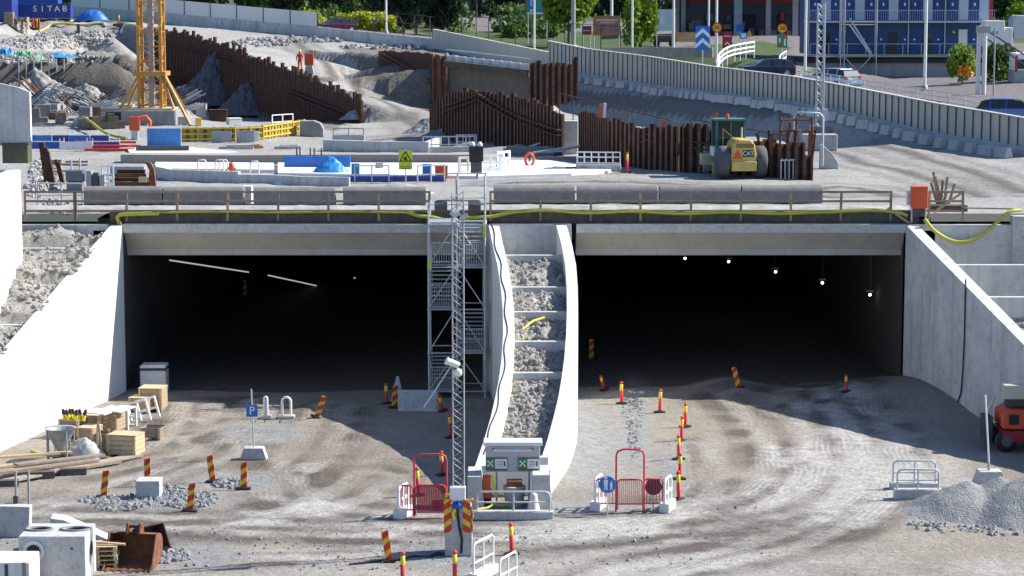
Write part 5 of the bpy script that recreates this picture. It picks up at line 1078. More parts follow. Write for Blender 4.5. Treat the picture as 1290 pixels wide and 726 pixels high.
# left clutter: machinery, rusty beams
q = UG(94, 241); s = S(q); t = thing('generator', 'boxy grey generator with a dark base, behind the leftmost beam', 'generator', q)
MB().box(0, .4, .45, 22 / s, .9, .5).build('housing', mat('gen_grey', (.14, .15, .17), .5), t, bevel=.03); MB().box(0, .4, 0, 20 / s, .8, .42).build('base', conc_d, t); MB().tube((-.2, .4, .9), (-.2, .4, 1.4), .04).build('exhaust', galv, t); MB().tube((.2, .4, .9), (.2, .4, 1.5), .04).build('exhaust', galv, t)
q = UG(126, 240); t = thing('pump_rack', 'grey steel rack of pumps and pipes right of the generator', 'rack', q)
for k in range(3): MB().box(-.5 + k * .3, .2, .1, .22, .5, .8 - .1 * k).build('pump', galv_d if k != 1 else steel_d, t)
for x in (.1, .4, .62): MB().box(x, 0, 0, .07, .07, 1.15).build('upright', white, t)
for z in (.3, .7, 1.1): MB().box(.35, 0, z, .6, .06, .06).build('shelf', white, t)
q = UG(166, 239); s = S(q); t = thing('steel_beam_pile', 'pile of rusty steel beams with a small pale box on it', 'steel beams', q)
for k in range(5): MB().box(random.uniform(-.1, .1), k * .12, .18 * k, 1.9 - k * .15, .2, .17, rz=random.uniform(-.06, .06)).build('beam', rust_l if k % 2 else rust, t)
MB().prism([(.75, 0), (1.15, 0), (1.05, 1.0), (.9, 1.25), (.65, 1.3), (.85, .9)], -.1, .2).build('bent_plate', rust_l, t); MB().box(.55, -.15, .35, .38, .2, .26).build('pale_box', wood_p, t)
q = UG(162, 222); tag(MB().box(0, 0, 0, 1.7, .8, .5).build('steel_box', galv_d, loc=q, bevel=.03), 'flat grey metal box behind the rusty steel beams', 'box')
for k, (u, v, w_, d_, h_) in enumerate([(60, 232, .25, .25, 2.0), (67, 237, .2, .25, 1.9), (78, 232, .12, .2, 1.2)]):
    q = UG(u, v); tag(MB().box(0, 0, 0, w_, d_, h_, ry=-.12 - .05 * k).box(.12, 0, 0, .05, d_, h_ * .9, ry=-.12 - .05 * k).build('steel_profile', rust, loc=q), ['tall rusty beam leaning left of the generator, first', 'rusty beam leaning against the first one', 'shorter rusty beam next to the generator'][k], 'steel beam', 'rusty beams leaning by the generator')
for k, (u, v, r_) in enumerate([(42, 214, .9), (47, 232, 1.0), (66, 252, 1.4)]): pass
def stones_uz(n, spots, r0, r1, m, lb): stones('rubble', spots, n, r0, r1, m, lb, 'rubble', UG)
stones_uz(650, [(58, 222, 22, 22), (70, 262, 26, 8), (45, 240, 14, 10)], .06, .2, rock, 'pale broken rock left of the generator and beams')
stones_uz(700, [(70, 55, 75, 8), (100, 45, 60, 5), (60, 76, 80, 5)], .08, .3, rock, 'broken rock on the bank under the blue containers')
stones_uz(350, [(490, 60, 60, 3), (380, 52, 60, 3), (330, 55, 40, 5), (560, 80, 30, 6)], .15, .45, rock_g, 'broken grey rock below the long concrete wall')
q = UG(22, 199); t = thing('crate', 'dark green grey box on the wall at the left edge', 'box', D(22, 205, -2.5)); t.location.z = D(22, 205, -2.5).z
MB().box(0, 0, 0, 1.0, .8, .72).build('body', mat('olive', (.08, .09, .05), .7, var=.3), t); MB().box(0, 0, .72, 1.05, .85, .1).build('lid', steel_d, t)
# blue and white low fence panels left, red pipes
def fence_panel(u, v, w_, h_, m_, lb, feet=True, name='site_barrier'):
    q = UG(u, v); t = thing(name, lb, 'barrier', q, 0, 'site barriers behind the rusty beams')
    MB().box(0, 0, .1, w_, .05, h_ - .1).build('panel_sheet', m_, t); MB().tube((-w_ / 2, .05, 0), (-w_ / 2, .05, h_ + .25), .03).build('post', galv, t); MB().tube((w_ / 2, .05, 0), (w_ / 2, .05, h_ + .25), .03).build('post', galv, t)
    MB().box(0, -.01, h_, w_, .07, .05).build('top_rail', white, t)
for k, (u, v) in enumerate([(52, 184), (76, 184), (100, 184), (124, 184)]): fence_panel(u, v, 1.25, .62, tarp_d if k % 2 == 0 else blue_d, ['leftmost dark blue barrier panel', 'second dark blue barrier panel from the left', 'third dark blue barrier panel from the left', 'fourth dark blue barrier panel from the left'][k] + ' behind the rusty beams')
for k, (u, v) in enumerate([(60, 190), (96, 191), (130, 190)]): fence_panel(u, v, 1.9, .5, blue if k != 1 else white, ['low blue board front left of the barrier panels', 'low white board in front of the barrier panels', 'low blue board front right of the barrier panels'][k])
q = UG(207, 190); fence_panel(207, 188, 1.95, 1.2, mat('net_blue', (.05, .20, .50), .6, var=.3, scale=4), 'light blue netted barrier right of the red pipes')
q = UG(205, 193); tag(MB().box(0, 0, 0, 3.0, .3, .4).build('low_barrier', steel_d, loc=q), 'long dark box below the blue netted barrier', 'box')
for k in range(11):
    q = UG(112 + (k % 4) * 14 + (k // 4) * 6, 189 + k // 4 * 1.2); L = 1.6
    tag(MB().tube((-L / 2, 0, .12 + .16 * (2 - k // 4)), (L / 2, 0, .12 + .16 * (2 - k // 4)), .07, 8).build('red_pipe', mat('pipe_red', (.50, .05, .03), .5, var=.2), loc=q + Vector((0, random.uniform(-.1, .1), 0))), 'red pipe in the flat pile in front of the blue barrier panels', 'pipe', 'red pipes piled on the yard')
hose([UG(u, v) + Vector((0, 0, z)) for u, v, z in [(98, 160, .3), (104, 160, .6), (115, 166, .6), (130, 172, .3), (148, 176, .15), (160, 177, .1)]], 'yellow hose looping over the ground left of the small red cabinet', r=.09)
q = UG(170, 176); s = S(q); t = thing('switch_cabinet', 'small red cabinet on a pale stand in front of the crane foundation', 'cabinet', q); MB().box(0, 0, .55, .62, .4, .85).build('cabinet', orange, t, bevel=.02); MB().box(0, 0, 0, .4, .35, .56).build('stand', galv, t); MB().path([(.3, 0, 1.3), (.7, 0, 1.4), (.95, 0, 1.1), (.9, 0, .8)], .12, 7).build('duct', orange, t)
# ------------------------------------------------------------------ compactor
q = UG(937, 226); s = S(q); t = thing('roller_compactor', 'beige yellow articulated soil roller with green tinted cab, seen from the rear', 'roller', q, .10); t.scale = (.92, .92, .95)
ty = mat('tyre_dusty', (.10, .105, .11), .9, var=.3, scale=4)
bd = MB(); bd.prism([(-.66, .5), (.66, .5), (.70, 1.15), (.60, 1.75), (.38, 2.02), (-.32, 2.05), (-.56, 1.85), (-.70, 1.2)], .0, 1.9, axis='y'); h_ = bd.build('hood', machine_y, t, bevel=.08)
MB().box(0, -.06, .42, 1.35, .14, .5).build('counterweight', machine_y, t, bevel=.04); MB().box(.05, -.012, 1.62, .95, .02, .2).build('grille', mat('grille_brown', (.25, .17, .06), .7), h_)
MB().box(.22, -.02, 1.15, .58, .02, .34).build('badge', black, h_); text('lettering', 'CAT', .30, white_p, h_, (.22, -.034, 1.32)); MB().prism([(-.62, 1.05), (-.08, 1.05), (-.35, 1.52)], -.03, -.005).build('warning_triangle', orange, h_)
for sx in (-1, 1):
    wv = MB().lathe([(.35, -.3), (.74, -.3), (.84, -.2), (.84, .2), (.74, .3), (.35, .3)], 22, (sx * 1.0, .75, .84), axis='x').build('wheel', ty, t); MB().lathe([(.34, -.285), (.3, -.1), (.3, .285)], 16, (sx * 1.0, .75, .84), axis='x').build('rim', machine_y, wv)
cb = MB(); 
for x in (-.75, .75):
    for y in (1.95, 3.2): cb.box(x, y, .9, .12, .12, 2.0)
cb.box(-.0, 2.55, 2.9, 1.7, 1.55, .1).box(0, 2.55, .8, 1.6, 1.4, .35); cb.v = [(x - .35, y, z) for x, y, z in cb.v]; cb.build('cab_frame', mat('cab_green', (.06, .16, .14), .5), t)
MB().box(-.35, 2.57, 1.15, 1.4, 1.15, 1.75).build('cab_glass', glass_g, t); MB().box(-.35, 2.2, 1.2, .5, .35, .9).build('seat', black, t); MB().box(-.35, 1.92, 2.0, 1.5, .05, .07).box(-.35, 1.92, 1.1, .07, .05, 1.8).build('window_bar', mat('cab_green', (.06, .16, .14), .5), t); MB().lathe([(.09, 3.0), (.1, 3.15), (.07, 3.25)], 10, (-.5, 2.2, 0)).build('beacon', orange, t)
MB().tube((-.78, 1.9, 1.0), (-.78, 1.9, 2.5), .03).tube((-.78, 1.9, 2.5), (-.2, 1.9, 2.0), .03).build('handrail', machine_y, t)
MB().tube((.1, 1.2, 2.0), (.1, 1.2, 2.6), .05).build('exhaust', galv, t)
MB().lathe([(.7, -1.05), (.75, -1.03), (.75, 1.03), (.7, 1.05)], 26, (-.35, 4.6, .75), axis='x').build('drum', galv_d, t)
MB().box(-.35, 3.7, .5, 2.5, .2, .6).box(-1.5, 4.6, .5, .15, 1.9, .6).box(.85, 4.6, .5, .15, 1.9, .6).build('drum_frame', mat('frame_pale', (.62, .56, .38), .6), t)
MB().box(-1.05, 1.9, .6, .5, .9, .12).box(-1.15, 1.6, .1, .5, .08, .6).build('step', machine_y, t); MB().box(-1.0, 2.6, 1.05, .55, .9, .5).build('side_tank', white, t, bevel=.05)
# wheel loader bucket-like frame stack right of the roller
q = UG(998, 226); t = thing('frame_stack', 'stack of white folded steel trestles before the right sheet piles', 'trestles', q)
for k in range(6):
    x = -.55 + k * .2; f = MB().path([(x, 0, 0), (x, .1, .9), (x + .08, .15, .98), (x + .1, .6, .9), (x + .12, .7, 0)], .03, 6).build('trestle', white_p, t)
MB().tube((.55, 0, .95), (.85, -.1, .3), .045).tube((-.6, .05, .9), (.5, .05, .95), .035).build('brace', white_p, t)
# right mast with concrete base
q = UG(1032, 176); s = S(q); t = thing('lattice_mast', 'slim pale lattice mast on a grey block beside the right sheet piles', 'mast', q)
lattice(MB(), 8.5 / s, .6, 170 / s, .04, .5, rb=.028).build('lattice', galv, t); MB().box(0, 0, 0, 1.3, 1.0, .85).build('base_block', conc_d, t, bevel=.05); MB().box(.3, -.3, 1.2, .3, .25, .75).build('meter_cabinet', white, t)
q = UG(1033, 190); tag(MB().box(0, 0, 0, 2.0, .8, .95).build('concrete_block', conc_b, loc=q + Vector((0, .3, 0)), bevel=.05), 'grey block in front of the right lattice mast', 'concrete block')
q = UG(1043, 213); tag(fixn(MB().prism([(-.45, 0), (.55, 0), (.5, .35), (.2, .8), (-.3, 1.25), (-.45, 1.25)], -.15, .15).build('curved_slab', conc_b, loc=q, bevel=.03)), 'curved grey concrete slab standing at the right end of the sheet piles', 'slab')
# ------------------------------------------------------------------ sheet piling
def sheet_wall(st, label, pitch=.46, jag=.35, waler=None, mt=rust, hh=None):
    "st: (u_top, v_top, u_base?, v_base, d)"
    P = [(D(u, vt, d - 93), D(u, vb, d - 93).z) for u, vt, vb, d in st]; o = Vector((P[0][0].x, P[0][0].y, 0)); o.z = min(z for _, z in P)
    t = thing('sheet_piling', label, 'sheet piling', o); mb = MB(); prof = [(0, 0), (.12, 0), (.2, .22), (.42, .22), (.5, 0), (.62, 0)]; mesh_pts = []
    D0 = P[0][0]
    segs = []
    for (a, za), (b, zb) in zip(P[:-1], P[1:]):
        d = Vector((b.x - a.x, b.y - a.y, 0)); L = d.length; d.normalize(); n = Vector((-d.y, d.x, 0)); n = n if n.y > 0 else -n; k = max(1, int(L / pitch)); pw = L / k
        for i in range(k):
            f = (i + .5) / k; zt_ = a.z + (b.z - a.z) * f + random.choice([0, 0, .12, -.12, .4, .25]) * jag * 1.4 + random.uniform(-.1, .1) * jag; zb_ = za + (zb - za) * f - 1.2
            pts = [Vector((a.x, a.y, 0)) + d * (i * pw + x * pw / .62 * .985) + n * (y - .11) for x, y in prof]
            fr = [(p.x - o.x, p.y - o.y) for p in pts]; bk = [(p.x + n.x * .03 - o.x, p.y + n.y * .03 - o.y) for p in pts]
            lo = [(x, y, zb_ - o.z) for x, y in fr]; hi = [(x, y, zt_ - o.z) for x, y in fr]; bh = [(x, y, zt_ - o.z) for x, y in bk]; b2 = [(x, y, zb_ - o.z) for x, y in bk]
            for j in range(5):
                mb.add([lo[j], lo[j + 1], hi[j + 1], hi[j]], [(0, 1, 2, 3)], 1 if j in (0, 4) and mt is rust else 0)
            mb.grid([hi, bh, b2], sm=False)
    mb.build('piles', [mt, rust_m], t)
    for (ua, va, da), (ub, vb, db) in (waler or []):
        p = D(ua, va, da - 93) - o; q = D(ub, vb, db - 93) - o; dn = Vector((0, -.42, 0))
        for zz in (-.16, .16): MB().beam(p + dn + Vector((0, 0, zz)), q + dn + Vector((0, 0, zz)), .2, .1).build('waler', rust, t)
    return t
sheet_wall([(u, v, v + 75, d) for u, v, d in SP1], 'long rusty sheet piling descending from the crane to the haul road', waler=[((200, 52, 224), (290, 75, 203)), ((290, 75, 203), (345, 108, 192)), ((345, 108, 192), (445, 148, 167))], jag=.9)
sheet_wall([(478, 64, 95, 215), (510, 67, 118, 205), (545, 70, 150, 190)], 'short dark sheet piling right of the haul road, farthest back', waler=[((480, 68, 214.6), (540, 102, 191))], jag=.3)
sheet_wall([(545, 69, 122, 189.5), (563, 71, 124, 189)], 'rusty brown box end beside the farthest dark sheet piling', mt=rust_l, jag=.1)
sheet_wall([(668, 83, 120, 186), (690, 78, 118, 185), (729, 79, 106, 184)], 'short brown sheet piling sticking up before the long concrete wall', jag=.9, mt=rust)
sheet_wall([(543, 135, 170, 146), (552, 126, 172, 144), (578, 114, 178, 141), (604, 119, 183, 138), (650, 122, 187, 134), (678, 130, 190, 131), (710, 145, 190, 128)], 'dark sheet piling in the middle, left of the pale gap block', waler=[((560, 138, 142), (603, 122, 138)), ((603, 122, 138), (650, 148, 134)), ((650, 148, 134), (706, 168, 128))])
sheet_wall([(731, 142, 198, 128), (768, 152, 207, 122), (806, 160, 214, 119), (856, 162, 218, 116), (861, 154, 218, 116), (904, 161, 219, 115)], 'dark sheet piling right of the pale gap block, behind the roller', waler=[((733, 172, 128), (790, 196, 121)), ((790, 196, 121), (812, 172, 119)), ((812, 172, 119), (900, 186, 115))])
sheet_wall([(904, 170, 219, 115), (940, 176, 221, 114), (962, 179, 223, 113), (995, 184, 226, 112), (1026, 198, 228, 111)], 'dark sheet piling at the right end, behind the folded trestles', jag=.7)
q = UG(709, 181); a = D(718, 152, 37); q = Vector((a.x, 37, uz(a.x, 37))); t = tag(MB().box(0, 0, -.5, 20 / 22.5, .8, a.z - q.z + .5).build('concrete_block', conc_b, loc=q, bevel=.03), 'pale concrete block filling the gap between two sheet pilings', 'concrete block')
# timber railing behind right piles
for (u0, v0, u1, v1, d, lb) in [(705, 118, 845, 152, 134, 'thin dark safety rail behind the middle sheet piles'), (870, 150, 1010, 175, 122, 'thin dark safety rail behind the right sheet piles')]:
    a = D(u0, v0, d - 93); b = D(u1, v1, d - 97); t = thing('safety_rail', lb, 'railing', (a.x, a.y, uz(a.x, a.y))); dv = b - a; zz = a.z - uz(a.x, a.y)
    MB().tube((0, 0, zz), (dv.x, dv.y, zz + dv.z), .04).build('rail', steel_d, t)
    for k in range(9): f = k / 8; MB().tube((dv.x * f, dv.y * f, -.5), (dv.x * f, dv.y * f, zz + dv.z * f), .035).build('post', steel_d, t)
for k, (u, v, d) in enumerate([(757, 138, 126), (827, 165, 118), (839, 175, 117)]): pass
# ------------------------------------------------------------------ long concrete wall with fence posts and barriers
HT = [49, 49, 43, 42, 41, 43, 40, 40]
def long_wall():
    P = RWP[:8]; tp = [D(RW[i][0], RW[i][1] - HT[i], RW[i][2] - 93).z for i in range(8)]
    t = thing('concrete_wall', 'long pale panel wall with dark posts, climbing from right to left across the scene', 'wall', P[0])
    lo = []; hi = []; bh = []; bl = []
    for i, p in enumerate(P):
        q = off(P, i, -.25) - P[0]; a = p - P[0]; b = p.z - P[0].z - 1
        lo.append((a.x, a.y, b)); hi.append((a.x, a.y, tp[i] - P[0].z)); bh.append((q.x, q.y, tp[i] - P[0].z)); bl.append((q.x, q.y, b))
    fixn(MB().grid([lo, hi, bh, bl], sm=False).build('wall_panels', panel_m, t))
    lo2 = []; h2 = []; b2 = []
    for i, p in enumerate(P):
        q = off(P, i, .14) - P[0]; a = off(P, i, .006) - P[0]; lo2.append((q.x, q.y, p.z - P[0].z - 1)); h2.append((q.x, q.y, p.z - P[0].z + .62)); b2.append((a.x, a.y, p.z - P[0].z + .62))
    fixn(MB().grid([lo2, h2, b2], sm=False).build('plinth', conc, t))
    cap1 = MB()
    for i in range(7):
        a = Vector((P[i].x, P[i].y, tp[i])) - P[0]; b = Vector((P[i + 1].x, P[i + 1].y, tp[i + 1])) - P[0]; cap1.beam(a + Vector((0, 0, .03)), b + Vector((0, 0, .03)), .34, .06)
    cap1.build('coping', conc_b, t)
    # stations by length
    n = 96; acc = [0]
    for i in range(7): acc.append(acc[-1] + math.hypot(P[i + 1].x - P[i].x, P[i + 1].y - P[i].y))
    pm = None
    for k in range(n):
        s = acc[-1] * (k + .5) / n; i = max(j for j in range(7) if acc[j] <= s); f = (s - acc[i]) / (acc[i + 1] - acc[i]); a = P[i] + (P[i + 1] - P[i]) * f; z1 = tp[i] + (tp[i + 1] - tp[i]) * f
        d = P[i + 1] - P[i]; ang = math.atan2(d.y, d.x); nn = Vector((-d.y, d.x, 0)).normalized() * .06
        if pm is None: pm = MB().box(0, 0, .0, .05, .06, 1.0).build('post', mat('post_grey', (.10, .105, .11), .6), t); o = pm
        else: o = pm.copy(); COL.objects.link(o); o.parent = t
        o.location = a - P[0] + nn + Vector((0, 0, .3)); o.rotation_euler = (0, 0, ang); o.scale = (1, 1, z1 - a.z - .25)
    return acc
long_wall()
for k, (i0, f) in enumerate([(3, .45)]): pass
# far part of the wall: low parapet with mesh fence
def far_wall(i0, i1, hpx, label, mt, post=True, hp2=None, name='parapet_wall', fence=0, fm=None):
    P = RWP[i0:i1 + 1]; o = P[0]; t = thing(name, label, 'wall', o); zs = [hpx * q[2] / 2880 for q in RW[i0:i1 + 1]]
    lo = [(p - o) + Vector((0, 0, -1)) for p in P]; hi = [(p - o) + Vector((0, 0, z)) for p, z in zip(P, zs)]; bk = [(off(P, i, -.3) - o) + Vector((0, 0, z)) for i, z in enumerate(zs)]; b2 = [q + Vector((0, 0, -z - 1)) for q, z in zip(bk, zs)]
    fixn(MB().grid([lo, hi, bk, b2], sm=False).build('wall_body', mt, t))
    if fence:
        nP = 0
        for i in range(len(P) - 1):
            d = P[i + 1] - P[i]; L = d.length; k = int(L / 3.2)
            for j in range(k):
                p = P[i] + d * (j / k) - o; z = zs[i] + (zs[i + 1] - zs[i]) * j / k; MB().box(p.x, p.y + .12, p.z + z, .1, .1, fence).build('post', steel_d, t)
            a = P[i] - o + Vector((0, .12, zs[i])); b = P[i + 1] - o + Vector((0, .12, zs[i + 1]))
            if fm: MB().add([tuple(a), tuple(b), tuple(b + Vector((0, 0, fence * .93))), tuple(a + Vector((0, 0, fence * .93)))], [(0, 1, 2, 3)]).build('fence_sheet', fm, t)
            else: MB().beam(a + Vector((0, 0, fence)), b + Vector((0, 0, fence)), .06).build('rail', steel_d, t)
    return t
far_wall(7, 8, 26, 'pale panel wall continuing behind the far brown sheet piles', panel_m)
far_wall(8, 9, 14, 'low bluish parapet with an open post fence beside the wine coloured car', conc, fence=1.3)
far_wall(9, 11, 14, 'low parapet with pale fence sheets at the top left', conc, fence=1.6, fm=mat('fence_sheet', (.76, .74, .70), .85, var=.06, scale=.3))
# barriers along the foot of the wall
bar = MB().prism([(-.28, 0), (.28, 0), (.16, .42), (.14, .58), (-.14, .58), (-.16, .42)], -.62, .62, axis='x').build('concrete_barrier', conc_b, bevel=.03)
tag(bar, 'small concrete barrier in the row at the foot of the long panel wall', 'barrier', 'concrete barriers along the foot of the long wall')
P = RWP[:8]; acc = [0]
for i in range(7): acc.append(acc[-1] + math.hypot(P[i + 1].x - P[i].x, P[i + 1].y - P[i].y))
s = .8; k = 0
while s < acc[-1] - 6:
    i = max(j for j in range(7) if acc[j] <= s); f = (s - acc[i]) / (acc[i + 1] - acc[i]); d = P[i + 1] - P[i]; n = Vector((-d.y, d.x, 0)).normalized(); a = P[i] + d * f + n * 1.35; a.z = uz(a.x, a.y) - .02
    o = bar if k == 0 else bar.copy()
    if k: COL.objects.link(o)
    o.location = a; o.rotation_euler = (0, 0, math.atan2(d.y, d.x) + random.uniform(-.25, .25)); s += 1.75 if s < 60 else 2.3; k += 1

# ------------------------------------------------------------------ odds and ends of the yard
for k, (u, v, d, lb) in enumerate([(757, 147, 127, 'orange safety post on the right sheet piles near the gap block'), (760, 146, 126.5, 'second orange safety post touching the one near the gap block'), (898, 160, 117, 'orange safety post on the sheet piles behind the roller'), (829, 168, 118, 'orange tipped post in the middle of the right sheet piles')]):
    a = D(u, v, d - 93); tag(MB().box(0, 0, -1.2, .16, .16, 1.9, ry=.05 * k).build('safety_post', orange if k != 1 else white, loc=a), lb, 'post')
for k in range(14):
    u = 965 + k * 4.4 + random.uniform(-2, 2); a = D(u, 165 + random.uniform(-6, 14), 112 - 93 + 2.5); g = uz(a.x, a.y)
    tag(MB().box(0, 0, 0, .12, .14, a.z - g + random.uniform(0, .7), ry=random.uniform(-.25, .25), rx=random.uniform(-.2, .2)).build('steel_stake', [rust_l, rust, galv_d, rust_l][k % 4], loc=(a.x, a.y, g)), 'rusty stake in the tangle behind the right end of the sheet piles', 'stake', 'stakes behind the right sheet piles')
t = thing('railing', 'orange brown pipe railing above the right end of the sheet piles', 'railing', D(983, 165, 22)); g = -2.2
for z in (0, .55): MB().tube((0, 0, z), (1.6, 0, z), .05).build('rail', rust_l, t)
for x in (0, .8, 1.6): MB().tube((x, 0, g), (x, 0, .7), .06).build('post', rust_l, t)
t = thing('railing', 'bent grey pipe railing beside the right lattice mast block', 'railing', D(1000, 160, 24)); MB().path([(0, 0, -2), (0, 0, .6), (.2, 0, .75), (1.3, 0, .7), (1.5, 0, .5), (1.5, 0, -2)], .05).build('hoop', galv, t)
pal = [wood_g, wood_p, galv_d, white, rust_l, conc_b, steel_d, grey_p]
for k in range(34):
    zone = random.choice([(610, 185, 90, 10), (610, 185, 90, 10), (45, 205, 60, 20), (240, 184, 140, 5), (560, 183, 60, 4), (420, 224, 40, 6), (110, 232, 60, 5), (690, 214, 60, 4)])
    u = zone[0] + random.random() * zone[2]; v = zone[1] + random.random() * zone[3]; q = UG(u, v); L = random.uniform(.8, 2.4); m_ = random.choice(pal)
    tag(MB().box(0, 0, .02, L, random.uniform(.12, .3), random.uniform(.06, .18)).box(.1, .2, .14, L * .7, .15, .1, rz=.3).build('offcut_pile', m_, loc=q, rz=random.uniform(-.6, .6)), 'small pile of loose boards and bars lying on the yard', 'offcuts', 'loose boards and bars on the yard')
for k in range(10):
    u = 640 + k * 7 + random.uniform(-3, 3); q = UG(u, 197 + random.uniform(-4, 3)); tag(MB().tube((0, 0, .3), (random.uniform(1, 2.2), random.uniform(-.3, .3), .3 + random.uniform(-.1, .5)), .06).build('loose_pipe', galv if k % 3 else white, loc=q), 'pale loose pipe among the debris right of the black cabinets', 'pipe', 'loose pipes by the black cabinets')

a = D(563, 84, 189.5 - 93); b = D(668, 96, 186.5 - 93); o = Vector((a.x, a.y, 6)); t = thing('abutment_wall', 'brown grey concrete wall under a dark slab, between two dark sheet pilings', 'wall', o); dv = b - a; L = math.hypot(dv.x, dv.y); rz_ = math.atan2(dv.y, dv.x)
MB().box(L / 2, .3, 0, L, .5, a.z - 6 - .1).build('wall_body', mat('wall_brown', (.20, .17, .13), .9, var=.25, streak=.4), t, rz=rz_)
MB().beam((0, -.3, a.z - 6 + .25), (dv.x, dv.y - .3, b.z - 6 + .25), 1.2, .55).build('dark_slab', wood_d, t)
for k in range(9): f = (k + .5) / 9; MB().box(dv.x * f, dv.y * f + .2, a.z - 6 + .5 + (b.z - a.z) * f, .9, .35, .45).build('pale_block', conc_w, t)
MB().tube((0, .1, a.z - 6 + 1.4), (dv.x, dv.y + .1, b.z - 6 + 1.4), .04).build('rail', galv, t)
# ================================================================== crane, pit and the bank behind it
q = UG(187, 158); s = S(q); q.z -= .1
t = thing('crane_foundation', 'big dark concrete block under the yellow tower crane', 'foundation', q); MB().box(0, 1.6, 0, 68 / s, 3.4, 20 / s).build('block', conc_d, t, bevel=.05); MB().box(0, 1.6, 20 / s, 60 / s, 3.0, .12).build('top_beam', wood_p, t)
H0 = 20 / s + .1; cw = 28 / s
t = thing('tower_crane', 'yellow orange lattice tower of a crane with splayed struts at its foot', 'crane', q + Vector((0, 1.7, H0)))
mb = MB(); c4 = [(-cw / 2, -cw / 2), (cw / 2, -cw / 2), (cw / 2, cw / 2), (-cw / 2, cw / 2)]
for x, y in c4: mb.box(x, y, 0, .2, .2, 26)
mb.build('chords', crane_y, t)
mb = MB(); z = .2; st_ = .95; k = 0
while z < 25:
    for i in range(4):
        a, b = c4[i], c4[(i + 1) % 4]
        mb.beam((a[0], a[1], z), (b[0], b[1], z), .07, .07)
        if (k + i) % 2: a, b = b, a
        mb.beam((a[0], a[1], z), (b[0], b[1], z + st_), .08, .06)
    z += st_; k += 1
mb.build('bracing', crane_y, t)
for side in (-1, 1):
    for j in range(4):
        MB().beam((side * (cw / 2 - .25), -cw / 2 - .08, 2 + j * 3.1), (side * (cw / 2 + .1), -cw / 2 - .08, 3.9 + j * 3.1 - 1.6), .14, .14).build('climbing_bracket', yellow, t)
MB().box(0, 0, 2.1, cw + .7, cw + .7, .28).build('collar', crane_y, t)
zt_ = 2.2
for x, y, x2, y2 in [(-1, -1, -1.9, -1.2), (1, -1, 1.6, -1.2), (1, 1, 1.9, 1.3), (-1, 1, -1.8, 1.3)]:
    MB().beam((x * cw / 2, y * cw / 2, zt_), (x2, y2, 0), .13, .13).build('strut', crane_y, t)
MB().beam((cw / 2 + .2, -cw / 2, zt_), (2.7, -1.75, -1.0), .15, .15).build('strut', crane_y, t)
MB().box(0, 0, 0, .35, .35, 12).build('ladder_core', galv_d, t)
steel_b = mat('rebar_bluish', (.22, .24, .28), .5, .5, var=.35, scale=3)
def bundle(u, v, L, ang, tilt, n, label, m, r=.045):
    q = UG(u, v) if u > 170 else UD(u, 170 - (v - 118) * .35); q.z += 0 if u > 170 else random.uniform(.0, 1.3) * (v < 140); t = thing('rebar_bundle', label, 'steel bars', q + Vector((0, 0, .35)), 0, 'bundles of steel bars by the crane'); mb = MB()
    for k in range(n):
        o = Vector((random.uniform(-.5, .5), random.uniform(-.8, .8), random.uniform(0, .35))); a = ang + random.uniform(-.14, .14); tt = tilt + random.uniform(-.08, .08)
        d = Vector((math.cos(a) * math.cos(tt), math.sin(a) * .5, math.sin(tt))) * L * random.uniform(.6, 1); mb.tube(o - d / 2, o + d / 2, r, 5)
    return mb.build('bars', m, t)
for k, (u, v, a, tl_, m_) in enumerate([(85, 132, -.2, -.5, steel_b), (110, 122, -.1, -.45, galv), (135, 130, -.2, -.5, steel_b), (100, 140, 0, -.35, galv_d), (60, 126, .1, .5, galv_d), (125, 142, 0, -.4, steel_b), (48, 135, .2, .6, steel_b), (215, 128, .1, .45, steel_b), (232, 134, .1, .5, galv), (222, 141, .2, .4, steel_b), (240, 126, .1, .42, galv_d)]):
    bundle(u, v, 3.2, a, tl_, 13, ['pale steel bars sloping down left of the crane, topmost bundle', 'bright steel bars between the left bank and the crane', 'steel bars just left of the crane foundation', 'low flat steel bars left of the crane foundation', 'crossed dark bars below the bank, towards the left wall', 'lowest steel bars beside the crane foundation', 'steep bars rising beside the grey precast wall', 'bluish bars fanned out just right of the crane', 'bright bars on the right of the fanned bundle', 'lower bluish bars right of the crane foundation', 'dark bars farthest right of the crane'][k], m_)
for k in range(34):
    u = random.choice([random.uniform(40, 160), random.uniform(40, 160), random.uniform(198, 250)]); v = random.uniform(128, 152)
    bundle(u, v, random.uniform(1.8, 3.4), random.uniform(-.4, .4), random.choice([-1, 1]) * random.uniform(.15, .9) if u < 170 else random.uniform(.2, .6), 8, 'loose bundle of steel bars in the tangle round the crane foundation', [steel_b, galv, galv_d, rust_m, wood_g][k % 5], .05)
for o in bpy.data.objects:
    if o.get('label', '').startswith('loose bundle of steel'): o['group'] = 'tangle of steel bars round the crane'
for k in range(26):
    u = random.uniform(38, 160); v = random.uniform(140, 163); q = UG(u, v)
    tag(MB().box(0, 0, 0, random.uniform(.5, 2.2), random.uniform(.2, .9), random.uniform(.15, .8)).box(.2, -.1, .1, random.uniform(.4, 1.2), .5, random.uniform(.2, .9)).build('formwork_scrap', [wood_g, wood_d, galv_d, rust_m, wood_p, conc_d, wood_d][k % 7], loc=q, rz=random.uniform(-.5, .5)), 'piece of stripped formwork lying in the pit left of the crane', 'formwork', 'stripped formwork in the pit')
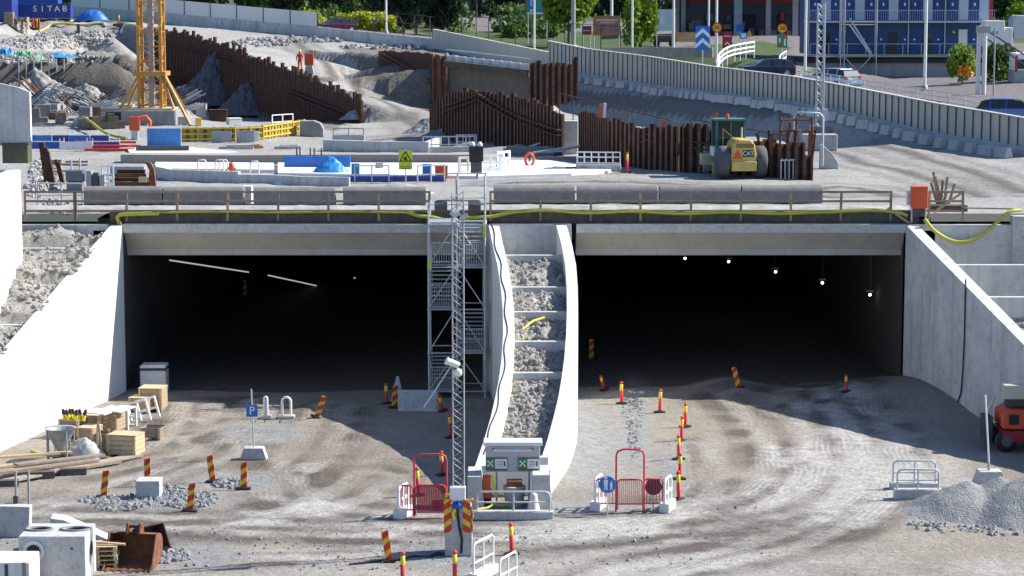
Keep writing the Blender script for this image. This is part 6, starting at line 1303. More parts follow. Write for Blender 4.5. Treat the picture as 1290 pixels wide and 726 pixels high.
for k, (u, v, rx, h, lb, m_) in enumerate([(40, 132, 6.0, 3.2, 'broad grey spoil heap below the bank by the precast wall', rock_b), (105, 130, 5.0, 3.0, 'spoil heap below the bank left of the crane', rock_b), (276, 134, 4.0, 4.6, 'tall dark cone of spoil in front of the long sheet piling', rock_shaded), (318, 144, 3.4, 2.6, 'second dark spoil cone right of the tall one', rock_shaded), (555, 168, 2.6, 1.1, 'low spoil heap at the foot of the middle sheet piling', rock_g), (575, 176, 3.0, .9, 'second low spoil heap by the middle sheet piling', rock_g), (455, 150, 1.6, .9, 'rubble heap at the end of the long sheet piling', rock), (150, 134, 2.6, 2.2, 'small spoil heap right behind the crane foot', rock_b)]):
    q = UG(u, v) if v not in (132, 130) and u != 150 else UD(u, 171); tag(heap(q, rx, rx * .6, h, None, 2.2, k * 3.1, .8, 90, 60, 1.15).build('spoil_heap', m_, loc=q), lb, 'heap')
for k, (u, v, w_, h_, m_, lb) in enumerate([(254, 149, .85, 1.1, conc_b, 'pale grey skip standing right of the crane'), (275, 153, 1.3, .8, rust, 'dark box of scrap right of the pale skip'), (225, 157, 1.2, .45, galv_d, 'low grey crate at the strut foot of the crane'), (250, 159, .3, .5, yellow, 'small yellow canister between crane and formwork'), (295, 158, .9, .45, conc_w, 'pale sack pile by the right yellow formwork')]):
    q = UG(u, v); o = MB().box(0, 0, 0, w_, .7, h_).box(0, 0, h_, w_ * 1.04, .74, .05).build(['skip', 'scrap_box', 'crate', 'canister', 'sack_pile'][k], m_, loc=q, bevel=.04, rz=.1 * k); tag(o, lb, 'container')
for k in range(7):
    q = UG(24 + k * 9.5, 104); a = D(24 + k * 9.5, 74, q.y + .2); tag(MB().tube((0, 0, 0), (0, 0, a.z - q.z), .06).build('steel_pole', galv_d, loc=q), 'thin steel pole in the row supporting the bank below the tarpaulins', 'pole', 'poles below the tarpaulins')
# grey precast walls at the left edge
q = G(38, 186, ZD); s = S(q); t = thing('precast_wall', 'tall grey precast wall with a white edge at the left edge of the yard', 'wall', q)
hR = 70 / s; MB().prism([(-4.5, -.5), (0, -.5), (0, hR), (-.6, hR + .25), (-4.5, hR + 1.1)], 0, .35).build('wall_body', conc, t); MB().box(.03, .17, -.3, .05, .36, hR + .3).build('edge_strip', white, t)
# tarpaulins on the bank
for k, (u, v, rx, h, m_, lb) in enumerate([(28, 73, 1.7, 1.0, tarp_g, 'bright green tarpaulin crumpled on the bank'), (3, 71, .9, 1.0, tarp_b, 'blue tarpaulin at the left edge on the bank'), (62, 70, 2.2, .5, tarp_b, 'long blue tarpaulin strip right of the green one'), (90, 70, 1.6, .45, tarp_b, 'blue tarpaulin strip in the middle of the bank'), (113, 69, .9, .6, tarp_d, 'last blue tarpaulin piece on the bank before the crane'), (135, 70, 1.4, .4, tarp_g, 'pale green netting by the crane tower')]):
    q = UG(u, v); tag(heap(q, rx * 1.0, .8, h * .6, None, 4.5, k * 2.3, 1.8, 60, 24, 2.2).build('tarpaulin', m_, loc=Vector((q.x, q.y + 1.3, uz(q.x, q.y + 1.3) - .08))), lb, 'tarpaulin', 'tarpaulins on the bank')
# blue containers
q = UG(52, 26); s = S(q); t = thing('waste_skip', 'long blue steel skip with white letters on the bank', 'skip', q, .05)
L = 74 / s; MB().prism([(-L / 2, .2), (L / 2, .2), (L / 2, 1.75), (-L / 2, 1.75)], 0, 1.9).build('body', blue_d, t)
f = MB(); f.box(0, -.05, 1.62, L + .1, .12, .14).box(0, -.05, .75, L, .1, .1).box(0, -.05, .2, L, .1, .12)
for k in range(9): f.box(-L / 2 + .05 + k * (L - .1) / 8, -.04, .3, .1, .08, .5)
f.build('ribs', blue, t)
for k, ch_ in enumerate('SITAB'): text('letter', ch_, .82, white_p, t, (-L / 2 + L * (.40 + .125 * k), -.07, 1.2), sx=1.1)
q = UG(2, 27); tag(MB().box(0, 0, 0, 2.9, 3, 2.6).build('container', blue_d, loc=q, bevel=.04), 'dark blue container at the top left corner', 'container')
q = UG(20, 20); tag(MB().box(2, 1.6, 0, 6, 2.4, 2.6).build('container', blue, loc=q, bevel=.04), 'blue container behind the lettered skip', 'container')
q = UG(116, 26); tag(heap(q, 1.8, 1.2, 1.1, None, 3, 4, .4, pw=2.5).build('tarpaulin', tarp_d, loc=q), 'large blue tarpaulin over a stack right of the lettered skip', 'tarpaulin')
q = UG(98, 27); tag(heap(q, 2.0, .7, .2, None, 3, 9, .4).build('tarpaulin', membr, loc=q), 'white sheet on the ground below the large blue tarpaulin', 'tarpaulin')
q = UG(26, 42); s = S(q)
for k in range(8): tag(pallet_mesh().build('pallet', wood if k > 1 else wood_p, loc=q + Vector((random.uniform(-.05, .05), .5, k * .2)), rz=random.uniform(-.05, .05)), ['lowest', 'second lowest', 'third lowest', 'fourth', 'fifth', 'sixth', 'seventh', 'topmost'][k] + ' wooden pallet of the stack in front of the blue skip', 'pallet', 'pallets stacked before the skip'); bpy.data.objects[-1] if False else None
for o in [o for o in bpy.data.objects if o.get('group') == 'pallets stacked before the skip']: o.scale = (1.25, 1.3, 1.45)
q = UG(12, 32); tag(MB().box(0, 0, 0, .9, .8, 1.3).build('crate', wood_g, loc=q, bevel=.02), 'brown crate left of the pallet stack on the bank', 'crate')
q = UG(45, 38); t = thing('hose_reel', 'orange drum with yellow hose right of the pallet stack', 'hose reel', q, .4)
MB().lathe([(.3, -.35), (.62, -.33), (.62, -.28), (.3, -.26), (.3, .26), (.62, .28), (.62, .33), (.3, .35)], 18, (0, 0, .62), axis='x').build('drum', orange, t); MB().path([(.1, .45 * math.cos(a) - .0, .62 + .45 * math.sin(a)) for a in [k * PI / 7 for k in range(14)]], .1, 7, closed=True).build('hose_coil', hose_y, t)
hose([UG(u, v) + Vector((0, 0, .15)) for u, v in [(50, 42), (58, 38), (66, 33), (85, 32), (105, 33), (128, 31), (133, 36)]], 'yellow hose running right from the orange drum along the bank', r=.12, m=mat('hose_pale', (.60, .52, .16), .5))
q = UG(99, 42); tag(MB().box(0, 0, 0, .3, .3, .9).build('post_stub', steel_d, loc=q), 'dark post stub on the bank below the yellow hose', 'post')
q = UG(150, 31); marker_post(q, 'small red marker on the bank beside the crane tower', 1.0); q = UG(150, 34); tag(MB().box(0, 0, 0, 1.2, .5, .3).build('timber_beam', wood_d, loc=q), 'dark beam end on the bank beside the crane tower', 'beam')
# sign on the haul road, and scraps
q = UG(391, 96); s = S(q); t = thing('box_sign', 'orange red box on a grey stand above the long sheet piling', 'box', q + Vector((0, -1, 0))); MB().box(0, 0, .7, .75, .4, 1.0).build('box', orange, t, bevel=.03); MB().prism([(-.4, 0), (.4, 0), (.25, .72), (-.25, .72)], -.25, .25).build('stand', conc_b, t)
q = UG(378, 92); t = thing('worker', 'person in orange work clothes behind the long sheet piling', 'person', q)
def person(t, h=1.75, top=orange, trousers=steel_d, arm=.2):
    me = bpy.data.meshes.new('body'); k = h / 1.75
    vs = [(0, 0, .95), (0, 0, 1.15), (0, 0, 1.38), (0, 0, 1.5), (.1, 0, .88), (.12, -.02, .48), (.12, .0, .08), (.12, -.12, .03), (-.1, 0, .88), (-.12, .03, .48), (-.12, .06, .08), (-.12, -.06, .03), (.2, 0, 1.4), (.27, -.02, 1.12), (.27, -arm, .92), (-.2, 0, 1.4), (-.27, 0, 1.12), (-.25, -arm, .92), (0, -.01, 1.6), (0, -.01, 1.68)]
    es = [(0, 1), (1, 2), (2, 3), (0, 4), (4, 5), (5, 6), (6, 7), (0, 8), (8, 9), (9, 10), (10, 11), (2, 12), (12, 13), (13, 14), (2, 15), (15, 16), (16, 17), (3, 18), (18, 19)]
    rr = [.15, .14, .17, .06, .1, .075, .055, .05, .1, .075, .055, .05, .08, .055, .04, .08, .055, .04, .1, .09]
    me.from_pydata([tuple(c_ * k for c_ in v) for v in vs], es, []); o = bpy.data.objects.new('body', me); COL.objects.link(o); o.parent = t
    o.modifiers.new('s', 'SKIN'); 
    for i, r in enumerate(rr): me.skin_vertices[0].data[i].radius = (r * k, r * k)
    me.skin_vertices[0].data[0].use_root = True
    o.modifiers.new('ss', 'SUBSURF').levels = 1; me.materials.append(top); return o
if not hasattr(bpy.types.Mesh, 'skin_vertices'): pass
def mk_person(t, **kw):
    o = bpy.data.objects.new('tmp', bpy.data.meshes.new('tmp')); 
    return person(t, **kw)
try:
    me_ok = True; person(t)
except Exception as e_:
    print('person', e_)
    for c_ in list(t.children): bpy.data.objects.remove(c_)
    mb = MB(); mb.path([(0, 0, .9), (0, 0, 1.1), (0, 0, 1.4), (0, 0, 1.5)], [.16, .15, .19, .07], 10).path([(.09, 0, .92), (.11, 0, .48), (.11, 0, .05), (.11, -.14, .03)], [.1, .075, .055, .05], 8).path([(-.09, 0, .92), (-.12, 0, .48), (-.12, .04, .05), (-.12, -.1, .03)], [.1, .075, .055, .05], 8)
    mb.path([(.15, 0, 1.42), (.24, 0, 1.36), (.28, -.03, 1.1), (.25, -.22, .95)], [.06, .075, .055, .035], 8).path([(-.15, 0, 1.42), (-.24, 0, 1.36), (-.28, 0, 1.1), (-.26, -.1, .85)], [.06, .075, .055, .035], 8).lathe([(.03, 1.48), (.08, 1.53), (.105, 1.63), (.09, 1.72), (.03, 1.76)], 12); mb.build('body', orange, t)
MB().lathe([(.125, 1.66), (.12, 1.72), (.07, 1.79), (.01, 1.8)], 12).build('helmet', yel_b, t)
# ================================================================== behind the wall
def pole(u, v, d, r, label, top=12, m=white, name='lamp_post', cat='lamp post', arm=False):
    q = UD(u, d); q.z = uz(q.x, q.y); t = thing(name, label, cat, q); MB().tube((0, 0, -.3), (0, 0, top), r, 8, r * .7).build('pole', m, t); MB().lathe([(r * 1.9, 0), (r * 1.9, .35), (r * 1.1, .4)], 8).build('collar', galv_d, t)
    MB().beam((0, 0, top), (1.4, 0, top + .2), .09).box(1.6, 0, top + .12, .7, .3, .14).build('lamp_head', galv, t)
    return t
for u, d, r, lb, m_ in [(487, 250, .12, 'white lamp post beside the yellow flowering shrubs', white), (673, 232, .11, 'white lamp post left of the lime green tree', white), (722, 236, .24, 'thick grey post in front of the lime green tree', galv_d), (770, 300, .2, 'white post behind the orange banner', white), (796, 226, .12, 'white lamp post in front of the bushy green tree', white), (848, 222, .12, 'white lamp post beside the white and blue poster', white), (892, 224, .10, 'white lamp post behind the blue chevron sign', white), (902, 214, .12, 'white lamp post at the end of the curved guard rail', white), (1014, 204, .13, 'white lamp post at the left end of the blue barracks', white), (1165, 178, .13, 'white lamp post in front of the middle of the blue barracks', white)]:
    pole(u, 0, d, r, lb, 16, m_)
q = UD(1237, 172); t = thing('lattice_mast', 'pair of pale posts bundled together right of the barracks', 'mast', q); 
for x in (-.3, .15): MB().tube((x, 0, 0), (x, 0, 9.5 - q.z + 4.6), .17, 8).build('post', galv if x < 0 else conc_w, t)
MB().box(0, 0, 4.6, 1.0, .4, .5).build('clamp', galv_d, t); MB().beam((.2, 0, 4.2), (3.4, 1, 2.2), .1).beam((.2, 0, 4.8), (3.4, 1, 2.9), .1).build('arm', steel_d, t)
q = UD(1252, 170); tag(MB().tube((0, 0, 0), (0, 0, 5), .06).build('steel_pole', galv_d, loc=q), 'thin pole right of the bundled posts', 'pole')
# wine car, hatchback
def car(p, rz, body, label, L=4.3, W=1.75, H=1.48, tail=red, scale=1.):
    t = thing('car', label, 'car', p, rz); t.scale = (scale,) * 3
    lo = [(-L / 2, .35), (-L / 2 + .02, .75), (-L / 2 + .12, .95), (-L * .22, 1.0), (L * .20, .98), (L / 2 - .15, .92), (L / 2, .85), (L / 2, .4), (L / 2 - .1, .25), (-L / 2 + .1, .25)]
    b = MB().prism([(x, z) for x, z in lo], -W / 2, W / 2).build('body', body, t, bevel=.09)
    cab = [(-L * .30, .95), (-L * .12, H - .06), (L * .0, H), (L * .30, H), (L * .42, H - .1), (L * .485, .93)]
    g = MB(); k = len(cab); vs = [(x, -W / 2 + .06 + .16 * (z - .95) / .5, z) for x, z in cab] + [(x, W / 2 - .06 - .16 * (z - .95) / .5, z) for x, z in cab]
    g.add(vs, [list(range(k))[::-1], list(range(k, 2 * k))] + [(i, (i + 1) % k, (i + 1) % k + k, i + k) for i in range(k)]); fixn(g.build('windows', glass, t, bevel=.04))
    MB().box(L * .14, 0, H - .015, L * .34, W * .74, .045).build('roof', body, t, bevel=.02)
    for x in (L * .08, L * .30):
        for y in (-1, 1): MB().beam((x, y * (W / 2 - .05), .97), (x + .0, y * (W / 2 - .2), H - .02), .09, .05).build('pillar', body, t)
    for x in (-L * .31, L * .31):
        for y in (-1, 1):
            wv = MB().lathe([(.12, -.1), (.31, -.1), (.33, -.05), (.33, .05), (.31, .1), (.12, .1)], 16, (x, y * (W / 2 - .08), .33), axis='y').build('wheel', black, t); MB().lathe([(.19, -.105), (.15, .0), (.19, .105)], 12, (x, y * (W / 2 - .08), .33), axis='y').build('rim', galv, wv)
    for y in (-1, 1): MB().box(L / 2 - .03, y * (W / 2 - .2), .72, .08, .24, .28).build('tail_light', tail, t, bevel=.02)
    for y in (-1, 1): MB().box(-L / 2 + .02, y * (W / 2 - .28), .62, .08, .34, .18).build('headlight', white_p, t, bevel=.02)
    MB().box(L / 2 + .0, 0, .5, .03, .5, .12).build('number_plate', white_p, t); return t
p = D(423, 36, 258 - 93); p.z = p.z - .55; car(p, .55, purple, 'wine coloured car on the road behind the parapet, tail light showing', scale=1.1)
p = D(1048, 113, 190 - 93); car(p, -.95, mat('paint_lightblue', (.30, .42, .58), .3, .3, var=.05), 'light blue hatchback seen from behind, above the long wall', scale=1.18)
p = D(965, 99, 196 - 93); car(p, .25, mat('paint_navy', (.02, .03, .07), .3, .3), 'dark car at the bend, half hidden by the white guard rail', scale=1.1)
p = D(1275, 156, 138 - 93); car(p, 2.9, mat('paint_blue', (.04, .10, .30), .3, .3), 'dark blue car just showing over the wall at the right edge')
# railing along the road
def road_rail(pts, label, h=1.0, m=galv, step=2.2, rails=(.45, 1), name='guard_rail', rr=.045, flat=False):
    P = [D(u, v, d - 93) for u, v, d in pts]; Q = []
    for i in range(len(P) - 1):
        p0, p1, p2, p3 = P[max(i - 1, 0)], P[i], P[i + 1], P[min(i + 2, len(P) - 1)]
        for k in range(5): s = k / 5; Q.append(.5 * ((2 * p1) + (p2 - p0) * s + (2 * p0 - 5 * p1 + 4 * p2 - p3) * s * s + (3 * p1 - 3 * p2 + p3 - p0) * s ** 3))
    Q.append(P[-1]); o = Q[0].copy(); t = thing(name, label, 'guard rail', o); Q = [a - o for a in Q]
    for r in rails:
        pts_ = [a + Vector((0, 0, h * r)) for a in Q]
        if flat:
            mb = MB(); mb.grid([[(p.x, p.y, p.z - .14) for p in pts_], [(p.x, p.y - .03, p.z) for p in pts_], [(p.x, p.y, p.z + .14) for p in pts_], [(p.x, p.y + .06, p.z + .14) for p in pts_], [(p.x, p.y + .06, p.z - .14) for p in pts_]], sm=False); mb.build('beam', m, t)
        else: MB().path(pts_, rr, 6).build('rail', m, t)
    acc = 0; last = None
    for a, b in zip(Q[:-1], Q[1:]):
        acc += (b - a).length
        if last is None or acc - last >= step: MB().tube((b.x, b.y, b.z - .4), (b.x, b.y, b.z + h), .05, 6).build('post', m, t); last = acc
    return t
road_rail([(1062, 112, 184), (1110, 121, 176), (1165, 130, 168), (1215, 138, 158), (1262, 148, 149)], 'grey tube railing along the road above the long wall, right half', 1.0, galv, 2.2, (.3, .65, 1))
road_rail([(903, 96, 196), (906, 84, 203), (920, 74, 209), (950, 68, 215)], 'white curved guard rail at the road bend, left one', 1.1, white, 1.4, (.25, .6, 1), rr=.1)
road_rail([(1010, 104, 196), (996, 100, 198), (985, 93, 202), (982, 84, 207), (990, 77, 212)], 'white curved guard rail at the road bend, right one', .9, white, 1.6, (.4, 1), rr=.07)
road_rail([(1012, 104, 194), (1035, 108, 188), (1060, 112, 184)], 'short grey railing between the bend and the hatchback', 1.0, galv, 1.6, (.3, .65, 1))
a = RWP[6]; tag(MB().box(0, 0, 0, 10.5, .5, .9).build('low_barrier', conc_d, loc=D(828, 72, 216 - 93), rz=-.22), 'dark low parapet block behind the long wall below the poster', 'barrier')
# signs
def board(u, v0, v1, w, vb, d, m, label, cat='sign', name='road_sign', th=.05, legs=1):
    q = D(u, vb, d - 93); q.z = uz(q.x, q.y); s = S(q); z0 = D(u, v1, d - 93).z - q.z; z1 = D(u, v0, d - 93).z - q.z; t = thing(name, label, cat, q)
    for x in ([0] if legs == 1 else [-w / s / 2 + .1, w / s / 2 - .1]): MB().tube((x, .06, 0), (x, .06, z1 - .05), .05, 6).build('post', galv, t)
    f = MB().box(0, 0, z0, w / s, th, z1 - z0).build('sign_face', m, t); return t, f, z0, z1, w / s
sb = mat('sign_blue2', (.01, .14, .60), .4, var=.03)
t, f, z0, z1, w_ = board(885, 33, 63, 18, 72, 205, sb, 'blue sign with two white chevrons pointing up')
h_ = z1 - z0; mb = MB()
for zz in (.16, .58):
    mb.prism([(-w_ / 2, z0 + h_ * (zz - .10)), (0, z0 + h_ * (zz + .16)), (w_ / 2, z0 + h_ * (zz - .10)), (w_ / 2, z0 + h_ * (zz + .06)), (0, z0 + h_ * (zz + .34)), (-w_ / 2, z0 + h_ * (zz + .06))], -.045, -.028)
mb.build('chevron', white_p, f)
def fifty(u, v, vb, d, label):
    q = D(u, vb, d - 93); q.z = uz(q.x, q.y); s = S(q); z = D(u, v, d - 93).z - q.z; r = 6.4 / s; t = thing('speed_sign', label, 'road sign', q); MB().tube((0, .06, 0), (0, .06, z), .05, 6).build('post', galv, t)
    f = MB().lathe([(r, -.02), (r, .02)], 24, (0, 0, z), axis='y').build('rim', mat('sign_red', (.65, .03, .02), .4), t); MB().lathe([(r * .76, -.035), (r * .76, -.0)], 24, (0, 0, z), axis='y').build('disc', mat('sign_yellow', (.85, .55, .02), .4), f); text('numerals', '50', r * 1.05, black, f, (0, -.05, z)); return t, z, s
fifty(903, 35, 66, 207, 'round yellow speed sign reading 50 beside the chevron sign'); t, z, s_ = fifty(985, 36, 76, 214, 'round yellow speed sign reading 50 above a green struck sign')
f = MB().box(0, 0, z - 24 / s_, 13 / s_, .05, 17 / s_).build('green_plate', green, t); MB().beam((-6 / s_, -.035, z - 23 / s_), (6 / s_, -.035, z - 8 / s_), .02, .16).build('strike_bar', red, f); MB().box(-3 / s_, -.032, z - 20 / s_, .14, .012, .6).box(3.3 / s_, -.032, z - 22 / s_, .16, .012, .9).build('arrow', white_p, f)
t, f, z0, z1, w_ = board(916, 40, 61, 12, 66, 210, mat('sign_maroon', (.32, .015, .03), .5), 'dark red totem sign with a white arrow head'); mb = MB(); h_ = z1 - z0
mb.beam((-.2, -.035, z0 + h_ * .2), (0, -.035, z0 + h_ * .38), .02, .09).beam((.2, -.035, z0 + h_ * .2), (0, -.035, z0 + h_ * .38), .02, .09).box(0, -.035, z0 + h_ * .7, .6, .01, .07).build('arrow', white_p, f)
t, f, z0, z1, w_ = board(936.5, 41, 49, 9, 62, 222, sb, 'small light blue square sign on thin posts'); MB().box(0, -.032, z0 + .1, w_ * .7, .01, (z1 - z0) * .7).build('pictogram', white_p, f)
t, f, z0, z1, w_ = board(932, 31, 40, 9, 58, 235, sb, 'blue square sign behind the small light blue one')
q = D(944, 46, 232 - 93); t = thing('warning_triangle', 'yellow red warning triangle sign at the fuel station', 'road sign', Vector((q.x, q.y, uz(q.x, q.y)))); zz = q.z - t.location.z; MB().tube((0, .05, 0), (0, .05, zz), .04).build('post', galv, t); MB().prism([(-.42, zz), (.42, zz), (0, zz + .8)], -.02, .02).build('triangle', red, t); MB().prism([(-.28, zz + .08), (.28, zz + .08), (0, zz + .62)], -.035, -.021).build('field', yel_b, t)
t, f, z0, z1, w_ = board(764, 20, 45, 34, 60, 240, mat('banner_orange', (.50, .20, .10), .6, var=.35, scale=1.2), 'large orange printed banner between posts', 'banner', 'banner', legs=2)
MB().box(-.6, -.03, z0 + .35, .5, .01, .9, ry=.5).box(.75, -.03, z0 + .4, .9, .01, .9).build('print', mat('print_mauve', (.30, .16, .22), .6, var=.5, scale=4), f); MB().box(0, -.03, z1 - .5, 2.2, .01, .12).box(.1, -.03, z1 - .75, 1.5, .01, .08).build('print_line', white_p, f)
t, f, z0, z1, w_ = board(739, 33, 44, 12, 56, 238, mat('sign_wine', (.22, .02, .06), .5), 'small wine red sign left of the orange banner', legs=2); MB().box(0, -.035, z0 + .4, w_ * .7, .01, .06).build('print_line', white_p, f)
t, f, z0, z1, w_ = board(862, 41, 53, 28, 62, 226, mat('banner_orange2', (.55, .30, .15), .6, var=.4, scale=1.5), 'orange beige banner hung low right of the poster', 'banner', 'banner', legs=2)
t, f, z0, z1, w_ = board(837, 12, 39, 22, 52, 238, mat('poster_white', (.62, .70, .80), .5, var=.2, scale=1.5), 'white and light blue poster above a dark trailer', 'poster', 'poster', legs=2); MB().box(-.3, -.03, z0 + .7, .5, .01, .8).build('print', mat('print_pale', (.85, .85, .88), .5), f)
q = UD(836, 240); t = thing('trailer', 'dark low trailer below the white and blue poster', 'trailer', q); MB().box(0, 0, .5, 2.6, 1.4, .7).build('body', steel_d, t, bevel=.05); 
for x in (-.8, .8): MB().lathe([(.1, -.1), (.35, -.1), (.35, .1), (.1, .1)], 14, (x, -.6, .36), axis='y').build('wheel', black, t)
t, f, z0, z1, w_ = board(677, -6, 18, 26, 42, 262, mat('sign_bluegreen', (.03, .22, .50), .4, var=.1), 'blue and green direction sign on posts behind the lamp post', legs=2); MB().box(w_ * .2, -.032, z0 + .5, w_ * .5, .01, 1.4).build('green_field', mat('sign_green2', (.02, .35, .25), .4), f); MB().box(-w_ * .3, -.034, z0 + .9, .16, .01, 1.0).box(-w_ * .3, -.034, z0 + .3, .35, .01, .25).build('arrow', white_p, f); MB().box(0, -.033, z0, w_, .01, .2).build('white_edge', white_p, f)
# barracks ----------------------------------------------------------
db = 225; s_ = 2880 / db; x0 = D(1018, 68, db - 93).x; x1 = D(1250, 68, db - 93).x; zb_ = D(1100, 69, db - 93).z; z2 = D(1100, 27, db - 93).z; st_h = z2 - zb_; W_b = x1 - x0
pz = D(1100, 106, db - 93).z
t = thing('barracks', 'two storey blue site barracks with galleries and pale door panels', 'building', ((x0 + x1) / 2, db - 93, zb_))
bw_ = mat('facade_pale', (.48, .56, .66), .6, var=.06)
for k in range(2): MB().box(0, 3.5, k * st_h + .02, W_b, 6.8, st_h - .1).build('storey', blue_b if k == 0 else blue_b, t)
MB().box(0, 3.0, 2 * st_h, W_b + .4, 8.6, .25).build('roof', galv_d, t)
MB().box(0, -.75, st_h - .12, W_b + .3, 1.7, .16).build('gallery', galv, t); MB().box(0, -.75, -.16, W_b + .3, 1.7, .16).build('gallery', galv_d, t)
def X(u): return D(u, 50, db - 93).x - (x0 + x1) / 2
for lvl in range(2):
    z0_ = lvl * st_h
    g = MB()
    for zz in ((1.05,) if lvl else (1.05,)): g.box(0, -1.55, z0_ + zz, W_b, .05, .05)
    for k in range(int(W_b / (.22 if lvl else 1.8)) + 1): g.box(-W_b / 2 + k * (.22 if lvl else 1.8), -1.55, z0_, .025 if lvl else .05, .03, 1.05)
    g.build('gallery_rail', galv, t)
for u in (1040, 1082.5, 1125, 1168, 1213, 1239): MB().box(X(u), .06, st_h + .1, 12 / s_, .06, st_h - .3).build('pale_panel', bw_, t)
MB().box(X(1247.5), .04, st_h + .02, 5 / s_, .1, st_h - .1).build('red_corner_panel', red_d if False else mat('facade_red', (.42, .02, .05), .6), t)
for u in (1026, 1052, 1069, 1097, 1112, 1139, 1152, 1180, 1199, 1227):
    o = MB().box(X(u), .05, st_h + .1, 9 / s_, .05, 2.1).build('door', mat('door_blue', (.015, .06, .24), .5), t); MB().box(X(u), .015, st_h + 1.5, .16, .02, .3).build('door_plate', white_p, o)
for u in (1040, 1125, 1168): o = MB().box(X(u), .05, .05, 11 / s_, .06, 2.1).build('dark_doorway', glass, t)
for u in (1054, 1088, 1110, 1140, 1152, 1182, 1227): o = MB().box(X(u), .05, .05, 9 / s_, .05, 2.1).build('door', mat('door_blue', (.015, .06, .24), .5), t); MB().box(X(u), .015, 1.4, .18, .02, .16).build('door_plate', white_p, o)
o = MB().box(X(1213), .04, .05, 11 / s_, .07, 2.4).build('white_door', white, t); MB().lathe([(.12, 0), (.14, .1), (.1, .2)], 10, (X(1201), -.05, 2.1)).build('wall_lamp', yel_b, t)
for u in (1058, 1144, 1190, 1018.5): MB().box(X(u), -.05, 0, .1, .1, 2 * st_h).build('downpipe', galv, t)
t2 = thing('podium_wall', 'long blue grey retaining wall under the barracks', 'wall', ((x0 + x1) / 2, db - 93 - 1.9, pz - .6)); MB().box(0, 3.5, 0, W_b + 1.5, 7.2, zb_ - .75 - pz + .6).build('wall_body', conc_d, t2)
MB().box(0, 3.2, zb_ - .75 - pz + .6, W_b + 1.5, 7.0, .4).build('dark_plinth', black, t2)
for k in range(8): pass
# scaffold stair at barracks
xs_ = [D(1060, 50, db - 96).x, D(1105, 50, db - 96).x]; t = thing('scaffold_stair', 'silver scaffold stair in front of the blue barracks', 'scaffold', (xs_[0], db - 96 + .3, pz - .4)); L = xs_[1] - xs_[0]
for x in (0, .35, L): 
    for y in (0, 1.0): MB().tube((x, y, 0), (x, y, 9.6), .05, 6).build('standard', galv, t)
zA = zb_ - pz + .4; zB = z2 - pz + .4
for z in (1.2, zA, zB - .3, zB): MB().tube((0, 0, z), (L, 0, z), .045, 6).tube((0, 1, z), (L, 1, z), .045, 6).build('ledger', galv, t)
for a, b in [((.8, -.05, zB + .3), (L - .5, -.05, zA + .2)), ((.8, -.05, zB - .3), (L - .5, -.05, zA - .0))]: MB().beam(a, b, .08, .16).build('stringer', galv, t)
st2 = MB()
for k in range(9): f_ = (k + .5) / 9; st2.box(.8 + (L - 1.3) * f_, .4, zB - .1 + (zA - zB + .1) * f_, .3, .8, .05)
st2.build('treads', steel_d, t); MB().tube((L - .4, 0, zA), (.9, 0, .9), .05).build('brace', galv, t); MB().tube((.4, 0, zA - .2), (1.6, 0, 1.8), .05).build('brace', galv, t); MB().box(L - .4, .5, zA, .8, 1.0, .06).build('landing', galv, t)
# fuel station -------------------------------------------------------
dg = 268; q = UD(935, dg); t = thing('fuel_station', 'dark fuel station shop under a canopy with a red band', 'building', q); s_ = 2880 / dg
def GX(u): return D(u, 20, dg - 93).x - q.x
W_s = GX(1016) - GX(858); cx = (GX(1016) + GX(858)) / 2
MB().box(cx, 6, 0, W_s, 6, 5.4).build('shop', mat('shop_dark', (.035, .04, .055), .4, var=.4), t); MB().box(cx, 2.96, 4.0, W_s, .1, .6).build('red_band', mat('band_red', (.30, .01, .02), .5), t); MB().box(cx, -.5, 5.6, W_s + 4, 8, .9).build('canopy', red_d, t)
for u, w2, m_ in [(929, 10, mat('column_grey', (.34, .42, .48), .6)), (863, 5, grey_p), (967, 6, grey_p), (1001, 7, grey_p), (905, 3, grey_p)]: MB().box(GX(u), -.6 if w2 > 5 else 2.6, 0, w2 / s_, .5, 5.6).build('column', m_, t)
for k in range(22):
    u = random.uniform(862, 1012); MB().box(GX(u), random.uniform(1.2, 2.6), random.choice([0, 0, .9, 1.9]), random.uniform(.4, 1.1), .3, random.uniform(.5, 1.0)).build('goods_display', random.choice([mat('goods_a', (.22, .16, .12), .7, var=.5, scale=4), mat('goods_b', (.12, .14, .20), .7, var=.5, scale=4), mat('goods_c', (.25, .24, .24), .7, var=.5, scale=4), red_d]), t)
for u in (880, 946, 992): MB().box(GX(u), 2.93, .1, 1.8, .06, 2.5).build('window', glass, t)
# right edge vehicles
q = UD(1256, 205); q.z = D(1256, 66, 205 - 93).z; t = thing('truck', 'white boxy truck body parked right of the barracks', 'truck', q); MB().box(-.3, 1, .5, 1.7, 2.2, 2.3).box(.9, 1, .5, .8, 2.0, 1.7).build('box_body', white, t, bevel=.06); MB().box(1.35, .9, 1.2, .1, 1.6, .7).build('window', glass, t); MB().box(-.3, -.12, 1.6, .5, .03, .3).build('vent', galv_d, t)
for x in (-.6, .8): MB().lathe([(.15, -.12), (.42, -.12), (.42, .12), (.15, .12)], 14, (x, .1, .42), axis='y').build('wheel', black, t)
q = UD(1292, 215); q.z = D(1290, 56, 215 - 93).z; t = thing('caravan', 'silver grey caravan with a rounded corner at the right edge', 'caravan', q); MB().prism([(-1.4, .4), (3, .4), (3, 2.7), (-1.0, 2.7), (-1.3, 2.4)], 0, 2.2).build('body', mat('caravan_silver', (.55, .57, .60), .4, .2), t, bevel=.12); MB().box(.4, -.02, 1.4, .9, .03, .5).build('window', glass, t); MB().lathe([(.1, -.1), (.33, -.1), (.33, .1), (.1, .1)], 14, (.4, .1, .34), axis='y').build('wheel', black, t)
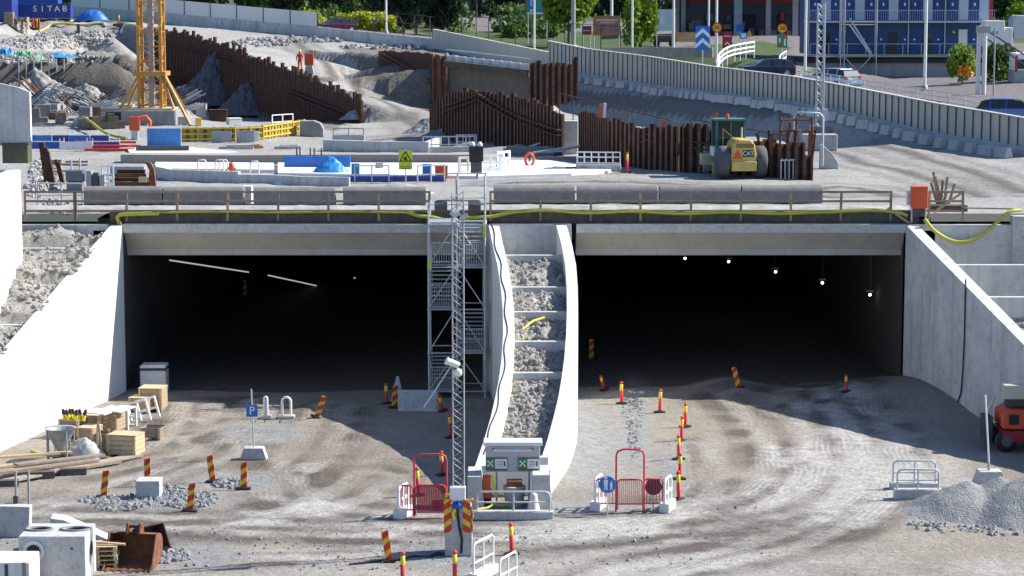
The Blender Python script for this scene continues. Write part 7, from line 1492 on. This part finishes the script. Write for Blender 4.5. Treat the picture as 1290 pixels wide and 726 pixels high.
q = UD(1288, 182); q.z = D(1288, 126, 182 - 93).z; t = thing('truck', 'grey and white truck cab cut off by the right edge', 'truck', q); MB().box(.4, 1, .6, 2.2, 2.3, 1.7).build('lower_cab', galv_d, t, bevel=.06); MB().box(.4, 1, 2.3, 2.1, 2.2, 1.4).build('upper_cab', white, t, bevel=.08); MB().box(.1, -.13, 2.45, 1.1, .03, .75).build('window', glass, t); MB().box(-.55, -.13, 2.2, .2, .04, 1.3).build('mirror', red_d, t)
for x in (-.3, 1.1): MB().lathe([(.2, -.15), (.5, -.15), (.5, .15), (.2, .15)], 14, (x, .1, .5), axis='y').build('wheel', black, t)
# ------------------------------------------------------------------ plants
def leaves(mb, c0, rx, ry, rz_, n, ls, lob=5, seed=0):
    r_ = np.random.default_rng(seed); L = [(r_.uniform(-.55, .55), r_.uniform(-.55, .55), r_.uniform(-.5, .6), r_.uniform(.35, .6)) for _ in range(lob * 3)]
    for k in range(n):
        a, b, cz, r = L[r_.integers(len(L))]; d = r_.normal(size=3); d /= np.linalg.norm(d); rr = r * r_.uniform(.55, 1.05) ** .5
        p = Vector((c0[0] + (a + d[0] * rr) * rx, c0[1] + (b + d[1] * rr) * ry, c0[2] + (cz + d[2] * rr) * rz_))
        e = Euler(tuple(r_.uniform(0, 6.28, 3))).to_matrix(); s = ls * r_.uniform(.6, 1.4)
        mb.add([p + e @ Vector(q) for q in ((-s / 2, -s / 3, 0), (s / 2, -s / 3, s * .1), (s / 2, s / 3, 0), (-s / 2, s / 3, s * .1))], [(0, 1, 2, 3)])
def tree(p, h, r, label, m, n=1500, ls=.35, cz=.62, rz_=None, trunk=.2, name='tree', group=None, seed=0, cat='tree'):
    t = thing(name, label, cat, p, 0, group); mb = MB(); rz_ = rz_ or h * .4; leaves(mb, (0, 0, h * cz), r, r, rz_, n, ls, 5, seed); 
    tk = MB(); tk.path([(0, 0, -.3), (.05, 0, h * .2), (-.05, .05, h * .45), (.05, 0, h * .75)], [trunk, trunk * .8, trunk * .55, trunk * .2], 7)
    for k in range(5): a = k * 1.3 + seed; tk.path([(0, 0, h * (.25 + .08 * k)), (r * .35 * math.cos(a), r * .35 * math.sin(a), h * (.42 + .08 * k)), (r * .7 * math.cos(a), r * .7 * math.sin(a), h * (.52 + .08 * k))], [trunk * .4, trunk * .25, trunk * .08], 5)
    tk.build('trunk', bark, t); mb.build('crown', m, t); return t
tree(UD(716, 240), 7.6, 3.2, 'lime green tree behind the thick grey post', leaf_l, 3800, .42, .66, 3.6, seed=1)
tree(UD(806, 232), 6.4, 1.9, 'bushy bright green tree right of the orange banner', leaf_l, 3000, .36, .5, 3.4, seed=2)
tree(UD(1212, 184), 3.2, 1.3, 'green bush with orange flowers below the barracks', leaf_l, 900, .24, .5, 1.9, seed=3, name='bush', trunk=.08, cat='bush'); 
for c_ in [o for o in bpy.data.objects if o.get('label') == 'green bush with orange flowers below the barracks']:
    mb = MB(); leaves(mb, (.0, -1.2, 1.0), .7, .3, .5, 120, .2, 3, 9); mb.build('flowers', mat('flower_orange', (.75, .28, .02), .6), c_)
tree(UD(1256, 186), 2.8, 1.6, 'dark green shrub right of the flowering bush', leaf_m, 1500, .28, .45, 1.7, seed=4, name='bush', trunk=.08, cat='bush')
for k, (u, d, h, r, m_, lb) in enumerate([(525, 272, 9, 3.6, leaf_d, 'dark conifer left of the light gravel road'), (556, 262, 7.0, 2.6, leaf_d, 'dark spreading conifer beside the fence corner'), (505, 285, 10, 3.6, leaf_d, 'dark conifer behind the lamp post'), (468, 300, 9, 4, leaf_d, 'dark tree behind the yellow shrubs'), (365, 290, 7, 3.4, leaf_m, 'green tree above the pale fence sheets'), (330, 300, 8, 3.6, leaf_m, 'green tree at the upper left behind the fence'), (420, 310, 9, 4, leaf_d, 'dark tree above the wine coloured car'), (1270, 300, 6, 4, leaf_m, 'green tree behind the caravan'), (1300, 290, 6, 4, leaf_l, 'lime green tree at the top right corner'), (652, 330, 7, 4, leaf_d, 'dark tree left of the direction sign'), (780, 360, 8, 4, leaf_d, 'dark tree behind the white post'), (600, 380, 9, 5, leaf_d, 'dark tree at the head of the gravel road'), (362, 262, 4, 2.0, leaf_d, 'small dark tree rising behind the fence sheets')]):
    tree(UD(u, d), h, r, lb, m_, 2200, .5, .55, h * .48, seed=10 + k, group=None)
for k, (u, d, rx, h, m_) in enumerate([(445, 268, 3, 2.0, leaf_y), (465, 266, 2.6, 2.0, leaf_y), (482, 264, 2, 1.7, leaf_y), (392, 262, 2.5, 1.7, leaf_y)]):
    q = UD(u, d); mb = MB(); leaves(mb, (0, 0, h * .5), rx, 1.5, h * .6, 1400, .26, 4, 40 + k); tag(mb.build('flowering_shrub', m_, loc=q), ['yellow flowering shrub left of the white lamp post, first', 'yellow flowering shrub in the middle of the row', 'yellow flowering shrub nearest the white lamp post', 'small yellow shrub above the fence sheets'][k], 'shrub')
mb = MB(); o_ = UD(600, 400)
for k in range(90):
    u = random.uniform(-60, 1350); d = random.uniform(400, 620); q = UD(u, d) - o_
    if 575 < u < 640 and d < 480: continue
    h = random.uniform(7, 13); leaves(mb, (q.x, q.y, q.z + h * .45), random.uniform(4, 7), 4, h * .6, 260, 1.3, 4, 200 + k)
tag(mb.build('woods', leaf_d, loc=o_), 'dark wood closing the view behind the roads', 'woods', kind='stuff')
mb = MB(); o_ = UD(450, 275)
for k in range(60):
    u = random.choice([random.uniform(310, 575), random.uniform(640, 690), random.uniform(1250, 1300)]); q = UD(u, random.uniform(275, 330)) - o_; leaves(mb, (q.x, q.y, q.z + .8), 3, 2, 1.3, 150, .5, 3, 300 + k)
tag(mb.build('undergrowth', leaf_m, loc=o_), 'green undergrowth between the trees behind the wall', 'undergrowth', kind='stuff')
# mesh fence behind wall
for (pts, lb) in [([(560, 44, 262), (600, 50, 255), (640, 55, 248), (690, 60, 240), (745, 64, 232), (800, 68, 226)], 'tall thin dark post fence on the grass behind the long wall'), ([(440, 38, 262), (500, 46, 258), (548, 52, 250)], 'tall thin fence on the verge beside the conifers')]:
    road_rail(pts, lb, 2.6, steel_d, 2.4, (.05, 1), 'post_fence', .03)
q = UD(394, 262); tag(MB().box(0, 0, 0, 1.6, .5, 1.0).build('utility_box', conc_w, loc=q), 'pale utility box left of the wine coloured car', 'box')
